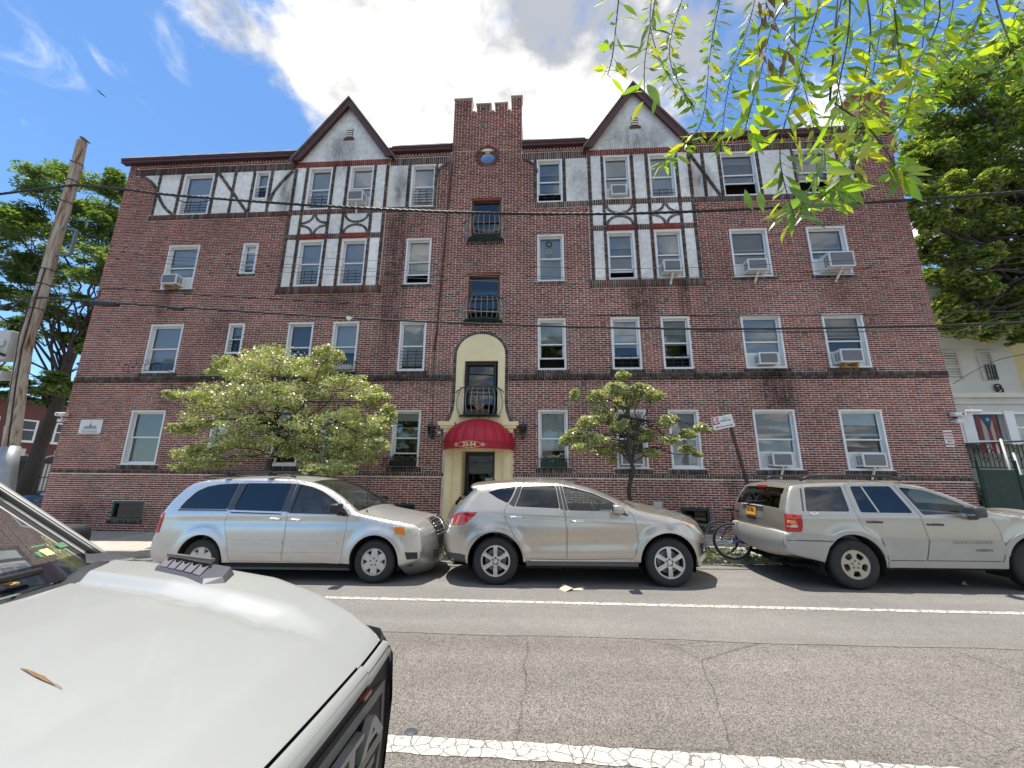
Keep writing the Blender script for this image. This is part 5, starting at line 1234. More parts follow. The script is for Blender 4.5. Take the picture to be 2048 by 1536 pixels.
# ------------------------------------------------------------------ boxy gold estate four-by-four
def build_suv():
    root = car_root('offroad_car', 'boxy pale gold four-by-four seen from its tailgate, with roof rails and orange number plate', 4.98, 7.90)
    paint = mat('suv_paint', (.48, .455, .40), .28, metal=.75, coat=.6, dirt=.4, var=.03)
    clad = mat('suv_cladding', (.42, .40, .36), .5, metal=.2, dirt=.6, var=.06)
    cr = lambda x, z, nz: .035 + (.05 * nz if x > 2.2 and nz > .5 else 0) + (.055 if x < -.6 and nz < .5 else 0) + (.08 if x > 3.3 else 0)
    c = Car([('bumper_under', [(-.45, .40), (-.90, .50)]), ('rear_bumper', [(-.90, .50), (-.99, .56), (-1.02, .70), (-1.01, .82), (-.99, .845)]), ('bumper_top', [(-.99, .845), (-.95, .85)]), ('tailgate', [(-.95, .85), (-.945, 1.0), (-.925, 1.15), (-.91, 1.195)]), ('rear_glass', [(-.91, 1.195), (-.83, 1.37), (-.74, 1.52)]),
             ('roof', [(-.74, 1.52), (-.66, 1.575), (-.4, 1.605), (.3, 1.625), (.9, 1.618), (1.3, 1.575), (1.42, 1.545)]), ('windshield', [(1.42, 1.545), (1.75, 1.41), (2.02, 1.27), (2.25, 1.16)]),
             ('hood', [(2.25, 1.16), (2.5, 1.125), (2.9, 1.085), (3.2, 1.04), (3.40, .98)]), ('nose', [(3.40, .98), (3.45, .90), (3.46, .70)]), ('front_bumper', [(3.46, .70), (3.47, .55), (3.42, .42), (3.22, .38), (3.16, .38)])],
            .3, [(0, .82), (.35, .885), (.5, .905), (.8, .915), (1.1, .905), (1.17, .88), (1.58, .745), (1.68, .73)], (3.5, .7, .12), (-1.05, .30, .035), .05, [(0, .365, .46, (.40, .34)), (2.69, .365, .46, (.34, .38))], cr, .020,
            lambda x, z: .008 * math.exp(-((z - 1.09) / .02) ** 2))
    d2 = [(.15, 1.60), (.145, 1.15), (.205, .92), (.44, .73), (.50, .44), (1.055, .44), (1.15, .75), (1.105, 1.12), (.925, 1.60)]
    d1 = [(.937, 1.60), (1.117, 1.12), (1.162, .75), (1.067, .44), (2.15, .44), (2.235, .67), (2.235, .88), (2.14, 1.155), (1.98, 1.25), (1.70, 1.39), (1.40, 1.515)]
    w3 = [(-.50, 1.545), (.09, 1.56), (.075, 1.165), (-.60, 1.17)]; w2 = [(.235, 1.56), (.865, 1.56), (1.03, 1.145), (.235, 1.155)]; w1 = [(.99, 1.545), (1.35, 1.50), (1.62, 1.39), (1.93, 1.23), (2.0, 1.14), (1.17, 1.12)]
    d1, d2, w1, w2, w3 = (chaikin(p) for p in (d1, d2, w1, w2, w3)); fw = [w3, w2, w1]
    shell(c, 'body', paint, root, [d1, d2, w3], fw, ('rear_glass', 'windshield', 'rear_bumper', 'bumper_top'), {})
    for nm, p in (('windshield', .93), ('rear_glass', .86)):
        for a, e in c.rng[nm]: c.sweep('pillar', paint, root, a, e, -1, -p, 3); c.sweep('pillar', paint, root, a, e, p, 1, 3)
    c.panel('door', paint, root, inset(d2, .005), [w2], step=.035); c.panel('door', paint, root, inset(d1, .005), [w1], step=.035)
    inner(c, root, [], fw, .32, -.9, 3.3)
    for w, g in ((w3, G_DARK), (w2, G_DARK), (w1, G_CLEAR)): c.panel('side_window', g, root, inset(w, -.012), off=-.012, step=.05, rim=0)
    for w, g in ((w3, G_DARK), (w2, G_DARK), (w1, G_CLEAR)): c.panel('side_window', g, root, inset(w, -.012), off=-.008, step=.2, rim=0, far=True)
    a, e = c.rng['windshield'][0]; c.sweep('windshield', G_CLEAR, root, a, e, -.935, .935, 12, off=-.006)
    a, e = c.rng['rear_glass'][0]; c.sweep('rear_window', G_DARK, root, a, e, -.87, .87, 10, off=.002)
    bp = MB(); 
    for nm in ('rear_bumper', 'bumper_top'):
        a, e = c.rng[nm][0]; c.sweep(None, None, None, a, e, mb=bp)
    for far in (False, True): c.panel(None, None, None, [(-.90, .51), (-.985, .565), (-1.012, .66), (-1.0, .80), (-.97, .842), (-.16, .80), (-.26, .745), (-.38, .63), (-.44, .50), (-.455, .405)], off=.020, rim=.03, step=.07, far=far, mb=bp)
    bo = bp.build('rear_bumper', clad, root, 35)
    ln = MB()
    for far in (False, True): c.panel(None, None, None, [(-.99, .725), (-.30, .715), (-.31, .728), (-.99, .738)], off=.026, rim=.01, step=.2, far=far, mb=ln)
    ln.build('bumper_groove', M_GREYP, bo)
    # lower door cladding, wheel arch lips
    for p in ([(.49, .45), (1.055, .45), (1.14, .74), (.45, .77), (.47, .70)], [(1.075, .45), (2.145, .45), (2.228, .66), (2.225, .745), (1.165, .745)], [(2.16, .40), (2.22, .40), (2.235, .64), (2.245, .72), (2.24, .66)], [(.49, .335), (2.20, .335), (2.21, .435), (.49, .435)]): c.panel('cladding', clad, root, p, off=.014, rim=.02, step=.08)
    for cx in (0, 2.69):
        for far in (False, True):
            pts = [(cx + .56 * math.cos(t), .365 + .52 * math.sin(t)) for t in np.linspace(.95 if cx else .3, math.pi - (.35 if cx else .9), 16)] + [(cx + .463 * math.cos(t), .365 + .463 * math.sin(t)) for t in np.linspace(math.pi - (.35 if cx else .9), .95 if cx else .3, 16)]
            c.panel('arch_lip', clad, root, pts, off=.014, rim=.02, step=.06, far=far)
    tl = [(-.955, .855), (-.945, 1.13), (-.70, 1.115), (-.71, .96), (-.755, .855)]
    for far in (False, True):
        o = c.panel('tail_light', M_RED, root, tl, off=.012, rim=.03, step=.05, far=far)
        c.panel('indicator', M_AMBER, o, [(-.945, .975), (-.942, 1.035), (-.82, 1.03), (-.80, .975)], off=.016, rim=.008, step=.05, far=far); c.panel('reverse_light', M_LENS, o, [(-.948, .925), (-.945, .965), (-.80, .965), (-.80, .925)], off=.016, rim=.008, step=.05, far=far)
        for k in range(6): c.panel('lens_rib', mat('dark_red_lens', (.22, .006, .008), .2), o, [(-.775, .885 + k * .034), (-.722, .885 + k * .034), (-.722, .895 + k * .034), (-.775, .895 + k * .034)], off=.016, rim=.006, step=.1, far=far)
    # tailgate: recess, plate, wiper, handle, high brake light
    i0, i1 = c.rng['tailgate'][0]; n = i1 - i0
    def tg(u, y, out=0.0):
        f_ = u * n; i = min(int(f_), n - 1); t = f_ - i; a, b2 = Vector(c.span(i0 + i, y)), Vector(c.span(i0 + i + 1, y)); p = a.lerp(b2, t); p.x -= out; return p
    def tg_panel(name, m, y0, y1, u0, u1, out, parent, depth=.02):
        k = 8; mb = MB(); v = [tg(u, y0 + (y1 - y0) * i / k, out) for u in (u0, u1) for i in range(k + 1)]; v2 = [p + Vector((depth, 0, 0)) for p in v]; m_ = k + 1
        mb.add([tuple(p) for p in v + v2], [(i, m_ + i, m_ + i + 1, i + 1) for i in range(k)] + [(i, i + 1, 2 * m_ + i + 1, 2 * m_ + i) for i in range(k)] + [(m_ + i, 3 * m_ + i, 3 * m_ + i + 1, m_ + i + 1) for i in range(k)] + [(0, 2 * m_, 3 * m_, m_), (k, m_ + k, 3 * m_ + k, 2 * m_ + k)])
        return mb.build(name, m, parent)
    tg_panel('plate_recess', mat('recess_grey', (.16, .155, .145), .5), -.34, .34, .34, .82, .006, root); tg_panel('tailgate_trim', clad, -.36, .36, .83, .93, .035, root, .04)
    pl = tg_panel('number_plate', mat('orange_plate', (.75, .36, .02), .5), -.155, .155, .40, .74, .018, root, .01)
    q = tg(.56, 0, .022); text('plate_text', 'EKJ 7093', .105, Matrix.Translation(q) @ Matrix.Rotation(R(-90), 4, 'Z') @ Matrix.Rotation(R(90 + 5), 4, 'X') @ Matrix.Diagonal((.62, 1, 1, 1)), mat('plate_ink', (.03, .03, .06), .5), pl, .001, True)
    tg_panel('plate_frame', M_BLK, -.16, .16, .745, .83, .019, root, .01); tg_panel('tailgate_handle', M_BLK, -.13, .13, .26, .33, .02, root)
    hb = MB(); a, e = c.rng['rear_glass'][0]; p = Vector(c.span(e, 0)); rbox(hb, p.x - .03, p.x + .05, -.14, .14, p.z - .02, p.z + .03, .01); hb.build('brake_light', M_RED, root, 40)
    wi = MB(); p0 = Vector(c.span(a + 1, .05)) + Vector((-.03, 0, .0)); rbox(wi, p0.x - .03, p0.x + .03, .0, .13, p0.z - .02, p0.z + .03, .012); wi.tube([p0 + Vector((-.01, 0, .02)), Vector(c.span(a + 2, -.30)) + Vector((-.03, 0, .0)), Vector(c.span(a + 3, -.42)) + Vector((-.03, 0, 0))], .008, 5); wi.build('rear_wiper', M_BLK, root, 40)
    sp_ = MB(); a, e = c.rng['roof'][0]
    for y in (-.55, .55):
        rb = MB(); rb.tube([(-.42, y, 1.655), (-.28, y, 1.715), (-.05, y, 1.735), (.55, y, 1.74), (1.05, y, 1.715), (1.22, y, 1.655)], [.024, .022, .018, .018, .022, .024], 8); rb.build('roof_rail', M_BLK, root, True)
    for x in (-.22, .95): rb = MB(); rb.box(x - .025, x + .025, -.56, .56, 1.712, 1.735); rb.build('roof_bar', M_GREYP, root)
    for x, z in ((.40, 1.01), (1.30, .975)): handle(c, root, x, z, M_BLK, .23)
    mirror(c, root, 1.80, -1.06, 1.185, mat('dark_grey_mirror', (.07, .07, .07), .4), H=.17); mirror(c, root, 1.80, 1.06, 1.185, mat('dark_grey_mirror', (.07, .07, .07), .4), H=.17)
    vb = MB(); c.panel('vent_strip', M_GREYP, root, [(-.66, 1.175), (-.575, 1.53), (-.55, 1.53), (-.635, 1.175)], off=.004, rim=.006, step=.1)
    ds = MB(); c.panel('window_bar', paint, root, [(.40, 1.555), (.43, 1.555), (.53, 1.155), (.50, 1.155)], off=.0, rim=.01, step=.1)
    def side_text(txt, size, x, z, m, sx=1.0): me = text_mesh(txt, size, .003, True); me.transform(Matrix.Diagonal((sx, 1, 1, 1))); [setattr(v, 'co', Vector((x + v.co.x, -c.y(x + v.co.x, z + v.co.y) - .016 - v.co.z, z + v.co.y))) for v in me.vertices]; me.materials.clear(); me.materials.append(m); link('badge', me, root)
    side_text('GRAND CHEROKEE', .060, 1.78, .712, mat('badge_faint', (.33, .315, .28), .4), 1.1); side_text('LAREDO', .050, 1.92, .600, mat('badge_dark', (.16, .15, .14), .4), 1.3); side_text('4x4', .055, -.50, 1.135, mat('badge_pale', (.62, .60, .55), .4), 1.6)
    ex = MB(); ex.tube([(-.95, -.35, .36), (-.3, -.35, .38)], .03, 10); rbox(ex, -.75, -.3, -.5, -.1, .32, .48, .05); ex.build('exhaust', M_UNDER, root, 40)
    for nm, far in (('headlight', False), ('headlight', True)): c.panel(nm, M_LENS, root, [(3.28, .98), (3.40, .95), (3.44, .86), (3.28, .84)], off=.006, rim=.02, step=.05, far=far)
    cabin(c, root, [(1.20, 0), (.25, 0)], .74, .60, 1.65)
    for x in (0, 2.69):
        wheel(root, x, -.79, .372, .375, .245, .218, 'five', mat('gold_alloy', (.47, .42, .34), .4, metal=.55), -1); wheel(root, x, .79, .372, .375, .245, .218, 'five', mat('gold_alloy', (.47, .42, .34), .4, metal=.55), 1)
build_suv()
# ================================================================== trees
M_BARK = mat('bark', (.055, .046, .038), .95, var=.35, vscale=14, bump=.6, bscale=40)
L_TREE = leafmat('tree_leaves', .45, gloss=.12)
L_STREET = leafmat('street_leaves', .40, gloss=.16, rough=.35)
def leaf_quads(pts, size, cols, flat=.5, seed=1, aspect=.55, droop=0.0):
    """one bent leaf of two triangles pairs at each point."""
    rg = np.random.default_rng(seed); n = len(pts); pts = np.asarray(pts)
    d = rg.normal(size=(n, 3)); d[:, 2] *= (1 - flat); d[:, 2] -= droop; d /= np.linalg.norm(d, axis=1)[:, None]
    up = rg.normal(size=(n, 3)) * (1 - flat) + np.array([0, 0, 1.0]) * flat * 1.6; s = np.cross(d, up); s /= np.linalg.norm(s, axis=1)[:, None] + 1e-9
    nn = np.cross(s, d); L = size * rg.uniform(.65, 1.35, n)[:, None]; w = L * aspect * .5
    V = np.stack([pts - d * L * .5, pts + s * w - d * L * .05 + nn * L * .09, pts + d * L * .5 - nn * L * .05, pts - s * w - d * L * .05 + nn * L * .09], 1)
    F = np.arange(n * 4).reshape(n, 4); c = np.asarray([q for q, _ in cols]); p = np.array([q for _, q in cols], float); ci = rg.choice(len(c), n, p=p / p.sum())
    C = np.ones((n, 4)); C[:, :3] = c[ci] * rg.uniform(.75, 1.25, n)[:, None]
    return V.reshape(-1, 3), F, C
def clump(c, r, n, rg, flat=.7, shell_=.55):
    d = rg.normal(size=(n, 3)); d /= np.linalg.norm(d, axis=1)[:, None]; q = rg.uniform(0, 1, n) ** shell_; p = d * q[:, None] * np.array([r[0], r[1], r[2]])
    return p + np.array(c)
def limb_path(a, b, rg, n=7, wob=.06, sag=.0):
    a, b = np.array(a, float), np.array(b, float); L = np.linalg.norm(b - a); pts = []
    o = rg.normal(size=(n + 1, 3)) * wob * L * .4
    for i in range(n + 1):
        t = i / n; p = a + (b - a) * t + o[i] * math.sin(math.pi * t); p[2] += sag * L * math.sin(math.pi * t); pts.append(p)
    return catmull(pts, 2)
def build_tree(name, label, base, trunk_top, r0, clumps, leaf, cols, per, seed, group=None, limb_r=.3, flat=.6, leafm=None, twigs=4, sub_clumps=9, spread=.62, cl=(.20, .46), zf=.66):
    """clumps: (centre, (rx, ry, rz)). Each is reached by a limb from the trunk and broken up into smaller sprays with gaps between."""
    rg = np.random.default_rng(seed); root = empty(name, base, label, 'tree', group)
    tr = MB(); tp = limb_path(base, trunk_top, rg, 8, .03); m = len(tp)
    tr.tube(tp, [r0 * (1.25 if i == 0 else 1) * (1 - .45 * i / m) for i in range(m)], 10); tr.build('trunk', M_BARK, root, True, base=base)
    lb = MB(); P_ = []
    for ci, (c, r) in enumerate(clumps):
        c = np.array(c, float); k = rg.uniform(.55, 1.0); st = np.array(tp[int((m - 1) * k)]); d = np.linalg.norm(c - st); lr = min(r0 * limb_r * rg.uniform(.7, 1.1), (.012 + .011 * d + r0 * .08) * (.62 if zf > .8 else 1))
        path = limb_path(st, c, rg, 6, .10, .05); n = len(path); lb.tube(path, [lr * (1 - .8 * i / n) for i in range(n)], 6)
        for s in range(sub_clumps):
            dd = rg.normal(size=3); dd /= np.linalg.norm(dd); sc = c + dd * np.array(r) * rg.uniform(.35, 1.0 if zf < .8 else 1.15)
            rr = np.array(r) * rg.uniform(*cl) * np.array([1.15, 1.15, zf]); P_.append(clump(sc, rr, max(6, int(per * (rr[0] * rr[1]) / (r[0] * r[1] * .14))), rg))
            if zf > .8 and s % 4 == 0: P_.append(clump(c, np.array(r) * 1.1, int(per * .45), rg, shell_=.4))
            if s < twigs: q = limb_path(path[int(n * rg.uniform(.45, .95))], sc, rg, 3, .12); lb.tube(q, [lr * .28 * (1 - .75 * i / len(q)) for i in range(len(q))], 4)
    lb.build('limbs', M_BARK, root, True, base=base)
    V, F, C = leaf_quads(np.concatenate(P_), leaf, cols, flat, seed)
    link('crown', fast_mesh('crown', V, F, C, leafm or L_TREE), root, base); return root
def px_clumps(rows, depth, seed, thick=1.0):
    """rows of (pixel x, pixel y, radius x, radius y in pixels); each becomes a clump at about the depth given."""
    rg = np.random.default_rng(seed); out = []
    for x, y, rx, ry in rows:
        Y = depth + rg.uniform(-1, 1) * thick; a = at(x, y, Y); b = at(x + rx, y, Y); c = at(x, y - ry, Y); w = (b - a).length; h = (c - a).length; out.append((tuple(a), (w * .9, w * .9, h * .95)))
    return out
GREENS = [((.13, .23, .06), 4), ((.19, .30, .065), 3), ((.075, .15, .045), 3), ((.33, .38, .09), 1.6)]
DGREENS = [((.15, .25, .040), 4), ((.24, .34, .055), 3), ((.080, .15, .030), 3), ((.45, .48, .08), 2.0)]
PALE = [((.44, .50, .15), 4), ((.62, .62, .28), 3), ((.28, .38, .09), 4), ((.80, .78, .52), 2.6), ((.45, .28, .12), .6), ((.12, .19, .05), 1.5)]
# behind the left corner of the building: feathery layered crown, limbs showing
lt = [(30, 420, 60, 40), (100, 370, 70, 45), (180, 385, 60, 40), (232, 380, 36, 34), (60, 470, 80, 40), (160, 455, 75, 40), (225, 450, 40, 45), (20, 530, 50, 35), (95, 540, 75, 38), (185, 530, 60, 40), (40, 600, 60, 30), (130, 610, 70, 35),
      (200, 600, 45, 40), (165, 660, 45, 30), (190, 640, 35, 30), (60, 660, 50, 30), (150, 775, 50, 28), (110, 790, 60, 26), (15, 680, 40, 40), (-40, 480, 60, 60), (-50, 600, 60, 50), (-40, 720, 60, 40), (175, 710, 28, 24), (15, 780, 40, 26)]
B = at(60, 930, 19); B.z = gz(B.x)
build_tree('locust_tree', 'tall feathery green tree with bare dark limbs behind the wooden utility pole', tuple(B), tuple(at(150, 690, 19)), .34, px_clumps(lt, 19, 3, 2.2), .20, GREENS, 230, 11, limb_r=.22, flat=.75, sub_clumps=13)
# to the right of the building: big dense crown
rt = [(1960, 130, 100, 70), (2050, 90, 90, 70), (1870, 230, 80, 60), (1980, 230, 100, 60), (2080, 220, 90, 70), (1850, 330, 60, 50), (1940, 330, 90, 55), (2040, 320, 90, 60), (1875, 410, 60, 50), (1970, 420, 90, 55), (2070, 420, 80, 60),
      (1900, 500, 55, 50), (1990, 510, 85, 50), (2080, 510, 70, 50), (1915, 580, 45, 42), (1990, 600, 80, 40), (2070, 600, 70, 45), (2000, 655, 60, 26), (2050, 655, 45, 26), (1900, 625, 30, 26), (1830, 290, 40, 40), (2150, 300, 90, 90), (2160, 480, 90, 90), (1915, 175, 60, 50), (1960, 280, 80, 60), (1930, 460, 70, 55), (2030, 470, 80, 60), (2020, 560, 80, 50), (1890, 540, 45, 45), (1950, 540, 60, 45), (1840, 340, 40, 40), (1850, 440, 40, 40), (1860, 500, 36, 36), (1880, 590, 36, 36), (1950, 640, 45, 26), (2070, 340, 70, 60), (2110, 560, 70, 60), (1900, 340, 60, 45), (1960, 380, 70, 45), (2030, 160, 80, 60), (1905, 270, 60, 40), (2090, 640, 50, 30), (1900, 655, 26, 18), (1965, 665, 34, 16), (2040, 672, 34, 18), (2000, 625, 50, 30)]
B = at(2240, 950, 14.4); B.z = gz(B.x)
build_tree('maple_tree', 'large dense dark green tree above the white clapboard house', tuple(B), tuple(at(2150, 480, 14.6)), .36, px_clumps(rt, 14.4, 5, 1.1), .17, DGREENS, 160, 12, limb_r=.40, flat=.6, sub_clumps=13)
# two small street trees with pale leaves on the pavement
s1 = [(560, 720, 60, 26), (500, 745, 55, 30), (620, 740, 50, 30), (470, 790, 60, 35), (550, 790, 60, 35), (630, 800, 60, 36), (690, 770, 50, 26), (740, 800, 40, 28), (430, 840, 55, 32), (510, 850, 60, 36), (600, 855, 60, 36), (690, 850, 60, 36), (755, 850, 36, 30), (460, 890, 50, 28), (560, 895, 45, 24), (640, 905, 55, 32), (700, 905, 40, 28), (400, 905, 40, 20),
      (420, 925, 50, 14), (370, 935, 26, 10), (345, 790, 16, 10), (395, 795, 40, 20), (660, 715, 30, 18), (755, 890, 25, 18), (660, 940, 50, 18), (365, 860, 26, 14), (780, 830, 16, 22), (450, 735, 26, 22), (715, 905, 40, 24)]
SY = 9.75
B = at(540, 1060, SY); B.z = gz(B.x) + .1
build_tree('street_tree', 'wide pale-leaved street tree behind the silver minivan', tuple(B), tuple(at(556, 790, SY)), .085, px_clumps(s1, SY, 7, .75), .058, PALE, 150, 21, 'street trees on the pavement', limb_r=.5, flat=.30, leafm=L_STREET, sub_clumps=20, cl=(.16, .42), zf=.85)
s2 = [(1245, 752, 16, 9), (1230, 778, 26, 15), (1282, 782, 26, 14), (1305, 792, 24, 12), (1150, 790, 11, 13), (1195, 795, 22, 16), (1205, 830, 28, 18), (1250, 805, 26, 14), (1175, 845, 22, 14), (1150, 872, 24, 13), (1130, 882, 12, 8), (1190, 880, 26, 14), (1165, 895, 22, 10), (1215, 900, 26, 12), (1262, 848, 24, 14), (1290, 870, 28, 15), (1330, 845, 18, 12), (1345, 838, 12, 8), (1340, 880, 24, 12), (1375, 868, 18, 10), (1400, 855, 14, 7), (1415, 860, 8, 5), (1375, 898, 18, 8), (1395, 908, 10, 6), (1250, 895, 26, 13), (1225, 922, 9, 6), (1300, 905, 24, 10), (1240, 855, 24, 14)]
B = at(1259, 1056, 9.6); B.z = gz(B.x) + .1
build_tree('street_tree', 'small slender street tree with thin crown behind the champagne crossover', tuple(B), tuple(at(1258, 800, 9.6)), .06, px_clumps(s2, 9.6, 9, .4), .056, PALE, 320, 22, 'street trees on the pavement', limb_r=.55, flat=.30, leafm=L_STREET, sub_clumps=16, cl=(.15, .38), zf=.85)
# trees of the opposite pavement, behind the viewer (they show in windows and paint)
src = [o for o in COL.objects if o.name.startswith('maple_tree')][0]
for i, (x, y, rz, lab) in enumerate(((-12, -16, .8, 'dense tree on the opposite pavement left of the viewer'), (0, -19, 2.6, 'dense tree on the opposite pavement straight behind the viewer'), (16, -20, 4.4, 'dense tree on the opposite pavement right of the viewer'))):
    c = copy_tree(src); c.location = (x, y, gz(x)); c.rotation_euler = (0, 0, rz); c['label'] = lab; c['group'] = 'trees across the street behind the viewer'
# ================================================================== neighbours, poles, wires, fences
M_SIDING = mat('white_siding', (.70, .69, .62), .55, var=.05, vscale=4)
M_YSIDING = mat('yellow_siding', (.74, .62, .27), .55, var=.05, vscale=4)
M_TRIMW = mat('house_trim', (.60, .59, .54), .6, var=.08, vscale=3)
def clapboard(root, x0, x1, y, z0, z1, m, expo=.107, name='siding_board'):
    me = MB().add([(0, 0, 0), (1, 0, 0), (1, .016, expo), (0, .016, expo), (0, .016, 0), (1, .016, 0)], [(0, 1, 2, 3), (0, 4, 5, 1)]).mesh(name, m)
    n = int((z1 - z0) / expo)
    for i in range(n):
        o = bpy.data.objects.new(name, me); COL.objects.link(o); o.parent = root; o.matrix_parent_inverse = Matrix.Translation(-Vector(root['_base'])); o.location = (x0, y - .016 + random.uniform(-.002, .001), z0 + i * expo); o.scale = (x1 - x0, 1, 1)
def simple_window(root, x0, x1, z0, z1, y, fm, bars=1, gm=None):
    f = MB(); f.ring(x0, x1, z0, z1, .08, y - .05, y + .05); bars and f.box(x0 + .08, x1 - .08, y - .01, y + .03, (z0 + z1) / 2 - .025, (z0 + z1) / 2 + .025); o = f.build('window', fm, root, base=root['_base'])
    g = MB(); g.add([(x0 + .08, y + .02, z0 + .08), (x1 - .08, y + .02, z0 + .08), (x1 - .08, y + .02, z1 - .08), (x0 + .08, y + .02, z1 - .08)], [(0, 1, 2, 3)]); g.build('pane', gm or G_WIN, o)
    b = MB(); b.add([(x0, y + .3, z0), (x1, y + .3, z0), (x1, y + .3, z1), (x0, y + .3, z1)], [(0, 1, 2, 3)]); b.build('blind', M_CURT, o)
    return o
HY = 16.0
h = empty('clapboard_house', (18, HY, .3), 'narrow white clapboard house with a glazed porch, right of the brick building', 'house')
hx0, hx1 = 14.6, at(2030, 730, HY).x
w = MB(); w.box(hx0, hx1, HY + .01, HY + 9, .2, 9.3); w.build('wall', M_SIDING, h, base=h['_base'])
zb = at(1980, 790, HY).z; clapboard(h, hx0, hx1, HY, zb, 9.1, M_SIDING)
a, b = at(1949, 702, HY), at(1995, 761, HY); o = simple_window(h, a.x, b.x, b.z, a.z, HY - .03, M_TRIMW)
g = MB(); gw = b.x - a.x
for i in range(4): g.box(a.x + .25 * gw + i * gw * .2 - .012, a.x + .25 * gw + i * gw * .2 + .012, HY - .12, HY - .09, b.z, b.z + .62)
for k in range(3): g.box(a.x + .2 * gw, b.x - .05, HY - .13, HY - .121, b.z + .08 + k * .22, b.z + .10 + k * .22)
g.build('window_guard', M_IRON, o)
simple_window(h, 15.2, at(1912, 700, HY).x, b.z, a.z, HY - .03, M_TRIMW)
c = MB(); c.box(hx0, hx1 + .1, HY - .45, HY + .3, 9.1, 9.35); c.box(hx0, hx1 + .05, HY - .3, HY, 8.9, 9.1); c.build('cornice', M_TRIMW, h, base=h['_base'])
PYc = 14.2                                    # the porch front
pz1, pz0 = at(1990, 796, PYc).z, at(1990, 824, PYc).z; px1 = at(2120, 850, PYc).x
p = MB(); p.box(12.6, px1, PYc - .25, HY, pz1 - .02, pz1 + .14); p.box(12.6, px1, PYc - .12, HY, pz1 - .22, pz1 - .021); p.box(12.6, px1, PYc - .05, HY, pz0, pz1 - .221); p.build('porch_roof', M_TRIMW, h, base=h['_base'])
p = MB(); p.box(12.6, px1, PYc - .03, PYc + .1, .2, 1.75); p.box(12.6, px1, PYc + .6, PYc + .65, 1.75, pz0); p.build('porch_wall', mat('porch_inside', (.34, .36, .30), .8, var=.1), h, base=h['_base'])
xs = [at(x, 850, PYc).x for x in (1905, 1926, 1945, 2009, 2028, 2095)]; zq = at(1960, 886, PYc).z
for q, (x0, x1) in enumerate(((xs[0] - .4, xs[0] + .28), (xs[2] - .12, xs[3] + .1), (xs[4] - .12, xs[5] + .4))): simple_window(h, x0, x1, zq, pz0, PYc, M_WHITE, q != 1, glass('porch_glass', (.9, .92, .92), ior=1.3))
for x0, x1 in ((xs[1] - .06, xs[2] + .0), (xs[3], xs[4])):
    p = MB(); p.box(x0, x1, PYc - .08, PYc - .051, zq - .05, pz0 + .03); p.build('porch_post', M_WHITE, h, base=h['_base'])
# flag behind the porch glass
fa, fb = at(1945, 826, PYc + .12), at(2004, 886, PYc + .12)
fl = empty('flag', ((fa.x + fb.x) / 2, PYc + .18, fa.z), 'red and white striped flag with white star on blue, in the porch window', 'flag')
fw_, fh_ = fb.x - fa.x, fa.z - fb.z + .35
FR, FW_, FBL = mat('flag_red', (.42, .03, .025), .8), mat('flag_white', (.66, .64, .60), .8), mat('flag_blue', (.045, .085, .20), .8)
def fy(u, v): return PYc + .10 + .03 * math.sin(u * 9) * v
for k in range(5):
    s = MB(); u0, u1 = .10 + k * .17, .10 + (k + 1) * .17; v = []
    for j in range(9):
        t = j / 8; sw = .14 * math.sin(t * 1.9) * (1 if k < 2 else -.5)
        v += [(fa.x + fw_ * (u0 + sw * (1 - t) * .0 - (.5 - u0) * .10 * t), fy(u0, t), fa.z - fh_ * t), (fa.x + fw_ * (u1 - (.5 - u1) * .10 * t), fy(u1, t), fa.z - fh_ * t)]
    s.add(v, [(2 * j, 2 * j + 2, 2 * j + 3, 2 * j + 1) for j in range(8)]); s.build('stripe', FR if k % 2 == 0 else FW_, fl, True, base=fl['_base'])
s = MB(); s.add([(fa.x + fw_ * .18, PYc + .075, fa.z), (fa.x + fw_ * .86, PYc + .075, fa.z), (fa.x + fw_ * .52, PYc + .075, fa.z - fh_ * .46)], [(0, 2, 1)]); s.build('triangle', FBL, fl, base=fl['_base'])
s = MB(); cx, cz, r = fa.x + fw_ * .54, fa.z - fh_ * .17, fw_ * .13
pts = [(cx + (r if k % 2 == 0 else r * .42) * math.sin(k * math.pi / 5 + .2), PYc + .068, cz + (r if k % 2 == 0 else r * .42) * math.cos(k * math.pi / 5 + .2)) for k in range(10)]
s.add(pts + [(cx, PYc + .068, cz)], [(10, (k + 1) % 10, k) for k in range(10)]); s.build('star', FW_, fl, base=fl['_base'])
yh = empty('yellow_house', (25, HY + .6, .3), 'yellow clapboard house at the right edge, beyond the white one', 'house')
w = MB(); w.box(hx1 + .12, 32, HY + .7, HY + 9, .2, 10.5); w.build('wall', M_YSIDING, yh, base=yh['_base']); clapboard(yh, hx1 + .10, 32, HY + .7, .5, 10.4, M_YSIDING, .15)
cc = MB()
for k in range(2):
    pc = at(1996 + k * 4, 774 + k * 6, HY - .08); cc.tube([(pc.x + .11 * math.cos(t), HY - .08, pc.z + .11 * math.sin(t)) for t in np.linspace(0, 2 * math.pi, 18)[:-1]], .028, 6, closed=True)
tag(cc.build('cable_coil', M_IRON, None, True), 'two loops of spare black cable hung on the white clapboard wall', 'cable coil')
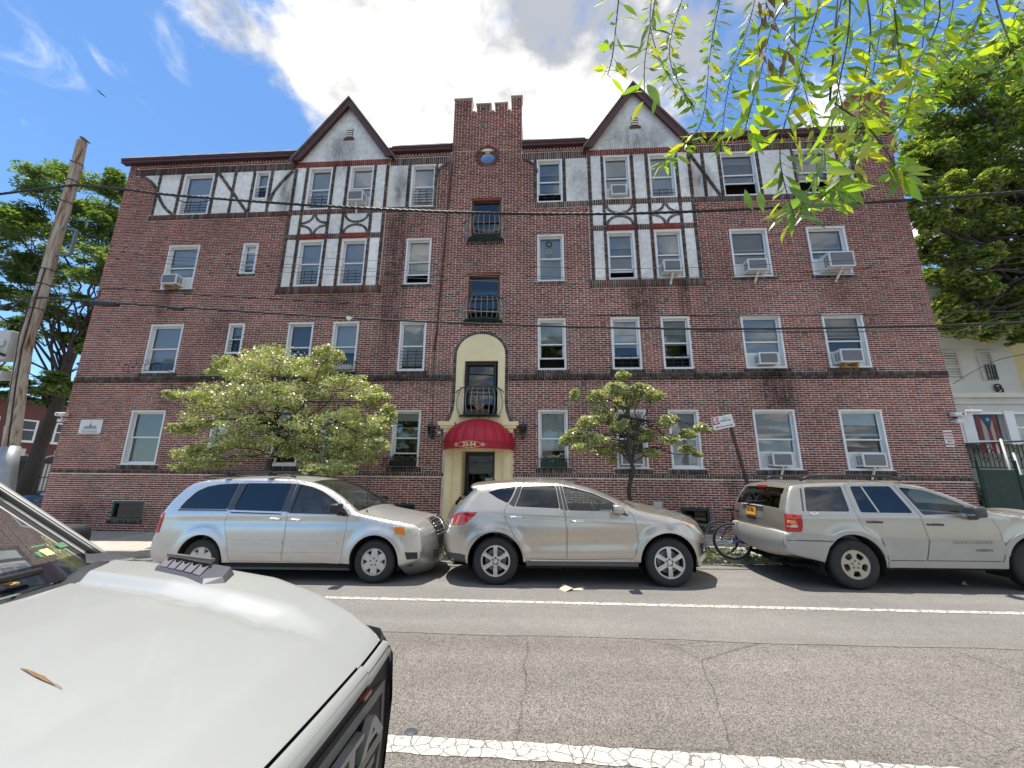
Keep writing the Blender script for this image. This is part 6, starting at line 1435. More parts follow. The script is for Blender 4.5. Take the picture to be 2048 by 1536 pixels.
# railing, hand rails and green fence beside the brick building
rl = empty('porch_railing', (13.4, 13.6, 1.7), 'black wrought iron porch railing with scrolls in front of the flag', 'railing')
RY = 13.6; ra, rb_ = at(1936, 888, RY), at(2075, 872, RY); zlo = at(1960, 935, RY).z
t = MB(); t.bar((ra.x - .2, RY, ra.z), (rb_.x, RY, ra.z + .12), .05, .05); t.bar((ra.x - .2, RY, zlo), (rb_.x, RY, zlo), .04, .04); t.build('rail', M_IRON, rl, base=rl['_base'])
t = MB(); n = 16
for i in range(n): x = ra.x - .15 + (rb_.x - ra.x) * i / n; t.bar((x, RY, zlo), (x, RY, ra.z), .018, .018)
t.build('baluster', M_IRON, rl, base=rl['_base'])
t = MB()
for i in range(7):
    x = ra.x + .1 + i * .38; zc = (zlo + ra.z) / 2
    for s in (-1, 1): t.tube([(x + s * .09 + (.10 - .008 * k) * math.cos(k * .7) * s, RY - .02, zc + s * .14 + (.12 - .009 * k) * math.sin(k * .7)) for k in range(10)], .011, 5)
t.build('scroll', M_IRON, rl, True, base=rl['_base'])
hr = empty('hand_rail', (13.5, 13.0, .3), 'pair of grey painted stair hand rails behind the green fence', 'hand rail')
for (pa, pb) in (((2001, 878), (2036, 990)), ((2026, 905), (2060, 1000))):
    t = MB(); t.tube([at(*pa, 13.0), at(*pb, 12.6)], .03, 8); t.build('rail', mat('rail_grey', (.42, .44, .44), .5), hr, True, base=hr['_base'])
fe = empty('green_fence', (12.6, 11.62, .3), 'dark green sheeted fence with steel posts at the corner of the brick building', 'fence')
M_FENCE = mat('fence_green', (.010, .034, .026), .6, var=.3, vscale=6, bump=.4, bscale=20)
for x0, x1 in ((11.85, 12.72), (12.80, 13.9), (13.98, 15.2)):
    s = MB(); s.box(x0, x1, 11.60, 11.615, .25, 2.0 if x0 < 12 else 1.88); s.build('fence_panel', M_FENCE, fe, base=fe['_base'])
for x in (11.80, 12.76, 13.94, 15.22):
    s = MB(); s.tube([(x, 11.61, .1), (x, 11.61, 2.25)], .032, 8); s.build('post', M_FENCE, fe, base=fe['_base'])
for i, (x, y, z, lab) in enumerate(((13.15, 13.35, 1.75, 'green shrub showing over the fence beside the grey hand rail'), (14.6, 13.3, 1.7, 'green shrub showing over the fence at the right edge'))):
    rg = np.random.default_rng(40 + i); bsh = empty('shrub', (x, y, .2), lab, 'shrub', 'shrubs behind the green fence'); V, F, C = leaf_quads(np.concatenate([clump((x + rg.uniform(-.4, .4), y, z - .5 + rg.uniform(-.4, .4)), (.35, .3, .35), 260, rg) for _ in range(4)]), .09, [((.05, .12, .02), 3), ((.09, .18, .03), 2), ((.03, .07, .02), 2)], .3, 50 + i); link('foliage', fast_mesh('foliage', V, F, C, L_TREE), bsh, bsh['_base'])
    s = MB(); s.tube([(x, y, .2), (x, y, z - .5)], .03, 6); s.build('stem', M_BARK, bsh, base=bsh['_base'])
# brick row house across the side street
def brick_node_mat():
    m, nt, b = nodes('row_brick'); N = nt.nodes; L = nt.links; t = N.new('ShaderNodeTexBrick'); tc = N.new('ShaderNodeTexCoord'); mp = N.new('ShaderNodeMapping'); mp.inputs['Rotation'].default_value = (R(90), 0, R(90)); mp.inputs['Rotation'].default_value = (0, R(-90), R(-90))
    L.new(tc.outputs['Object'], mp.inputs[0]); L.new(mp.outputs[0], t.inputs['Vector']); t.inputs['Scale'].default_value = 4.6; t.inputs['Color1'].default_value = (.15, .035, .03, 1); t.inputs['Color2'].default_value = (.10, .03, .03, 1); t.inputs['Mortar'].default_value = (.22, .14, .12, 1); t.inputs['Mortar Size'].default_value = .02
    L.new(t.outputs[0], b.inputs['Base Color']); b.inputs['Roughness'].default_value = .9; return m
RX = -40.0
rh = empty('row_house', (RX, 35, -.2), 'dark red brick row house with white window surrounds across the side street', 'house')
w = MB(); w.box(RX - 8, RX, 22, 60, -.8, 7.2); w.build('wall', brick_node_mat(), rh, base=rh['_base'])
c = MB(); c.box(RX - .1, RX + .25, 22, 60, 7.0, 7.4); c.build('cornice', mat('row_cornice', (.12, .07, .06), .8), rh, base=rh['_base'])
def atx(px, py, X): r_ = ray(px, py); return r_ * (X / r_.x) + Vector((0, 0, CAMH))
for k in range(9):
    y0 = 25.6 + 2.35 * k; zt_, zb_ = 5.65, 4.05
    f = MB(); f.box(RX, RX + .06, y0, y0 + .14, zb_, zt_); f.box(RX, RX + .06, y0 + 1.06, y0 + 1.20, zb_, zt_); f.box(RX, RX + .06, y0 + .14, y0 + 1.06, zt_ - .12, zt_); f.box(RX, RX + .05, y0 + .14, y0 + 1.06, (zt_ + zb_) / 2 - .04, (zt_ + zb_) / 2 + .04); f.box(RX, RX + .16, y0 - .15, y0 + 1.35, zb_ - .18, zb_); o = f.build('window', M_WHITE, rh, base=rh['_base'])
    g = MB(); g.add([(RX + .015, y0 + .14, zb_), (RX + .015, y0 + 1.06, zb_), (RX + .015, y0 + 1.06, zt_ - .12), (RX + .015, y0 + .14, zt_ - .12)], [(0, 1, 2, 3)]); g.build('pane', mat('dark_pane', (.03, .035, .04), .08), o)
for k in range(8):
    y0 = 25.0 + 2.45 * k; v = [(y0 + .15, 0), (y0 + 1.95, 0), (y0 + 1.95, 2.4)] + [(y0 + 1.05 + .9 * math.cos(t), 2.4 + .5 * math.sin(t)) for t in np.linspace(0, math.pi, 12)][1:-1] + [(y0 + .15, 2.4)]
    d = MB(); d.add([(RX + .02, y, z) for y, z in v], [tuple(range(len(v)))]); o = d.build('arched_opening', mat('dark_opening', (.022, .02, .022), .4), rh, base=rh['_base'])
    s = MB(); s.tube([(RX + .05, y0 + 1.05 + 1.0 * math.cos(t), 2.4 + .58 * math.sin(t)) for t in np.linspace(0, math.pi, 14)], .08, 6); s.build('arch', mat('arch_stone', (.42, .36, .26), .8), o, True)
    s = MB(); s.box(RX, RX + .16, y0 + .8, y0 + 1.3, 2.85, 3.4); s.box(RX, RX + .16, y0 - .35, y0 + .1, 2.3, 2.8); s.build('keystone', mat('pale_stone', (.60, .57, .50), .8), o)
    if k % 2 == 0: s = MB(); s.box(RX + .03, RX + .07, y0 + .3, y0 + 1.2, .1, 2.3); s.build('door', mat('white_door', (.55, .55, .53), .5), o)
    s = MB()
    for q in range(7): s.box(RX + .08, RX + .11, y0 + .3 + q * .25, y0 + .34 + q * .25, .1, 2.5)
    for z in (.1, 1.2, 2.3): s.box(RX + .111, RX + .14, y0 + .2, y0 + 1.9, z, z + .06)
    s.build('door_grille', M_IRON, o)
# dark car in the side street
def dark_car():
    p = at(77, 985, 17.0); p.x -= .75; root = empty('dark_car', (p.x, 20.3, gz(p.x)), 'dark blue car in the side street, half hidden by the corner of the brick building', 'car', world=False); root.rotation_euler = (0, 0, R(-78))
    paint = mat('navy_paint', (.012, .016, .035), .25, metal=.3, coat=.8)
    c = Car([('rear', [(-.8, .35), (-.95, .6), (-.9, .95)]), ('rear_glass', [(-.9, .95), (-.55, 1.5)]), ('roof', [(-.55, 1.5), (0, 1.62), (.9, 1.62), (1.3, 1.56)]), ('windshield', [(1.3, 1.56), (1.7, 1.36), (2.2, 1.08)]), ('hood', [(2.2, 1.08), (2.8, 1.0), (3.3, .9)]), ('nose', [(3.3, .9), (3.45, .7), (3.45, .4), (3.3, .3)])],
            .3, [(0, .8), (.4, .9), (.9, .91), (1.05, .88), (1.6, .66)], (3.4, .7, .25), (-.9, .5, .2), .1, [(0, .36, .43, (.32, .32)), (2.7, .36, .43, (.32, .3))], lambda x, z, nz: .05 + .08 * max(0, 1 - nz), .02)
    w = [(-.5, 1.08), (-.2, 1.5), (1.2, 1.5), (1.95, 1.1)]
    shell(c, 'body', paint, root, [w], [w], ('windshield', 'rear_glass'), {})
    a, e = c.rng['windshield'][0]; c.sweep('windshield', G_DIM, root, a, e, -.97, .97, 10); a, e = c.rng['rear_glass'][0]; c.sweep('rear_window', G_DARK, root, a, e, -.97, .97, 6)
    for far in (False, True): c.panel('side_window', G_DARK, root, inset(w, -.01), off=-.01, rim=0, far=far); c.panel('headlight', M_LENS, root, [(3.0, .88), (3.3, .84), (3.36, .72), (3.05, .74)], off=.008, far=far)
    for x in (0, 2.7):
        for s in (-1, 1): t = MB(); t.lathe([(.0001, s * .02), (.2, s * .04), (.22, s * .1), (.35, s * .1), (.36, -s * .1)], 24, 'y', (x, s * .80, .36)); t.build('wheel', M_RUB, root, 40)
dark_car()
# ------------------------------------------------------------------ utility pole
PY = 9.35
M_POLE = mat('pole_wood', (.30, .245, .20), .9, var=.45, vscale=7, bump=.8, bscale=26)
def pole_mat():
    m, nt, b = nodes('weathered_pole'); N = nt.nodes; L = nt.links; tc = N.new('ShaderNodeTexCoord'); mp = N.new('ShaderNodeMapping'); L.new(tc.outputs['Object'], mp.inputs[0]); mp.inputs['Scale'].default_value = (9, 9, .7)
    n = N.new('ShaderNodeTexNoise'); n.inputs['Scale'].default_value = 1.6; n.inputs['Detail'].default_value = 9; n.inputs['Roughness'].default_value = .7; L.new(mp.outputs[0], n.inputs['Vector'])
    r = N.new('ShaderNodeValToRGB'); L.new(n.outputs['Fac'], r.inputs[0]); e = r.color_ramp.elements; e[0].position = .3; e[0].color = (.055, .042, .036, 1); e[1].position = .62; e[1].color = (.52, .45, .37, 1); q = e.new(.40); q.color = (.24, .12, .065, 1); q = e.new(.48); q.color = (.40, .34, .27, 1)
    L.new(r.outputs[0], b.inputs['Base Color']); b.inputs['Roughness'].default_value = .9; bp = N.new('ShaderNodeBump'); bp.inputs['Strength'].default_value = .7; bp.inputs['Distance'].default_value = .02; L.new(n.outputs['Fac'], bp.inputs['Height']); L.new(bp.outputs[0], b.inputs['Normal']); return m
pc = [at(x, y, PY) for x, y in ((22, 894), (49, 700), (80, 597), (119, 455), (150, 346), (164, 284))]
base = pc[0] + (pc[0] - pc[1]) * ((pc[0].z - gz(-11.5) - .0) / (pc[1].z - pc[0].z)); base.z = gz(base.x) + .05
up_ = empty('utility_pole', tuple(base), 'weathered grey-brown wooden utility pole leaning at the left corner', 'utility pole')
pts = catmull([tuple(base)] + [tuple(p) for p in pc], 5); n = len(pts); t = MB(); t.tube([tuple(p) for p in pts], [.165 - .045 * i / n for i in range(n)], 20); t.build('shaft', pole_mat(), up_, 40, base=up_['_base'])
gp = [p for p in pts if p[2] < pc[0].z + .02]; t = MB(); t.tube([tuple(p) for p in gp], .172, 20); t.build('metal_guard', mat('galvanised', (.34, .36, .38), .5, metal=.5, var=.15, vscale=5), up_, True, base=up_['_base'])
def on_pole(py): 
    z = min(pts, key=lambda p: abs(prj(*p)[1] - py)); return Vector(z)
t = MB()
for py in (560, 590, 630, 420, 345, 370): q = on_pole(py); t.lathe([(.155, -.012), (.158, 0), (.155, .012)], 16, 'z', tuple(q)); t.tube([q + Vector((.0, -.15, 0)), q + Vector((.02, -.20, 0))], .015, 6)
t.build('band', M_IRON, up_, True, base=up_['_base'])
t = MB(); t.tube([on_pole(y) + Vector((.09, -.13, 0)) for y in (560, 640, 700, 780, 860, 900)], .016, 6); t.tube([on_pole(y) + Vector((-.03, -.155, 0)) for y in (600, 690, 800, 880)], .010, 6); t.build('riser_cable', M_IRON, up_, True, base=up_['_base'])
b0, b1 = at(154, 460, PY - .1), at(141, 509, PY - .1); t = MB(); t.bar(b0, b1, .07, .05); t.bar(on_pole(470), b0, .04, .04); t.bar(on_pole(508), b1, .04, .04); t.build('standoff_bracket', mat('bracket_grey', (.20, .23, .25), .5, metal=.4), up_, base=up_['_base'])
def cabinet(px0, px1, py0, py1, lab, name):
    a, b = at(px0, py0, PY - .12), at(px1, py1, PY - .12); o = empty(name, ((a.x + b.x) / 2, PY, b.z), lab, 'equipment box')
    t = MB(); rbox(t, a.x, b.x, PY - .20, PY + .10, b.z, a.z, .02); t.build('housing', mat('cabinet_paint', (.55, .56, .53), .5, var=.08, vscale=3), o, 40, base=o['_base']); return o, a, b
o, a, b = cabinet(-62, 14, 664, 720, 'pale grey equipment cabinet strapped to the wooden pole', 'equipment_cabinet')
t = MB(); rbox(t, b.x - .34, b.x - .06, PY - .27, PY - .205, b.z + .35, a.z - .28, .02); t.build('door_box', mat('cabinet_paint', (.55, .56, .53), .5), o, 40, base=o['_base'])
t = MB(); t.tube([(b.x - .30, PY - .26, b.z + .45), (b.x - .28, PY - .28, b.z + .25), (b.x - .1, PY - .26, b.z + .15), (b.x + .02, PY - .2, b.z + .1)], .035, 8); t.build('hose', M_IRON, o, True, base=o['_base'])
o, a, b = cabinet(-62, 6, 743, 758, 'low white bracket box under the pole cabinet', 'bracket_box')
# cables along the street
def cable(name, label, pix, Y, r, m=None, sub_=8, twist=False, group='overhead cables'):
    p3 = [tuple(p) for p in (at(x, y, Y + (0 if len(q) == 0 else q[0])) for x, y, *q in pix)]; c = catmull(p3, sub_); o = MB()
    if twist:
        P2 = []
        for i in range(len(c) - 1):
            a, b = c[i], c[i + 1]; k = max(2, int(np.linalg.norm(b - a) / .035)); P2 += [a + (b - a) * j / k for j in range(k)]
        for ph in (0, 2.1, 4.2):
            o.tube([(p[0], p[1] + r * .55 * math.cos(i * .42 + ph), p[2] + r * .55 * math.sin(i * .42 + ph)) for i, p in enumerate(P2)], r * .58, 5)
    else: o.tube([tuple(p) for p in c], r, 6)
    return tag(o.build(name, m or M_IRON, None, True), label, 'cable', group)
cable('overhead_cable', 'thick twisted black cable, highest of the overhead lines', [(-260, 425), (0, 388), (125, 373), (165, 371), (260, 380), (345, 390), (600, 409), (900, 424), (1200, 428), (1500, 418), (1800, 401), (2048, 383), (2400, 350)], PY - .12, .034, twist=True)
cable('overhead_cable', 'slack loops of thin cable hanging under the twisted line near the top left window', [(345, 391), (362, 402), (385, 405), (410, 403), (430, 396)], PY - .14, .013)
cable('overhead_cable', 'heavy black cable with splice cases, lowest of the overhead lines', [(-260, 670), (0, 612), (65, 597), (100, 596), (190, 603), (335, 613), (700, 636), (1000, 649), (1300, 657), (1600, 657), (1900, 650), (2048, 644), (2400, 625)], PY - .12, .024)
cable('overhead_cable', 'black cable from the knot by the left corner, running just above the heaviest line', [(95, 604), (190, 597), (218, 577), (400, 590), (600, 601), (1000, 625), (1300, 631), (1600, 631), (2048, 622), (2400, 612)], PY - .05, .014)
cable('overhead_cable', 'dark cable along the right half just under the heaviest line', [(1380, 662), (1600, 664), (1900, 662), (2048, 661), (2400, 656)], PY + .1, .011)
for k, (y0, y1, y2, y3, lab) in enumerate(((486, 518, 537, 503, 'uppermost of the four thin wires crossing the third floor'), (494, 534, 556, 520, 'second from the top of the four thin wires crossing the third floor'), (501, 540, 560, 531, 'third from the top of the four thin wires crossing the third floor'), (508, 550, 569, 543, 'lowest of the four thin wires crossing the third floor'))):
    cable('overhead_cable', lab, [(138, y0), (400, y0 + (y1 - y0) * .60), (684, y1), (1205, y2), (1600, (y2 * 1.0 + y3) / 2 + 6), (2048, y3 - 6), (2400, y3 - 40)], PY + .02 * k, .0055)
cable('overhead_cable', 'thin wire that drops from the right edge to the corner of the brick building', [(2100, 700), (1990, 722), (1905, 768)], 12.4, .010); cable('overhead_cable', 'drooping black wire in front of the white clapboard gable', [(1880, 672), (1905, 674), (1935, 660), (1990, 638), (2048, 628)], 12.0, .012)
for (x0, x1, y, lab, r) in ((180, 238, 606, 'long black splice case on the heaviest cable beside the brick corner', .075), (335, 367, 616, 'short black splice case on the heaviest cable, right of the long one', .05), (-20, 16, 613, 'black splice case on the heaviest cable at the left edge', .09)):
    a, b = at(x0, y - 1, PY - .14), at(x1, y + 3, PY - .14); o = MB(); o.tube([a, a.lerp(b, .06), a.lerp(b, .94), b], [r * .3, r, r, r * .3], 12); tag(o.build('splice_case', M_IRON, None, 40), lab, 'splice case', 'splice cases on the cable')
a = at(699, 637, PY - .16); o = MB(); o.prism([(a.x - .09, a.z + .02), (a.x - .03, a.z + .06), (a.x + .10, a.z + .01), (a.x + .02, a.z - .03), (a.x + .0, a.z - .07)], PY - .19, PY - .165); tag(o.build('cable_tag', M_CURT, None), 'white tag clipped on the heaviest cable above a second-floor window', 'tag')
# ================================================================== the pickup beside the viewer
def build_truck():
    root = empty('pickup_truck', (-1.4, 1.0, 0), 'white pickup truck close to the viewer, its bonnet and grille at the lower left', 'truck', world=True)
    paint = mat('truck_paint', (.335, .345, .335), .42, metal=.1, coat=.55, var=.03, vscale=1.2, bump=.03, bscale=420)
    blk = mat('truck_black', (.022, .023, .026), .5, bump=.15, bscale=300); gry = mat('grille_grey', (.135, .13, .125), .45)
    base = root['_base']
    def part(mb, name, m, smooth=False, parent=None, base_=base): return mb.build(name, m, parent or root, smooth, base=base_ if parent is None else (0, 0, 0))
    # bonnet: ridge along the far side, a step down to the lower middle, same on the near side
    XC = [-1.95, -1.84, -1.41, -1.155, -.92, -.73, -.58]; YC = [1.86, 1.86, 1.86, 1.86, 1.80, 1.71, 1.63]; ZC = [1.372, 1.365, 1.345, 1.312, 1.268, 1.225, 1.170]
    YU = [1.62, 1.62, 1.585, 1.60, 1.60, 1.51, 1.40]; YL = [1.58, 1.56, 1.50, 1.46, 1.45, 1.41, 1.36]
    def hood(x, v):
        """v = 0 the middle line, 1 the far crest."""
        f = lambda t: float(np.interp(x, XC, t)); yc, zc, yu, yl = f(YC), f(ZC), f(YU), f(YL); fade = float(np.interp(x, [-.95, -.70], [1, 0])); y = 1.0 + v * (yc - 1.0)
        d = .030 * fade; s = min(1, max(0, (y - yl) / max(yu - yl, .02))); s = s * s * (3 - 2 * s)
        z = zc - d * (1 - s) + .022 * (1 - ((y - 1) / (yc - 1)) ** 2) * (1 if y < yl else .4)
        z -= .008 * math.exp(-((y - yl + .012) / .012) ** 2) * fade
        if v > .93: z -= .035 * ((v - .93) / .07) ** 2
        return y, z
    vs_ = [0, .12, .25, .36, .45, .5, .54] + list(np.linspace(.56, .80, 26)) + [.84, .88, .92, .94, .96, .975, .99, 1.0]
    def rear(y): return -1.66 - .30 * (abs(y - 1.0) / .85) ** 2
    def front(y): return -.545 - .035 * (abs(y - 1.0) / .63) ** 2
    for s in (1,):
        m = MB(); nx = 60; g = []
        for i in range(nx + 1):
            t = i / nx
            for sg in (-1, 1):
                pass
            row = []
            for v in [-q for q in vs_[:0:-1]] + vs_:
                x = 0
                yy = 1.0 + abs(v) * .83; xf_ = front(1 + abs(v) * .63) - .007; x = rear(yy) + (xf_ - rear(yy)) * t
                y, z = hood(x, abs(v)); 
                if t > .97: z -= .010 * ((t - .97) / .03) ** 2
                row.append((x, y if v >= 0 else 2.0 - y, z))
            g.append(row)
        n = len(g[0]); m.add([p for r_ in g for p in r_], [(i * n + k, (i + 1) * n + k, (i + 1) * n + k + 1, i * n + k + 1) for i in range(nx) for k in range(n - 1)])
        m.add([(x, y, z - .03) for x, y, z in g[0]] + g[0], [(k + 1, k, n + k, n + k + 1) for k in range(n - 1)])
        part(m, 'bonnet', paint, 40)
        crest = [g[i][-1] for i in range(nx + 1)]
    # wings below the crest, down to the wheel arch
    W = MB()
    for sg in (1, -1):
        prof = [(0, 0), (.035, -.02), (.06, -.06), (.085, -.14), (.095, -.25), (.09, -.38), (.08, -.55), (.06, -.72)]; rows = []
        for (x, y, z) in crest:
            k = float(np.interp(x, [-.8, -.55], [1, .6])); rows.append([(x + (.02 * i if x > -.65 else 0) * 0, (y + dy * k + .0) if sg > 0 else 2.0 - (y + dy * k), max(z + dz, z + dz)) for i, (dy, dz) in enumerate(prof)])
        n = len(prof); hole = lambda x, z: math.hypot(x + 1.40, z - .40) < .47
        f = []
        for i in range(len(rows) - 1):
            for k in range(n - 1):
                c = rows[i][k]
                if hole((rows[i][k][0] + rows[i + 1][k][0]) / 2, (rows[i][k][2] + rows[i][k + 1][2]) / 2): continue
                q = (i * n + k, (i + 1) * n + k, (i + 1) * n + k + 1, i * n + k + 1); f.append(q[::-1] if sg > 0 else q)
        W.add([p for r_ in rows for p in r_], f); part(W, 'wing', paint, 40); W = MB()
    for sg in (1, -1):
        fl = MB(); yy = 1.0 + sg * .96
        o_ = [(-1.40 + .54 * math.cos(t), .40 + .52 * math.sin(t)) for t in np.linspace(-.1, math.pi + .1, 28)]; i_ = [(-1.40 + .46 * math.cos(t), .40 + .45 * math.sin(t)) for t in np.linspace(-.1, math.pi + .1, 28)]
        fl.add([(x, yy, z) for x, z in o_] + [(x, yy + sg * .075, z - .012) for x, z in i_] + [(x, yy - sg * .1, z) for x, z in i_], [(k, k + 1, 29 + k, 28 + k)[::-sg] for k in range(27)] + [(28 + k, 29 + k, 57 + k, 56 + k)[::-sg] for k in range(27)]); part(fl, 'wheel_flare', blk, 40)
    # front: header panel, dark slot, grille frame, letters, mesh, lamps
    hp = MB(); ys = np.linspace(-.63, .63, 121); rows = []
    for y in ys:
        c = (abs(y) / .63) ** 2; xf = front(1 + abs(y)) + .013; z0 = hood(-.60, abs(y) / .63)[1] - .010
        rows.append([(xf - .008, 1 + y, z0 - .03), (xf - .006, 1 + y, z0 - .004), (xf + .008, 1 + y, z0 - .008), (xf + .024 - .006 * c, 1 + y, z0 - .030), (xf + .028 - .006 * c, 1 + y, z0 - .044), (xf + .022 - .006 * c, 1 + y, z0 - .054), (xf - .02, 1 + y, z0 - .060)])
    hp.add([p for r_ in rows for p in r_], [(i * 7 + k, i * 7 + k + 1, (i + 1) * 7 + k + 1, (i + 1) * 7 + k) for i in range(120) for k in range(6)]); part(hp, 'header_panel', paint, 50)
    gp = MB(); gp.add([(front(1 + abs(y)) + dx, 1 + y, hood(-.60, abs(y) / .63)[1] - .030) for dx in (-.04, .03) for y in ys], [(k, 121 + k, 122 + k, k + 1) for k in range(120)]); part(gp, 'bonnet_gap', M_BLK)
    fx0 = -.515
    bk = MB(); bk.box(-.9, fx0 - .035, .38, 1.62, .45, 1.115); part(bk, 'grille_backing', mat('grille_black', (.008, .008, .010), .6))
    # outer frame: a hexagon in grey
    fr = MB(); H = [(.42, 1.045), (.55, 1.062), (1.45, 1.062), (1.58, 1.045), (1.60, .86), (1.46, .62), (.54, .62), (.40, .86)]; cyz = np.array([1.0, .85]); Hi = [tuple(cyz + (np.array(p) - cyz) * np.array([.955, .86])) for p in H]
    k = len(H); fxx = lambda y: fx0 - .035 * (abs(y - 1) / .6) ** 2
    fr.add([(fxx(y), y, z) for y, z in H] + [(fxx(y), y, z) for y, z in Hi] + [(fxx(y) - .05, y, z) for y, z in Hi] + [(fxx(y) - .05, y, z) for y, z in H], [(i, i + k, (i + 1) % k + k, (i + 1) % k) for i in range(k)] + [(i + k, i + 2 * k, (i + 1) % k + 2 * k, (i + 1) % k + k) for i in range(k)] + [(i, (i + 1) % k, (i + 1) % k + 3 * k, i + 3 * k) for i in range(k)]); part(fr, 'grille_frame', gry)
    br = MB(); 
    br.bar((fx0 - .012, .50, .925), (fx0 - .012, 1.50, .925), .02, .03); br.bar((fx0 - .012, .55, .885), (fx0 - .012, 1.45, .885), .015, .02); part(br, 'grille_bar', gry)
    lt = text_mesh('TOYOTA', .125, .012, True); xs = [v.co.x for v in lt.vertices]; sc = .96 / (max(xs) - min(xs)); lt.transform(Matrix.Translation((fx0 - .006, 1.0, .982)) @ Matrix.Rotation(R(90), 4, 'Z') @ Matrix.Rotation(R(90), 4, 'X') @ Matrix.Diagonal((sc, .80, 1, 1))); lt.materials.clear(); lt.materials.append(mat('letter_grey', (.24, .235, .225), .4)); link('lettering', lt, root, base)
    ms = MB()
    for j in range(6):
        z = .86 - j * .042
        for i in range(15):
            y = .52 + i * .064 + (.032 if j % 2 else 0); ms.add([(fx0 - .02, y, z - .016), (fx0 - .02, y + .05, z - .016), (fx0 - .012, y + .05, z + .010), (fx0 - .012, y, z + .016), (fx0 - .05, y, z - .012), (fx0 - .05, y + .05, z - .012)], [(0, 1, 2, 3), (0, 4, 5, 1)])
    part(ms, 'grille_mesh', mat('mesh_grey', (.075, .073, .070), .5))
    for y in (.62, 1.0, 1.38):
        a = MB(); rbox(a, fx0 - .034, fx0 - .012, y - .026, y + .026, 1.083, 1.097, .004); part(a, 'marker_lamp', mat('marker_amber', (.24, .075, .04), .2, coat=.5), 40)
    for sg in (1, -1):
        hl = MB(); q = lambda x, y, z: (x, 1 + sg * y, z)
        hl.add([q(-.535, .61, 1.115), q(-.66, .80, 1.13), q(-.84, .90, 1.12), q(-.53, .62, .97), q(-.64, .82, .97), q(-.84, .925, 1.0)], [(0, 3, 4, 1)[::sg], (1, 4, 5, 2)[::sg]]); part(hl, 'headlight', mat('headlight_smoke', (.06, .065, .075), .08, coat=1), False)
        fe = MB(); fe.add([q(-.53, .62, .97), q(-.64, .82, .97), q(-.86, .94, 1.0), q(-.55, .62, .60), q(-.64, .82, .58), q(-.88, .95, .62)], [(0, 3, 4, 1)[::sg], (1, 4, 5, 2)[::sg]]); part(fe, 'bumper_corner', blk)
    bm = MB(); rbox(bm, -.72, -.46, .30, 1.70, .40, .60, .05); part(bm, 'front_bumper', blk, 40)
    # scoop with five fins
    sc_ = MB()
    def hz(x, y): v = min(1, abs(y - 1) / max(.3, float(np.interp(x, XC, YC)) - 1)); return hood(x, v)[1]
    P0, P1, P2, P3 = np.array((-1.60, 1.685)), np.array((-1.225, 1.565)), np.array((-1.30, 1.755)), np.array((-1.70, 1.845))
    def sp(u, v, h): p = (P0 * (1 - u) + P1 * u) * (1 - v) + (P3 * (1 - u) + P2 * u) * v; return (p[0], p[1], hz(*p) + h)
    V = [sp(0, 0, .0), sp(.8, -.02, .0), sp(1.02, .4, .0), sp(1.0, 1.0, .0), sp(0, 1, .0), sp(.0, .08, .012), sp(.78, .08, .014), sp(.97, .42, .018), sp(.95, .92, .030), sp(.03, .95, .034)]
    sc_.add(V, [(0, 1, 6, 5), (1, 2, 7, 6), (2, 3, 8, 7), (3, 4, 9, 8), (4, 0, 5, 9), (5, 6, 7, 8, 9)]); o = part(sc_, 'bonnet_scoop', mat('scoop_grey', (.075, .075, .088), .45))
    fi = MB(); hv = lambda v: .016 + .020 * (v - .08) / .87
    for i in range(5):
        u0, u1 = .05 + i * .135, .05 + (i + 1) * .135 - .025; um = (u0 + u1) / 2; dn = (0, 0, -.012)
        top = [sp(u0, .12, hv(.12)), sp(u1, .12, hv(.12)), sp(u1, .64, hv(.64)), sp(um, .44, hv(.44)), sp(u0, .64, hv(.64))]; fi.add(top + [tuple(np.array(p) + np.array(dn)) for p in top], [(0, 1, 2, 3, 4)] + [(k, k + 5, (k + 1) % 5 + 5, (k + 1) % 5) for k in range(5)])
    part(fi, 'fin', mat('fin_grey', (.13, .125, .145), .5), parent=o)
    sl = MB(); sl.add([sp(.04, .66, .037), sp(.72, .66, .037), sp(.72, .80, .039), sp(.04, .80, .039)], [(0, 1, 2, 3)]); part(sl, 'slot', M_BLK, parent=o)
    sl = MB(); sl.bar(sp(.03, .9, .040), sp(.70, .86, .040), .02, .012); part(sl, 'slot_lip', gry, parent=o)
    # cowl, windscreen, cab
    def wsb(y): return rear(y) - .07
    ws = MB(); ny, nu = 26, 10; TOPX, TOPZ = -.80, .43
    def wpt(y, u):
        k = (y - 1.0); yy = 1.0 + k * (1 - .16 * u); x = wsb(y) + TOPX * u * (1 - .04 * u) + .10 * (k / .86) ** 2 * u; return (x, yy, 1.352 + .018 * (1 - (k / .86) ** 2) + TOPZ * u * (1 - .03 * u) )
    yy = np.linspace(.14, 1.86, ny + 1)
    ws.add([wpt(y, u) for u in np.linspace(.10, 1, nu + 1) for y in yy], [(j * (ny + 1) + i, (j + 1) * (ny + 1) + i, (j + 1) * (ny + 1) + i + 1, j * (ny + 1) + i + 1) for j in range(nu) for i in range(ny)]); part(ws, 'windscreen', glass('screen_glass', (.74, .92, .82), ior=1.5, dust=.07), True)
    cb = MB(); cb.add([wpt(y, u) for u in (-.03, .04, .10) for y in yy], [(j * (ny + 1) + i, (j + 1) * (ny + 1) + i, (j + 1) * (ny + 1) + i + 1, j * (ny + 1) + i + 1) for j in range(2) for i in range(ny)]); part(cb, 'screen_border', mat('frit_black', (.010, .012, .022), .08, coat=.8), True)
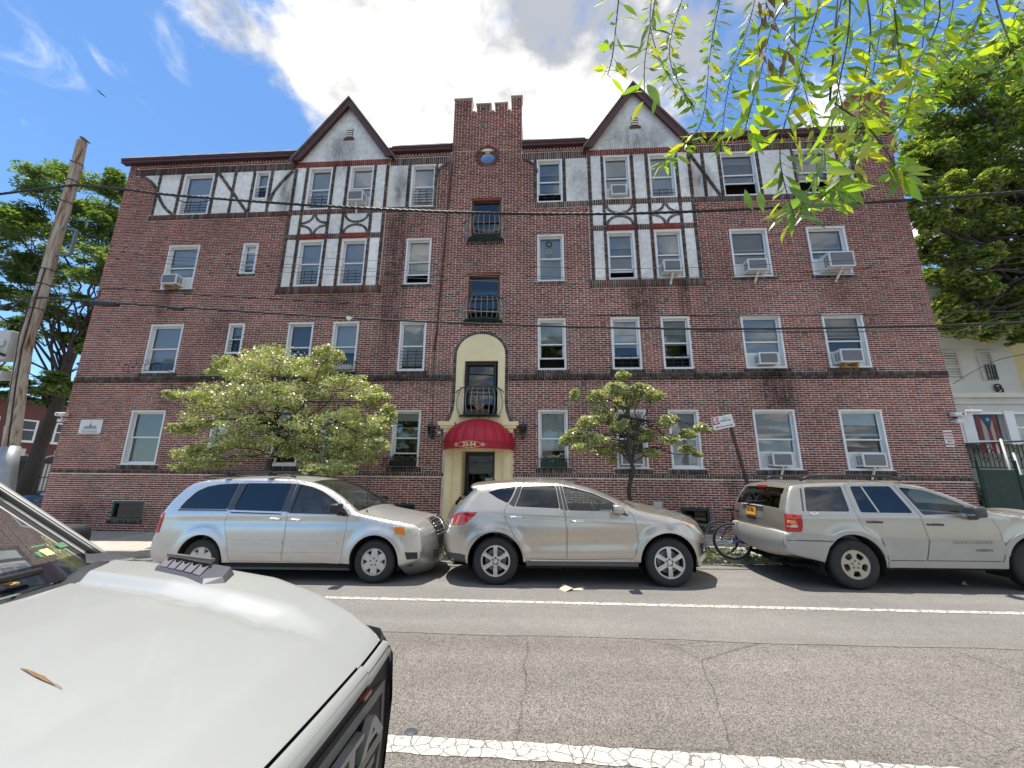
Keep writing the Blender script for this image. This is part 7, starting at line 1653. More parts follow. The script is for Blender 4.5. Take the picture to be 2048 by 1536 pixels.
    co = MB(); co.add([(rear(y) + dx, y, hz(rear(y), y) + dz) for dx, dz in ((.006, -.012), (-.02, -.004), (-.05, .0), (-.10, -.02)) for y in yy], [(j * (ny + 1) + i, (j + 1) * (ny + 1) + i, (j + 1) * (ny + 1) + i + 1, j * (ny + 1) + i + 1) for j in range(3) for i in range(ny)]); part(co, 'cowl', blk, True)
    wi = MB(); wi.tube([Vector(wpt(y, .04)) + Vector((.03, 0, .02)) for y in np.linspace(.5, 1.45, 10)], .012, 6); part(wi, 'wiper', M_BLK, True)
    ap = MB()
    for sg in (1, -1):
        y0 = 1 + sg * .86; pts = [Vector(wpt(y0, u)) + Vector((-.02, sg * .02, .0)) for u in np.linspace(-.02, 1, 12)]; ap.tube(pts, [.03 + .006 * i / 11 for i in range(12)], 8); part(ap, 'windscreen_pillar', paint, True); ap = MB()
    ap = MB()
    for sg in (1, -1):
        y0 = 1 + sg * .84; pts = [Vector(wpt(y0, u)) + Vector((.012, 0, .016)) for u in np.linspace(.0, 1, 12)]; ap.tube(pts, .014, 6); part(ap, 'pillar_seal', M_BLK, True); ap = MB()
    tr = MB()
    for sg in (1, -1):
        q = lambda x, y, z: (x, 1 + sg * y, z)
        tr.add([q(rear(1.86) + .11, .835, 1.372), q(rear(1.86) - .12, .85, 1.40), q(rear(1.86) - .10, .72, 1.372), q(rear(1.86) + .01, .75, 1.364)], [(0, 1, 2, 3)[::sg]])
    part(tr, 'cowl_corner', blk)
    zr = 1.352 + TOPZ * .97
    cabm = MB(); x0, x1 = -4.15, wsb(1.0) + TOPX
    cabm.add([(x1 + .05, .30, zr), (x1 + .05, 1.70, zr), (x1 - .4, 1.72, zr + .03), (x0 + .1, 1.70, zr), (x0 + .1, .30, zr), (x1 - .4, .28, zr + .03)], [(0, 1, 2, 3, 4, 5)]); 
    for sg in (1, -1):
        q = lambda x, y, z: (x, 1 + sg * y, z)
        cabm.add([q(rear(1.86), .93, 1.30), q(x0, .95, 1.25), q(x0, .97, .45), q(-1.9, .97, .45), q(-1.9, .97, 1.0), q(x0 + .1, .70, zr), q(x1, .70, zr), q(x0 + .25, .72, zr - .05), q(x0 + .12, .93, 1.28)], [(0, 4, 3, 2, 1)[::sg], (8, 7, 5)[::sg], (1, 8, 5)[::sg]])
        cabm.bar(q(-3.05, .93, 1.26), q(-3.05, .70, zr), .10, .04); cabm.bar(q(x1, .71, zr), q(x0 + .1, .71, zr), .06, .05)
    cabm.add([(x0, .05, .45), (x0, 1.95, .45), (x0, 1.95, 1.25), (x0 + .1, 1.70, zr), (x0 + .1, .30, zr), (x0, .05, 1.25)], [(0, 1, 2, 3, 4, 5)]); part(cabm, 'cab', paint)
    for sg in (1, -1):
        q = lambda x, y, z: (x, 1 + sg * y, z); g = MB(); g.add([q(rear(1.86) - .35, .925, 1.30), q(-3.0, .93, 1.27), q(-3.0, .71, zr - .04), q(x1 + .02, .71, zr - .04), q(-3.1, .93, 1.27), q(x0 + .1, .93, 1.27), q(x0 + .25, .71, zr - .04), q(-3.1, .71, zr - .04)], [(0, 1, 2, 3)[::sg], (4, 5, 6, 7)[::sg]]); part(g, 'side_window', glass('truck_side_glass', (.5, .62, .58)))
    bd = MB(); bd.box(-5.95, x0 - .03, .04, .10, .55, 1.28); bd.box(-5.95, x0 - .03, 1.90, 1.96, .55, 1.28); bd.box(-5.95, -5.89, .10, 1.90, .55, 1.28); bd.box(-5.9, x0 - .03, .1, 1.9, .72, .76); part(bd, 'bed', paint)
    ch = MB(); ch.box(-5.8, -.9, .35, 1.65, .42, .60); ch.box(-1.9, -.9, .3, 1.7, .6, .95); part(ch, 'chassis', M_UNDER)
    for sg in (1, -1):
        rk = MB(); rk.box(-4.1, -1.9, 1 + sg * .86, 1 + sg * .97, .35, .47); part(rk, 'rocker', blk)
        mi = MB(); rbox(mi, -2.72, -2.52, 1 + sg * 1.13 - .11, 1 + sg * 1.13 + .11, 1.30, 1.47, .06); mi.tube([(-2.60, 1 + sg * .9, 1.30), (-2.62, 1 + sg * 1.08, 1.36)], .05, 8); part(mi, 'wing_mirror', blk, 45)
    for x in (-1.40, -4.74):
        for sg in (1, -1):
            t = MB(); t.lathe([(.0001, sg * .06), (.22, sg * .09), (.235, sg * .13), (.36, sg * .13), (.40, sg * .09), (.405, -sg * .12), (.2, -sg * .13)], 32, 'y', (x, 1 + sg * .83, .405)); part(t, 'wheel', M_RUB, 40)
    # inside: dashboard, wheel, seats, papers and stickers behind the glass
    ds = MB(); rbox(ds, -2.45, -1.74, .20, 1.80, 1.02, 1.30, .10); part(ds, 'dashboard', mat('dash_grey', (.20, .215, .205), .7), 40)
    sw = MB(); sw.M = Matrix.Translation((-2.62, 1.42, 1.22)) @ Matrix.Rotation(R(-28), 4, 'Y'); sw.tube([(0, .19 * math.cos(a), .19 * math.sin(a)) for a in np.linspace(0, 2 * math.pi, 28)[:-1]], .018, 6, closed=True); sw.box(-.02, .02, -.18, .18, -.03, .03); sw.M = None; part(sw, 'steering_wheel', M_BLK, True)
    for y in (.58, 1.42):
        s = MB(); rbox(s, -3.4, -2.85, y - .26, y + .26, .75, .95, .06); rbox(s, -3.55, -3.38, y - .25, y + .25, .9, 1.55, .06); rbox(s, -3.58, -3.45, y - .14, y + .14, 1.57, 1.78, .05); part(s, 'seat', M_SEAT, 40)
    def sticker(y0, y1, u0, u1, m, name, d=-.004):
        a = MB(); k = 4; a.add([tuple(Vector(wpt(y0 + (y1 - y0) * i / k, u)) + Vector((d, 0, d))) for u in (u0, u1) for i in range(k + 1)], [(i, k + 1 + i, k + 2 + i, i + 1) for i in range(k)]); return part(a, name, m)
    GS, GK = mat('sticker_green', (.62, .82, .55), .6), mat('sticker_dark', (.10, .22, .12), .6)
    sticker(1.56, 1.69, .115, .26, GS, 'inspection_sticker'); sticker(1.705, 1.80, .115, .25, mat('sticker_pale', (.60, .84, .70), .6), 'registration_sticker')
    sticker(1.59, 1.67, .215, .225, GK, 'sticker_print', .003); sticker(1.572, 1.59, .14, .18, GK, 'sticker_print', .003); sticker(1.605, 1.655, .14, .19, mat('sticker_yellow', (.75, .80, .30), .6), 'sticker_print', .003); sticker(1.72, 1.785, .17, .21, GK, 'sticker_print', .003)
    pp = MB(); pp.add([(-1.86, 1.28, 1.385), (-1.80, 1.36, 1.385), (-1.98, 1.42, 1.43), (-2.04, 1.34, 1.43)], [(0, 1, 2, 3)]); 
    # dry leaf and dropping on the bonnet, leaf on the cowl
    p = atz(95, 1312, 1.345); hzz = hz(p.x, p.y)
    t = MB(); a, b = atz(50, 1304, 1.345), atz(138, 1319, 1.345); L_ = b - a; nrm = Vector((-L_.y, L_.x, 0)).normalized(); v = []
    for i in range(9):
        u = i / 8; c = a + L_ * u; w = .0042 * math.sin(math.pi * min(1, u + .06)) ** 2 + .0006; z = hz(c.x, c.y) + .0015 + .002 * math.sin(u * 9) ** 2
        v += [(c.x + nrm.x * w, c.y + nrm.y * w, z), (c.x, c.y, z + .0012), (c.x - nrm.x * w, c.y - nrm.y * w, z)]
    t.add(v, [(3 * i + k, 3 * i + k + 1, 3 * i + k + 4, 3 * i + k + 3) for i in range(8) for k in range(2)]); lf = t.build('dry_leaf', mat('dry_leaf', (.17, .095, .03), .7, var=.5, vscale=60), None, True); tag(lf, 'long curled dry brown leaf lying on the white truck bonnet', 'leaf')
    t = MB(); q = Vector(wpt(1.30, .02)) + Vector((.02, 0, .012)); t.tube([q + Vector((.03 * math.cos(s), .045 * math.sin(s), .004 * math.sin(3 * s))) for s in np.linspace(.2, 4.6, 12)], [.002 + .006 * math.sin(math.pi * i / 11) for i in range(12)], 5); tag(t.build('dry_leaf', mat('dry_leaf2', (.45, .30, .10), .7), None, True), 'small curled yellow leaf caught below the truck windscreen', 'leaf')
build_truck()
# ================================================================== things on and before the facade
M_ACW = mat('ac_white', (.70, .71, .70), .45, var=.06, vscale=6); M_ACG = mat('ac_grille', (.17, .18, .20), .5, var=.25, vscale=30)
FL = {'1': 'ground-floor', '2': 'second-floor', '3': 'third-floor', '4': 'top-floor'}
def air_con(key, cxp, w, h, out, label, support='strut', lift=.03, fill=True, wood=False):
    x0, x1, z0, z1 = WINS[key]; y = wy(key); cx = at(cxp, dict(zip('1234', (918, 722, 545, 395)))[key[1]], y).x; zb = z0 + .075 + lift
    a, b = cx - w / 2, cx + w / 2; o = empty('air_conditioner', (cx, y, zb), label, 'air conditioner', 'window air conditioners'); bs = o['_base']
    t = MB(); t.box(a, b, y - out, y + .22, zb, zb + h); t.box(a - .01, b + .01, y - out - .012, y - out + .03, zb - .01, zb + h + .01); t.build('case', M_ACW, o, base=bs)
    g = MB(); g.box(a + .035, b - .035, y - out - .020, y - out - .0125, zb + .035, zb + h - .035); g.build('grille', M_ACG, o, base=bs)
    s = MB()
    for i in range(9): z = zb + .05 + i * (h - .1) / 8; s.box(a + .035, b - .035, y - out - .024, y - out - .0205, z - .0022, z + .0022)
    s.build('grille_bar', mat('ac_bar', (.30, .31, .32), .5), o, base=bs)
    for sx, e in ((-1, a), (1, b)):
        v = MB()
        for i in range(2):
            for j in range(4): yy = y - out + .05 + i * .10; v.box(e + sx * .001, e + sx * .004, yy, yy + .07, zb + .06 + j * (h - .12) / 4, zb + .06 + j * (h - .12) / 4 + (h - .12) / 5)
        v.build('side_louvre', M_ACG, o, base=bs)
    if fill:
        for l, r, m in ((x0 + .06, a - .002, M_ACW), (b + .002, x1 - .06, mat('plywood', (.55, .30, .10), .7, var=.2, vscale=8) if wood else M_ACW)):
            if r - l > .04: f = MB(); f.box(l, r, y + .09, y + .115, z0 + .07, zb + h + .03); f.build('filler_panel', m, o, base=bs)
        f = MB(); f.box(x0 + .06, x1 - .06, y + .092, y + .12, zb + h + .002, zb + h + .035); f.build('filler_panel', M_ACW, o, base=bs)
    if support == 'strut': t = MB(); t.bar((cx + .02, y - out + .06, zb - .012), (cx - .03, y - .03, zb - .34), .06, .03); t.build('strut', M_CAP, o, base=bs)
    elif support: t = MB(); t.box(cx - .2, cx - .14, y - out + .05, y + .05, zb - .10, zb - .01); t.box(cx + .14, cx + .2, y - out + .05, y + .05, zb - .10, zb - .01); t.box(cx - .22, cx + .22, y - .16, y - .10, zb - .14, zb - .101); t.build('wood_block', mat('raw_wood', (.42, .22, .08), .8, var=.3), o, base=bs)
air_con('A3', 356, .52, .34, .26, 'air conditioner on wooden blocks in the wide third-floor window nearest the utility pole', 'wood')
air_con('D4', 719, .52, .36, .30, 'air conditioner in the top-floor window under the left gable', 'strut')
air_con('H4', 1237, .50, .36, .12, 'almost flush air conditioner in the top-floor window under the right gable', None)
air_con('I3', 1340, .52, .38, .26, 'air conditioner in the third-floor half-timbered bay under the right gable')
air_con('J3', 1507, .58, .36, .28, 'air conditioner on a strut in the third-floor window just right of the right-hand bay')
air_con('K3', 1668, .70, .48, .38, 'biggest and farthest projecting air conditioner, third floor near the right corner')
air_con('J2', 1532, .54, .34, .16, 'air conditioner in the second-floor window above the soot stain', None)
air_con('K2', 1690, .60, .38, .28, 'air conditioner on a rusty bracket in the second-floor window nearest the right corner', 'wood')
air_con('H1', 1262, .62, .42, .20, 'air conditioner half hidden behind the slender street tree', 'strut')
air_con('J1', 1557, .52, .36, .20, 'air conditioner in the ground-floor window next to the leaning parking sign')
air_con('K1', 1737, .60, .36, .20, 'air conditioner beside an orange plywood board in the ground-floor window nearest the right corner', 'strut', wood=True)
# planters and pot baskets
def box_planter(key, label, plants, m, cols, rail=True, out=.22, wide=.1):
    x0, x1, z0, z1 = WINS[key]; y = wy(key); o = empty('window_box', ((x0 + x1) / 2, y, z0), label, 'window box', 'window boxes'); bs = o['_base']; zb = z0 + .02
    if m: t = MB(); t.box(x0 + .05, x1 - .05, y - out + .03, y - .04, zb, zb + .16); t.build('trough', m, o, base=bs)
    if rail:
        t = MB()
        for z in (zb - .02, zb + .24): t.tube([(x0 - wide, y - .02, z), (x0 - wide, y - out, z), (x1 + wide, y - out, z), (x1 + wide, y - .02, z)], .010, 5)
        n = 12
        for i in range(n + 1): x = x0 - wide + (x1 - x0 + 2 * wide) * i / n; t.tube([(x, y - out, zb - .02), (x, y - out, zb + .27)], .006, 4)
        t.build('rail', M_IRON, o, base=bs)
    if plants:
        rg = np.random.default_rng(len(label)); P_ = np.stack([rg.uniform(x0 + .05, x1 - .05, plants), y - out / 2 + rg.uniform(-.07, .07, plants), zb + .14 + rg.uniform(0, .16, plants)], 1)
        V, F, C = leaf_quads(P_, .07, cols, .2, 5); link('plants', fast_mesh('plants', V, F, C, L_STREET), o, bs)
GC = [((.06, .13, .03), 3), ((.10, .18, .05), 2)]
box_planter('E1', 'dark window box with low plants in the ground-floor window left of the awning', 160, mat('planter_black', (.012, .016, .018), .6), GC)
box_planter('G1', 'iron window box with green plants in the ground-floor window right of the awning', 120, mat('planter_green', (.02, .05, .04), .6), GC)
box_planter('D2', 'iron rail with dry stalks in the second-floor window above the wide street tree', 90, mat('planter_white', (.55, .56, .54), .6), [((.30, .26, .10), 2), ((.16, .18, .05), 2)])
# scrolled flower-pot basket under the second window on the left
x0, x1, z0, z1 = WINS['A2']; o = empty('plant_basket', ((x0 + x1) / 2 - .2, YF, z0), 'scrolled black iron plant basket hung under the second-floor window near the utility pole', 'plant basket'); bs = o['_base']; t = MB()
for z in (z0 + .0, z0 + .22): t.tube([(x0 - .32, YF - .02, z), (x0 - .32, YF - .30, z), (x1 - .02, YF - .30, z), (x1 - .02, YF - .02, z)], .010, 5)
for i in range(9): x = x0 - .32 + (x1 - x0 + .30) * i / 8; t.tube([(x, YF - .30, z0), (x, YF - .33, z0 + .11), (x, YF - .30, z0 + .22)], .007, 4)
t.build('frame', M_IRON, o, base=bs); t = MB()
for i in range(5):
    x = x0 - .1 + i * .2
    t.tube([(x + (.085 - .007 * k) * math.cos(k * .7), YF - .30, z0 + .30 + (.085 - .007 * k) * math.sin(k * .7)) for k in range(11)], .007, 4)
t.build('scroll', M_IRON, o, True, base=bs)
# dried plant and pots on the balcony over the awning
o = empty('flower_pot', (-1.74, YF - .22, 3.49), 'brown trough with a dead straw-coloured plant on the balcony over the awning', 'flower pot'); bs = o['_base']; t = MB(); t.box(-2.05, -1.42, YF - .30, YF - .14, 3.48, 3.64); t.build('trough', mat('trough_brown', (.07, .035, .03), .7), o, base=bs)
t = MB(); rg = np.random.default_rng(3)
for i in range(34): a = rg.uniform(0, 6.28); l = rg.uniform(.12, .34); p = Vector((-1.72 + rg.uniform(-.06, .06), YF - .22, 3.63)); t.tube([p, p + Vector((math.cos(a) * l * .5, math.sin(a) * l * .3, l * .6)), p + Vector((math.cos(a) * l * .85, math.sin(a) * l * .5, l * .9))], [.006, .004, .002], 4)
t.build('dead_stems', mat('straw', (.48, .30, .13), .9), o, base=bs)
# lanterns
def lantern(cx, z0, z1, label):
    o = empty('wall_lantern', (cx, YF - .02, z0), label, 'lantern', 'lanterns beside the awning'); bs = o['_base']; y = YF - .20; H = z1 - z0; r = .115
    t = MB(); t.lathe([(.0001, z0), (.02, z0 + .01), (.035, z0 + .05), (.05, z0 + .07), (.045, z0 + .11), (.075, z0 + .13), (.08, z0 + .15)], 8, 'z', (cx, y, 0)); t.lathe([(r + .04, z0 + H * .70), (r + .035, z0 + H * .74), (.08, z0 + H * .84), (.03, z0 + H * .90), (.012, z0 + H * .94), (.02, z0 + H * .96), (.0001, z1)], 12, 'z', (cx, y, 0)); t.lathe([(r + .04, z0 + H * .70), (.02, z0 + H * .71)], 12, 'z', (cx, y, 0))
    t.tube([(cx, YF - .0, z0 + .12), (cx, YF - .08, z0 + .08), (cx, y + .03, z0 + .06)], .018, 6); t.box(cx - .05, cx + .05, YF - .03, YF + .0, z0 + .02, z0 + .28); t.build('body', mat('lantern_grey', (.055, .062, .072), .5, var=.2), o, 30, base=bs)
    g = MB(); g.lathe([(.070, z0 + .15), (r, z0 + H * .69)], 8, 'z', (cx, y, 0)); g.build('glass', glass('lantern_glass', (.55, .58, .60), .15), o, base=bs)
    t = MB()
    for k in range(8): a = 2 * math.pi * k / 8; t.tube([(cx + .072 * math.cos(a), y + .072 * math.sin(a), z0 + .15), (cx + r * 1.01 * math.cos(a), y + r * 1.01 * math.sin(a), z0 + H * .70)], .007, 4)
    t.build('bar', M_IRON, o, base=bs)
lantern(-3.14, 2.76, 3.27, 'grey carriage lantern on the brick wall left of the red awning'); lantern(-.42, 2.79, 3.27, 'grey carriage lantern on the brick wall right of the red awning')
# ornament hung before the curtained window
o = empty('hanging_ornament', (.42, YF - .06, 8.9), 'dark ring ornament with a pale ring below, hung before a curtained third-floor window', 'ornament'); bs = o['_base']
p = at(1098, 489, YF - .07); t = MB(); t.tube([(p.x + .085 * math.cos(a), p.y, p.z + .085 * math.sin(a)) for a in np.linspace(0, 2 * math.pi, 22)[:-1]], .022, 6, closed=True); t.build('dark_ring', M_IRON, o, True, base=bs)
p = at(1098, 503, YF - .07); t = MB(); t.tube([(p.x + .07 * math.cos(a), p.y, p.z + .07 * math.sin(a)) for a in np.linspace(0, 2 * math.pi, 22)[:-1]], .018, 6, closed=True); t.tube([(p.x, p.y, p.z + .07), (p.x, p.y, 9.5)], .004, 4); t.build('pale_ring', mat('pale_ring', (.40, .48, .40), .7), o, True, base=bs)
# signs on the wall
a, b = fx(163, 839), fx(203, 867.6); o = empty('wall_sign', ((a[0] + b[0]) / 2, YF - .02, b[1]), 'square white company sign with a grey skyline drawing on the brick wall at the left', 'sign'); bs = o['_base']
M_SIGNW = mat('sign_white', (.74, .75, .76), .4); M_INKG = mat('ink_grey', (.28, .28, .27), .6); M_INKR = mat('ink_red', (.45, .03, .05), .6)
t = MB(); t.box(a[0] + .03, b[0] - .02, YF - .03, YF - .016, b[1], a[1] - .01); t.build('plate', M_SIGNW, o, base=bs)
t = MB(); mx = (a[0] + b[0]) / 2; zz = b[1] + .17
for i, (dx, w, h) in enumerate(((-.20, .05, .05), (-.14, .05, .08), (-.08, .05, .06), (-.03, .04, .12), (.0, .025, .20), (.03, .04, .11), (.09, .05, .07), (.15, .05, .09), (.20, .04, .05))): t.box(mx + dx - w / 2, mx + dx + w / 2, YF - .033, YF - .031, zz, zz + h)
t.box(mx - .24, mx + .24, YF - .033, YF - .031, zz - .012, zz - .004); t.build('skyline', M_INKG, o, base=bs)
for i, z in enumerate((.115, .075, .045)):
    t = MB(); x = mx - .26
    while x < mx + .26: w = random.uniform(.03, .08); t.box(x, min(x + w, mx + .27), YF - .033, YF - .031, b[1] + z - .008, b[1] + z + .008); x += w + .015
    t.build('small_print', M_INKG, o, base=bs)
t = MB()
for dx in (-.36, .36):
    for dz in (.03, .40): t.lathe([(.012, -.034), (.0001, -.036)], 8, 'y', (mx + dx * .9, YF, b[1] + dz))
t.build('screw', M_CHROME, o, base=bs)
a, b = fx(1881.5, 861), fx(1908, 894); o = empty('wall_sign', ((a[0] + b[0]) / 2, YF - .02, b[1]), 'small white video surveillance notice with red lettering on the brick wall at the right', 'sign'); bs = o['_base']
x0, x1, z0, z1 = a[0] + .02, b[0] + .02, b[1] + .0, a[1] - .0; t = MB(); rbox(t, x0, x1, YF - .026, YF - .016, z0, z1, .004); t.build('plate', M_SIGNW, o, base=bs)
for i, ln_ in enumerate(('THIS BUILDING', 'IS UNDER', '24 HOUR', 'VIDEO', 'SURVEILLANCE')): text('lettering', ln_, .058, facing((x0 + x1) / 2, YF - .030, z1 - .07 - i * (z1 - z0 - .12) / 4.2, sx=.62 if len(ln_) > 9 else .85), M_INKR, o, .001, True).matrix_parent_inverse = Matrix.Translation(-Vector(bs))
# parking sign on a leaning post
pb, pt = atz(1503, 1010, .95), at(1455, 832, CURBY + .45); pt0 = pt; py_ = CURBY + .45; bx = at(1500, 985, py_)
d = (Vector((pt.x, py_, pt.z)) - Vector((bx.x, py_, bx.z))); k = (bx.z - (gz(bx.x) + .1)) / d.z; foot = Vector((bx.x, py_, bx.z)) - d * k
o = empty('parking_sign', tuple(foot), 'leaning steel post with a white and red parking sign on it', 'sign'); bs = o['_base']
t = MB(); t.bar(foot, Vector((pt.x, py_, pt.z)), .065, .03, (0, 1, 0)); t.build('post', mat('post_brown', (.045, .030, .026), .7, var=.4, vscale=20), o, base=bs)
t = MB(); t.bar(foot + Vector((0, -.018, 0)), Vector((pt.x, py_ - .018, pt.z)), .02, .006, (0, 1, 0)); t.build('post_channel', mat('post_edge', (.10, .07, .06), .7), o, base=bs)
q = [at(x, y, py_ - .03) for x, y in ((1422, 836), (1464, 828), (1470, 853), (1426, 861))]
ang = math.atan2(q[1].z - q[0].z, q[1].x - q[0].x); cx, cz = sum(p.x for p in q) / 4, sum(p.z for p in q) / 4; W_, H_ = (q[1] - q[0]).length, (q[2] - q[1]).length
SM = Matrix.Translation((cx, py_ - .03, cz)) @ Matrix.Rotation(-ang, 4, 'Y')
t = MB(); t.M = SM; rbox(t, -W_ / 2, W_ / 2, -.004, .004, -H_ / 2, H_ / 2, .0035); t.M = None; pl = t.build('plate', M_SIGNW, o, base=bs)
t = MB(); t.M = SM; t.box(-W_ / 2 + .012, -W_ / 2 + .165, -.0065, -.0045, -.03, H_ / 2 - .012); t.M = None; t.build('red_square', M_INKR, o, base=bs)
t = MB(); t.M = SM; cx_, cz_ = -W_ / 2 + .09, (H_ / 2 - .012 - .03) / 2; t.tube([(cx_ + .055 * math.cos(a), -.008, cz_ + .055 * math.sin(a)) for a in np.linspace(0, 2 * math.pi, 24)[:-1]], .008, 5, closed=True); t.bar((cx_ - .04, -.009, cz_ + .04), (cx_ + .04, -.009, cz_ - .04), .014, .003, (0, 1, 0)); t.box(cx_ - .015, cx_ + .012, -.0078, -.0066, cz_ - .035, cz_ + .035); t.M = None; t.build('no_parking_symbol', M_SIGNW, o, base=bs)
t = MB(); t.M = SM; zc = -H_ / 2 + .05; t.box(-W_ / 2 + .07, W_ / 2 - .06, -.0065, -.0045, zc - .008, zc + .008)
for s in (-1, 1): x = s * (W_ / 2 - (.05 if s < 0 else .04)); t.add([(x, -.0055, zc), (x - s * .05, -.0055, zc + .025), (x - s * .05, -.0055, zc - .025)], [(0, 1, 2)] if s < 0 else [(0, 2, 1)])
t.M = None; t.build('arrow', M_INKR, o, base=bs)
for i, ln_ in enumerate(('Monday', '8:30AM-10AM')): text('lettering', ln_, .052 if i else .04, SM @ Matrix.Translation((.07, -.0065, .085 - i * .055)) @ Matrix.Rotation(R(90), 4, 'X') @ Matrix.Diagonal((.75, 1, 1, 1)), M_INKG, o, .0008, True).matrix_parent_inverse = Matrix.Translation(-Vector(bs))
c_ = foot + (Vector((pt.x, py_, pt.z)) - foot) * .32; t = MB(); t.box(c_.x - .09, c_.x - .03, py_ - .02, py_ - .01, c_.z - .05, c_.z + .09); t.build('tape', mat('old_tape', (.55, .47, .30), .8), o, base=bs)
# cameras on the corners
def cctv(px, py, Y, label, sx):
    p = at(px, py, Y); o = empty('security_camera', tuple(p), label, 'security camera', 'security cameras on the brick building'); bs = o['_base']; m = mat('camera_white', (.72, .72, .70), .4)
    t = MB(); rbox(t, p.x - .16, p.x + .16, p.y - .12, p.y + .06, p.z - .06, p.z + .06, .04); t.build('housing', m, o, 40, base=bs)
    t = MB(); t.tube([(p.x - sx * .05, p.y + .02, p.z - .05), (p.x - sx * .02, p.y + .04, p.z - .16), (p.x + sx * .12, YF + .02, p.z - .19)], .03, 6); rbox(t, p.x - .09, p.x + .07, p.y - .06, p.y + .05, p.z - .24, p.z - .14, .02); t.build('bracket', m, o, True, base=bs)
    t = MB(); t.lathe([(.0001, -.001), (.03, 0)], 12, 'y', (p.x - sx * .05, p.y - .122, p.z)); t.build('lens', M_BLK, o, base=bs)
cctv(126, 829, YF - .1, 'white security camera at the left corner of the brick building, near the row house', 1); cctv(1914, 829, YF - .1, 'white security camera at the right corner of the brick building, near the flag', -1)
p = at(879, 866, YF - .08); o = MB(); rbox(o, p.x - .05, p.x + .05, YF - .14, YF - .02, p.z - .04, p.z + .05, .02); o.tube([(p.x, YF - .02, p.z), (p.x, YF + .01, p.z)], .02, 6); tag(o.build('door_camera', mat('camera_white', (.72, .72, .70), .4), None, 40), 'small white camera box between the left lantern and the awning', 'security camera')
p = at(1932, 823, PYc - .3); o = empty('porch_lamp', tuple(p), 'white lamp under the porch cornice of the clapboard house', 'lamp'); t = MB(); rbox(t, p.x - .05, p.x + .45, p.y - .08, p.y + .08, p.z - .05, p.z + .05, .03); t.tube([(p.x + .2, p.y, p.z + .05), (p.x + .2, p.y + .1, p.z + .2)], .02, 6); t.build('housing', mat('camera_white', (.72, .72, .70), .4), o, 40, base=o['_base'])
p = at(1315, 1010, YF - .04); o = MB(); rbox(o, p.x - .13, p.x + .11, YF - .12, YF - .005, p.z - .07, p.z + .09, .015); tag(o.build('meter_box', mat('meter_grey', (.58, .58, .55), .5), None, 40), 'small pale utility box low on the brick wall behind the champagne crossover', 'utility box')
# ------------------------------------------------------------------ bicycles
def bicycle(px, py, Y, ang, label, col, lean=.10):
    p = atz(px, py, .19); z0 = gz(p.x) + .13; o = empty('bicycle', (p.x, p.y, z0), label, 'bicycle', 'bicycles on the pavement', rz=ang, world=False); o.rotation_euler = (lean, 0, ang); r = .335
    T = lambda: MB()
    for x in (0, 1.03):
        t = T(); t.tube([(x + r * math.cos(a), 0, r + r * math.sin(a)) for a in np.linspace(0, 2 * math.pi, 36)[:-1]], .024, 6, closed=True); w = t.build('wheel', M_RUB, o, True)
        t = T(); t.tube([(x + .305 * math.cos(a), 0, r + .305 * math.sin(a)) for a in np.linspace(0, 2 * math.pi, 36)[:-1]], .010, 4, closed=True); t.build('rim', M_ALLOY, w, True)
        t = T()
        for k in range(24): a = 2 * math.pi * k / 24; t.tube([(x + .02 * math.cos(a + .8), .02 * (-1) ** k, r + .02 * math.sin(a + .8)), (x + .30 * math.cos(a), 0, r + .30 * math.sin(a))], .002, 3)
        t.build('spokes', M_CHROME, w); t = T(); t.lathe([(.0001, -.05), (.02, -.05), (.02, .05), (.0001, .05)], 10, 'y', (x, 0, r)); t.build('hub', M_ALLOY, w, True)
    bb, st, hd0, hd1 = Vector((.42, 0, .29)), Vector((.27, 0, .78)), Vector((.86, 0, .62)), Vector((.83, 0, .80)); t = T()
    for a, b, q in ((bb, st, .017), (bb, hd0, .020), (st - Vector((-.02, 0, .04)), hd1, .017), (hd0, hd1 + Vector((0, 0, .05)), .022)): t.tube([a, b], q, 8)
    for s in (-.06, .06): t.tube([bb + Vector((0, s * .4, 0)), Vector((0, s, r))], .011, 6); t.tube([st + Vector((0, s * .3, -.04)), Vector((0, s, r))], .010, 6); t.tube([hd0, Vector((.93, s, .50)), Vector((1.03, s, r))], .013, 6)
    t.build('frame', col, o, True)
    t = T(); t.tube([st, st + Vector((-.03, 0, .14))], .013, 6); rbox(t, .10, .36, -.07, .07, .91, .96, .024); t.build('saddle', M_BLK, o, 40)
    t = T(); t.tube([hd1, hd1 + Vector((-.02, 0, .14))], .014, 6); t.tube([(.86, -.30, .95), (.85, -.12, .97), (.82, 0, .95), (.85, .12, .97), (.86, .30, .95)], .012, 6); t.build('handlebar', M_BLK, o, True)
    t = T(); t.lathe([(.09, -.045), (.095, -.04), (.09, -.035)], 24, 'y', (bb.x, 0, bb.z)); t.tube([bb + Vector((0, -.06, 0)), bb + Vector((.12, -.07, -.12))], .010, 6); t.tube([bb + Vector((0, .06, 0)), bb + Vector((-.12, .07, .12))], .010, 6); t.box(bb.x + .08, bb.x + .17, -.15, -.06, bb.z - .135, bb.z - .115); t.box(bb.x - .17, bb.x - .08, .06, .15, bb.z + .115, bb.z + .135); t.build('crank', M_ALLOY, o, 40)
    t = T(); t.tube([(0, -.04, r + .035), (bb.x, -.04, bb.z + .09)], .005, 4); t.tube([(0, -.04, r - .035), (bb.x, -.04, bb.z - .09)], .005, 4); t.build('chain', M_UNDER, o); return o
bicycle(1468, 1116, 0, -.25, 'blue bicycle leaning beside the tailgate of the pale gold four-by-four', mat('bike_blue', (.035, .025, .30), .3, coat=.5)); bicycle(1443, 1108, 0, -.12, 'black bicycle behind the blue one, mostly hidden', mat('bike_black', (.03, .03, .035), .4))
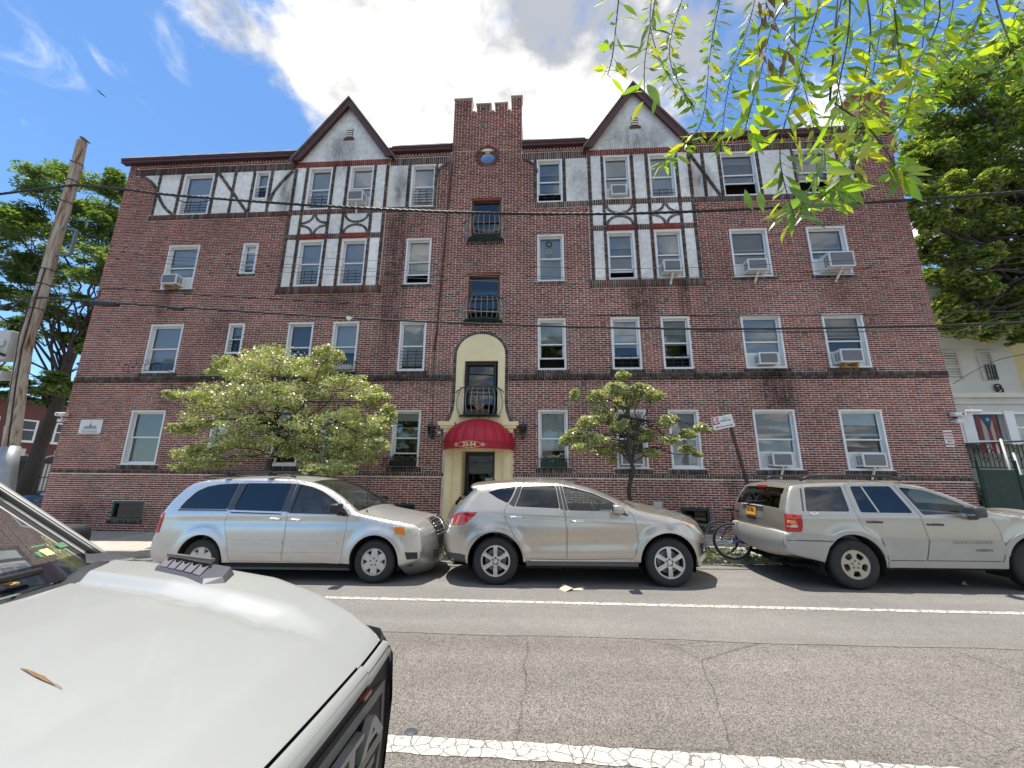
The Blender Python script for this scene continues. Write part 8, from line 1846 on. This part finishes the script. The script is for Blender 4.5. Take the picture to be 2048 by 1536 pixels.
# weeds and litter
rg = np.random.default_rng(77); pts = []
for x, w, h in ((3.35, .30, .10), (3.75, .35, .16), (4.15, .25, .13), (4.5, .25, .07), (2.95, .2, .06)): pts.append(np.stack([x + rg.normal(size=170) * w * .5, CURBY + .02 + rg.normal(size=170) * .06, gz(x) + .05 + abs(rg.normal(size=170)) * h], 1))
V, F, C = leaf_quads(np.concatenate(pts), .07, [((.12, .22, .03), 3), ((.20, .28, .05), 2), ((.06, .13, .02), 1)], .35, 8, .4); tag(link('weeds', fast_mesh('weeds', V, F, C, L_STREET)), kind='stuff')
pts = [];
for x0 in np.arange(-9, 12, .12): pts.append((x0 + rg.normal() * .1, CURBY - .12 + rg.normal() * .09, gz(x0) + .014))
V, F, C = leaf_quads(np.array(pts), .055, [((.35, .26, .14), 3), ((.50, .42, .30), 2), ((.25, .13, .07), 1)], .93, 9); tag(link('gutter_litter', fast_mesh('gutter_litter', V, F, C, L_STREET)), 'dry leaves strewn in the gutter', kind='stuff')
def scrap(name, label, pix, m, h=.03):
    ps = [atz(x, y, .03) for x, y in pix]; c = sum(ps, Vector()) / len(ps); g0 = gz(c.x) + .006; t = MB(); n = len(ps)
    t.add([(p.x, p.y, g0 + (h * (i % 2))) for i, p in enumerate(ps)] + [(c.x, c.y, g0 + h * 1.3)], [((i + 1) % n, n, i)[::-1] for i in range(n)]); tag(t.build(name, m, None), label, 'litter')
M_PAPER = mat('dirty_paper', (.48, .42, .32), .9, var=.2, vscale=20)
scrap('paper_scrap', 'crumpled tan paper on the road under the champagne crossover', [(1118, 1176), (1126, 1170), (1142, 1172), (1146, 1179), (1130, 1181)], M_PAPER, .04); scrap('paper_scrap', 'flat torn strip of paper on the road right of the crumpled one', [(1142, 1176), (1170, 1172), (1166, 1178), (1146, 1180)], M_PAPER, .012)
scrap('paper_scrap', 'small pale scrap on the road before the pale gold four-by-four', [(1920, 1178), (1930, 1174), (1937, 1178), (1928, 1182)], M_PAPER, .04)
p = atz(822, 1462, 0.0); t = MB(); t.lathe([(.0001, .006), (.038, .006), (.046, .0)], 24, 'z', (p.x, p.y, gz(p.x) + .005)); tag(t.build('valve_cover', mat('cover_iron', (.07, .075, .085), .6, metal=.3), None, True), 'small round iron cover set in the asphalt near the truck grille', 'cover')
# birds
M_BIRD = mat('bird_grey', (.075, .070, .075), .8, var=.3, vscale=20)
p = Vector(pts_pole_top := tuple(at(166, 281, PY))); o = empty('bird', (p.x, p.y, p.z), 'dark dove perched on top of the wooden utility pole', 'bird'); bs = o['_base']
t = MB(); t.tube([(p.x - .13, p.y, p.z + .10), (p.x - .10, p.y, p.z + .13), (p.x - .03, p.y, p.z + .09), (p.x + .06, p.y, p.z + .03), (p.x + .14, p.y, p.z - .03), (p.x + .28, p.y, p.z - .13)], [.012, .035, .055, .06, .035, .012], 8); t.build('body', M_BIRD, o, True, base=bs)
t = MB(); t.tube([(p.x - .13, p.y, p.z + .115), (p.x - .165, p.y, p.z + .105)], [.010, .002], 5); t.build('beak', M_BLK, o, base=bs); t = MB(); t.add([(p.x, p.y - .058, p.z + .07), (p.x + .09, p.y - .062, p.z + .03), (p.x + .20, p.y - .04, p.z - .07), (p.x + .06, p.y - .060, p.z + .00)], [(0, 1, 2, 3)]); t.build('wing', mat('wing_grey', (.11, .10, .105), .8), o, base=bs)
p = at(203, 188, 14); o = empty('bird', tuple(p), 'small dark bird gliding in the blue sky at the upper left', 'bird'); bs = o['_base']; t = MB(); t.tube([p + Vector((-.10, 0, .05)), p + Vector((-.06, 0, .034)), p + Vector((0, 0, .0)), p + Vector((.06, 0, -.025)), p + Vector((.13, 0, -.055))], [.008, .022, .03, .018, .012], 8); t.build('body', M_BIRD, o, True, base=bs)
t = MB(); t.add([p + Vector(v) for v in ((-.08, -.03, .05), (.05, -.03, 0), (.02, -.17, .03), (-.04, -.20, .04))], [(0, 1, 2, 3)]); t.add([p + Vector(v) for v in ((-.08, .03, .05), (.05, .03, 0), (.02, .17, .03), (-.04, .20, .04))], [(3, 2, 1, 0)]); t.build('wing', M_BIRD, o, base=bs)
# ================================================================== the leafy branch hanging into the picture, top right
L_FRONT = leafmat('front_leaves', .68, .35, .08, (1.6, 1.4, .40))
def branch():
    rg = np.random.default_rng(5); root = empty('hanging_branch', tuple(at(1650, -260, 2.6)), 'leafy green branch hanging into the top right corner, close to the viewer', 'branch'); bs = root['_base']
    # twigs in picture positions of the photograph, with their distance; leaves sit along both sides and hang
    tw = [  # big near leaves
        ([(1690, -180), (1640, 0), (1600, 150), (1560, 300), (1590, 440)], 1.75, 22, .085), ([(1690, -180), (1700, 20), (1680, 160), (1650, 300), (1600, 420)], 1.8, 24, .085),
        ([(1700, -160), (1560, 20), (1520, 150), (1490, 260)], 1.7, 20, .09), ([(1690, -180), (1740, 40), (1720, 200), (1700, 330), (1640, 400)], 1.85, 22, .085),
        ([(1760, -160), (1790, 30), (1800, 140)], 1.8, 12, .085), ([(1660, 200), (1740, 260), (1790, 330), (1800, 350)], 1.8, 10, .09), ([(1330, -150), (1310, 0), (1290, 120), (1290, 200)], 1.75, 9, .075), ([(1250, -120), (1235, 20), (1225, 110), (1215, 150)], 1.7, 7, .072),
        ([(1840, -160), (1880, 20), (1830, 130), (1830, 150)], 1.9, 9, .085), ([(1960, -140), (2000, 30), (2030, 110)], 1.9, 8, .085),
        # smaller leaves farther out
        ([(1480, -150), (1440, 0), (1420, 110), (1400, 250), (1320, 330)], 2.6, 30, .085), ([(1420, -140), (1360, 10), (1340, 120), (1390, 220)], 2.7, 26, .085), ([(1330, -120), (1300, 30), (1330, 140), (1380, 200)], 2.8, 22, .085), ([(1540, -140), (1500, 40), (1460, 160), (1440, 300)], 2.6, 26, .085),
        ([(1600, -100), (1590, 80), (1620, 220), (1640, 320)], 2.5, 26, .09), ([(1780, -120), (1760, 60), (1740, 180), (1720, 300)], 2.5, 26, .09), ([(1700, -100), (1670, 100), (1690, 260), (1680, 400)], 2.4, 24, .09),
        # long willow-like leaves to the right
        ([(1840, -120), (1850, 40), (1830, 160), (1800, 260)], 3.0, 34, .11), ([(1920, -120), (1900, 40), (1860, 150), (1810, 230)], 3.1, 34, .11), ([(1990, -120), (1960, 30), (1910, 120), (1860, 200)], 3.2, 34, .11), ([(2060, -100), (2030, 30), (1980, 90), (1920, 150)], 3.2, 30, .11), ([(2120, -60), (2080, 40), (2040, 120), (1990, 170)], 3.1, 26, .11), ([(1800, -120), (1790, 40), (1770, 150), (1760, 230)], 3.0, 26, .10)]
    SH = [(0, 0), (.06, .10), (.18, .30), (.36, .46), (.55, .44), (.74, .28), (.90, .10), (1, 0)]      # outline of a leaf: along, half width
    stems = MB(); leaves = []
    hub = at(1690, -200, 2.4)
    for pix, Y, n, size in tw:
        big = Y < 2.0; n = int(n * (2.6 if big else 4.2)); size *= (1.6 if big else 1.2)
        p3 = [at(x, y, Y + rg.uniform(-.12, .12)) for x, y in pix]; c = catmull([tuple(p) for p in p3], 8); m = len(c); stems.tube([tuple(q) for q in c], [.0042 * (1 - .75 * i / m) + .0008 for i in range(m)], 5); stems.tube([hub, Vector(c[0])], .006, 5)
        for k in range(n):
            t = .12 + .88 * (k + rg.uniform(.1, .9)) / n; i = min(int(t * (m - 1)), m - 2); base = Vector(c[i] + (c[i + 1] - c[i]) * (t * (m - 1) - i))
            side = 1 if k % 2 else -1; d = Vector((side * rg.uniform(.2, 1.2), rg.uniform(-.6, .6), -rg.uniform(.1, 1.1))).normalized()
            if size >= .135 and not big: d = Vector((-rg.uniform(.2, .9), rg.uniform(-.4, .4), -rg.uniform(.4, 1.0))).normalized()
            st = base + d * rg.uniform(.012, .035); stems.tube([base, st], .0012, 3, cap=False); leaves.append((st, d, size * rg.uniform(.6, 1.25), (size >= .135 or rg.uniform() < .35) and not big, Y))
    # extra single leaves named by where they hang in the photograph
    for x, y, Y, L in ((1517, 405, 1.75, .085), (1490, 400, 1.75, .085), (1588, 425, 1.75, .075), (1550, 430, 1.75, .08), (1692, 400, 1.75, .06), (1770, 355, 1.75, .075), (1810, 340, 1.8, .075), (1660, 400, 1.8, .07), (1214, 100, 1.7, .075), (1218, 150, 1.7, .08), (1294, 190, 1.65, .11), (1310, 215, 1.7, .07), (1600, 300, 1.6, .12), (1600, 110, 1.6, .13), (1480, 200, 1.65, .12), (1500, 160, 1.65, .11), (1570, 250, 1.7, .10), (1720, 250, 1.65, .12), (1740, 300, 1.7, .10)):
        leaves.append((at(x, y - 22, Y), Vector((rg.uniform(-.5, .5), rg.uniform(-.3, .3), -1)).normalized(), L * 1.5, False, Y))
    stems.build('twigs', mat('twig', (.07, .075, .03), .8), root, True, base=bs)
    COLS = [(.21, .40, .035), (.30, .45, .030), (.13, .28, .035), (.40, .47, .028), (.075, .17, .035)]
    meshes = {}
    def leaf_mesh(nar, ci, bend):
        key = (nar, ci, bend)
        if key not in meshes:
            w = .28 if nar else .58; v = []; 
            for a, b in SH: z = -.10 * bend * a * a; v += [(a, -b * w * .5, z + .06 * b), (a, 0, z), (a, b * w * .5, z + .06 * b)]
            f = [(3 * i + j, 3 * i + j + 1, 3 * i + j + 4, 3 * i + j + 3) for i in range(len(SH) - 1) for j in range(2)]
            mb = MB(); mb.col = (*COLS[ci], 1); mb.add(v, f); meshes[key] = mb.mesh('leaf', L_FRONT, True)
        return meshes[key]
    leaves.sort(key=lambda l: -l[2] / l[4]); V = []; F = []; C = []
    for i, (p, d, L, nar, Y) in enumerate(leaves):
        up = Vector((rg.normal() * .8, rg.normal() * .8 - .3, rg.normal() * .6 + .3)); s = d.cross(up).normalized(); nn = s.cross(d); ci = int(rg.choice(5, p=(.3, .26, .2, .14, .10))); me = leaf_mesh(bool(nar), ci, int(rg.integers(0, 3)))
        M4 = Matrix(((d.x, s.x, nn.x, p.x), (d.y, s.y, nn.y, p.y), (d.z, s.z, nn.z, p.z), (0, 0, 0, 1))) @ Matrix.Diagonal((L, L, L, 1))
        if i < 300:
            o = bpy.data.objects.new('leaf', me); COL.objects.link(o); o.parent = root; o.matrix_parent_inverse = Matrix.Translation(-Vector(bs)); o.matrix_basis = M4
        else:
            n0 = len(V); V += [tuple(M4 @ v.co) for v in me.vertices]; F += [tuple(q + n0 for q in pl.vertices) for pl in me.polygons]; C += [(*COLS[ci], 1)] * len(me.polygons)
    if V:
        mb = MB(); mb.v, mb.f, mb.c = V, F, C; o = mb.build('small_leaves', L_FRONT, root, True, base=bs); o['kind'] = 'stuff'
    # a dried brown spray in the middle
    mb = MB(); 
    for k in range(30):
        p = at(1545 + rg.uniform(-30, 34), rg.uniform(-30, 130), 1.55); d = Vector((rg.uniform(-.5, .5), rg.uniform(-.3, .3), -1)).normalized(); s = d.cross(Vector((rg.normal(), -1, rg.normal()))).normalized(); L = rg.uniform(.05, .13); w = L * .13; mb.add([p, p + d * L * .5 + s * w, p + d * L, p + d * L * .5 - s * w + d.cross(s) * .01], [(0, 1, 2, 3)])
    mb.build('dry_leaves', mat("dry_spray", (.20, .13, .035), .8, var=.5, vscale=30), root, base=bs)
branch()
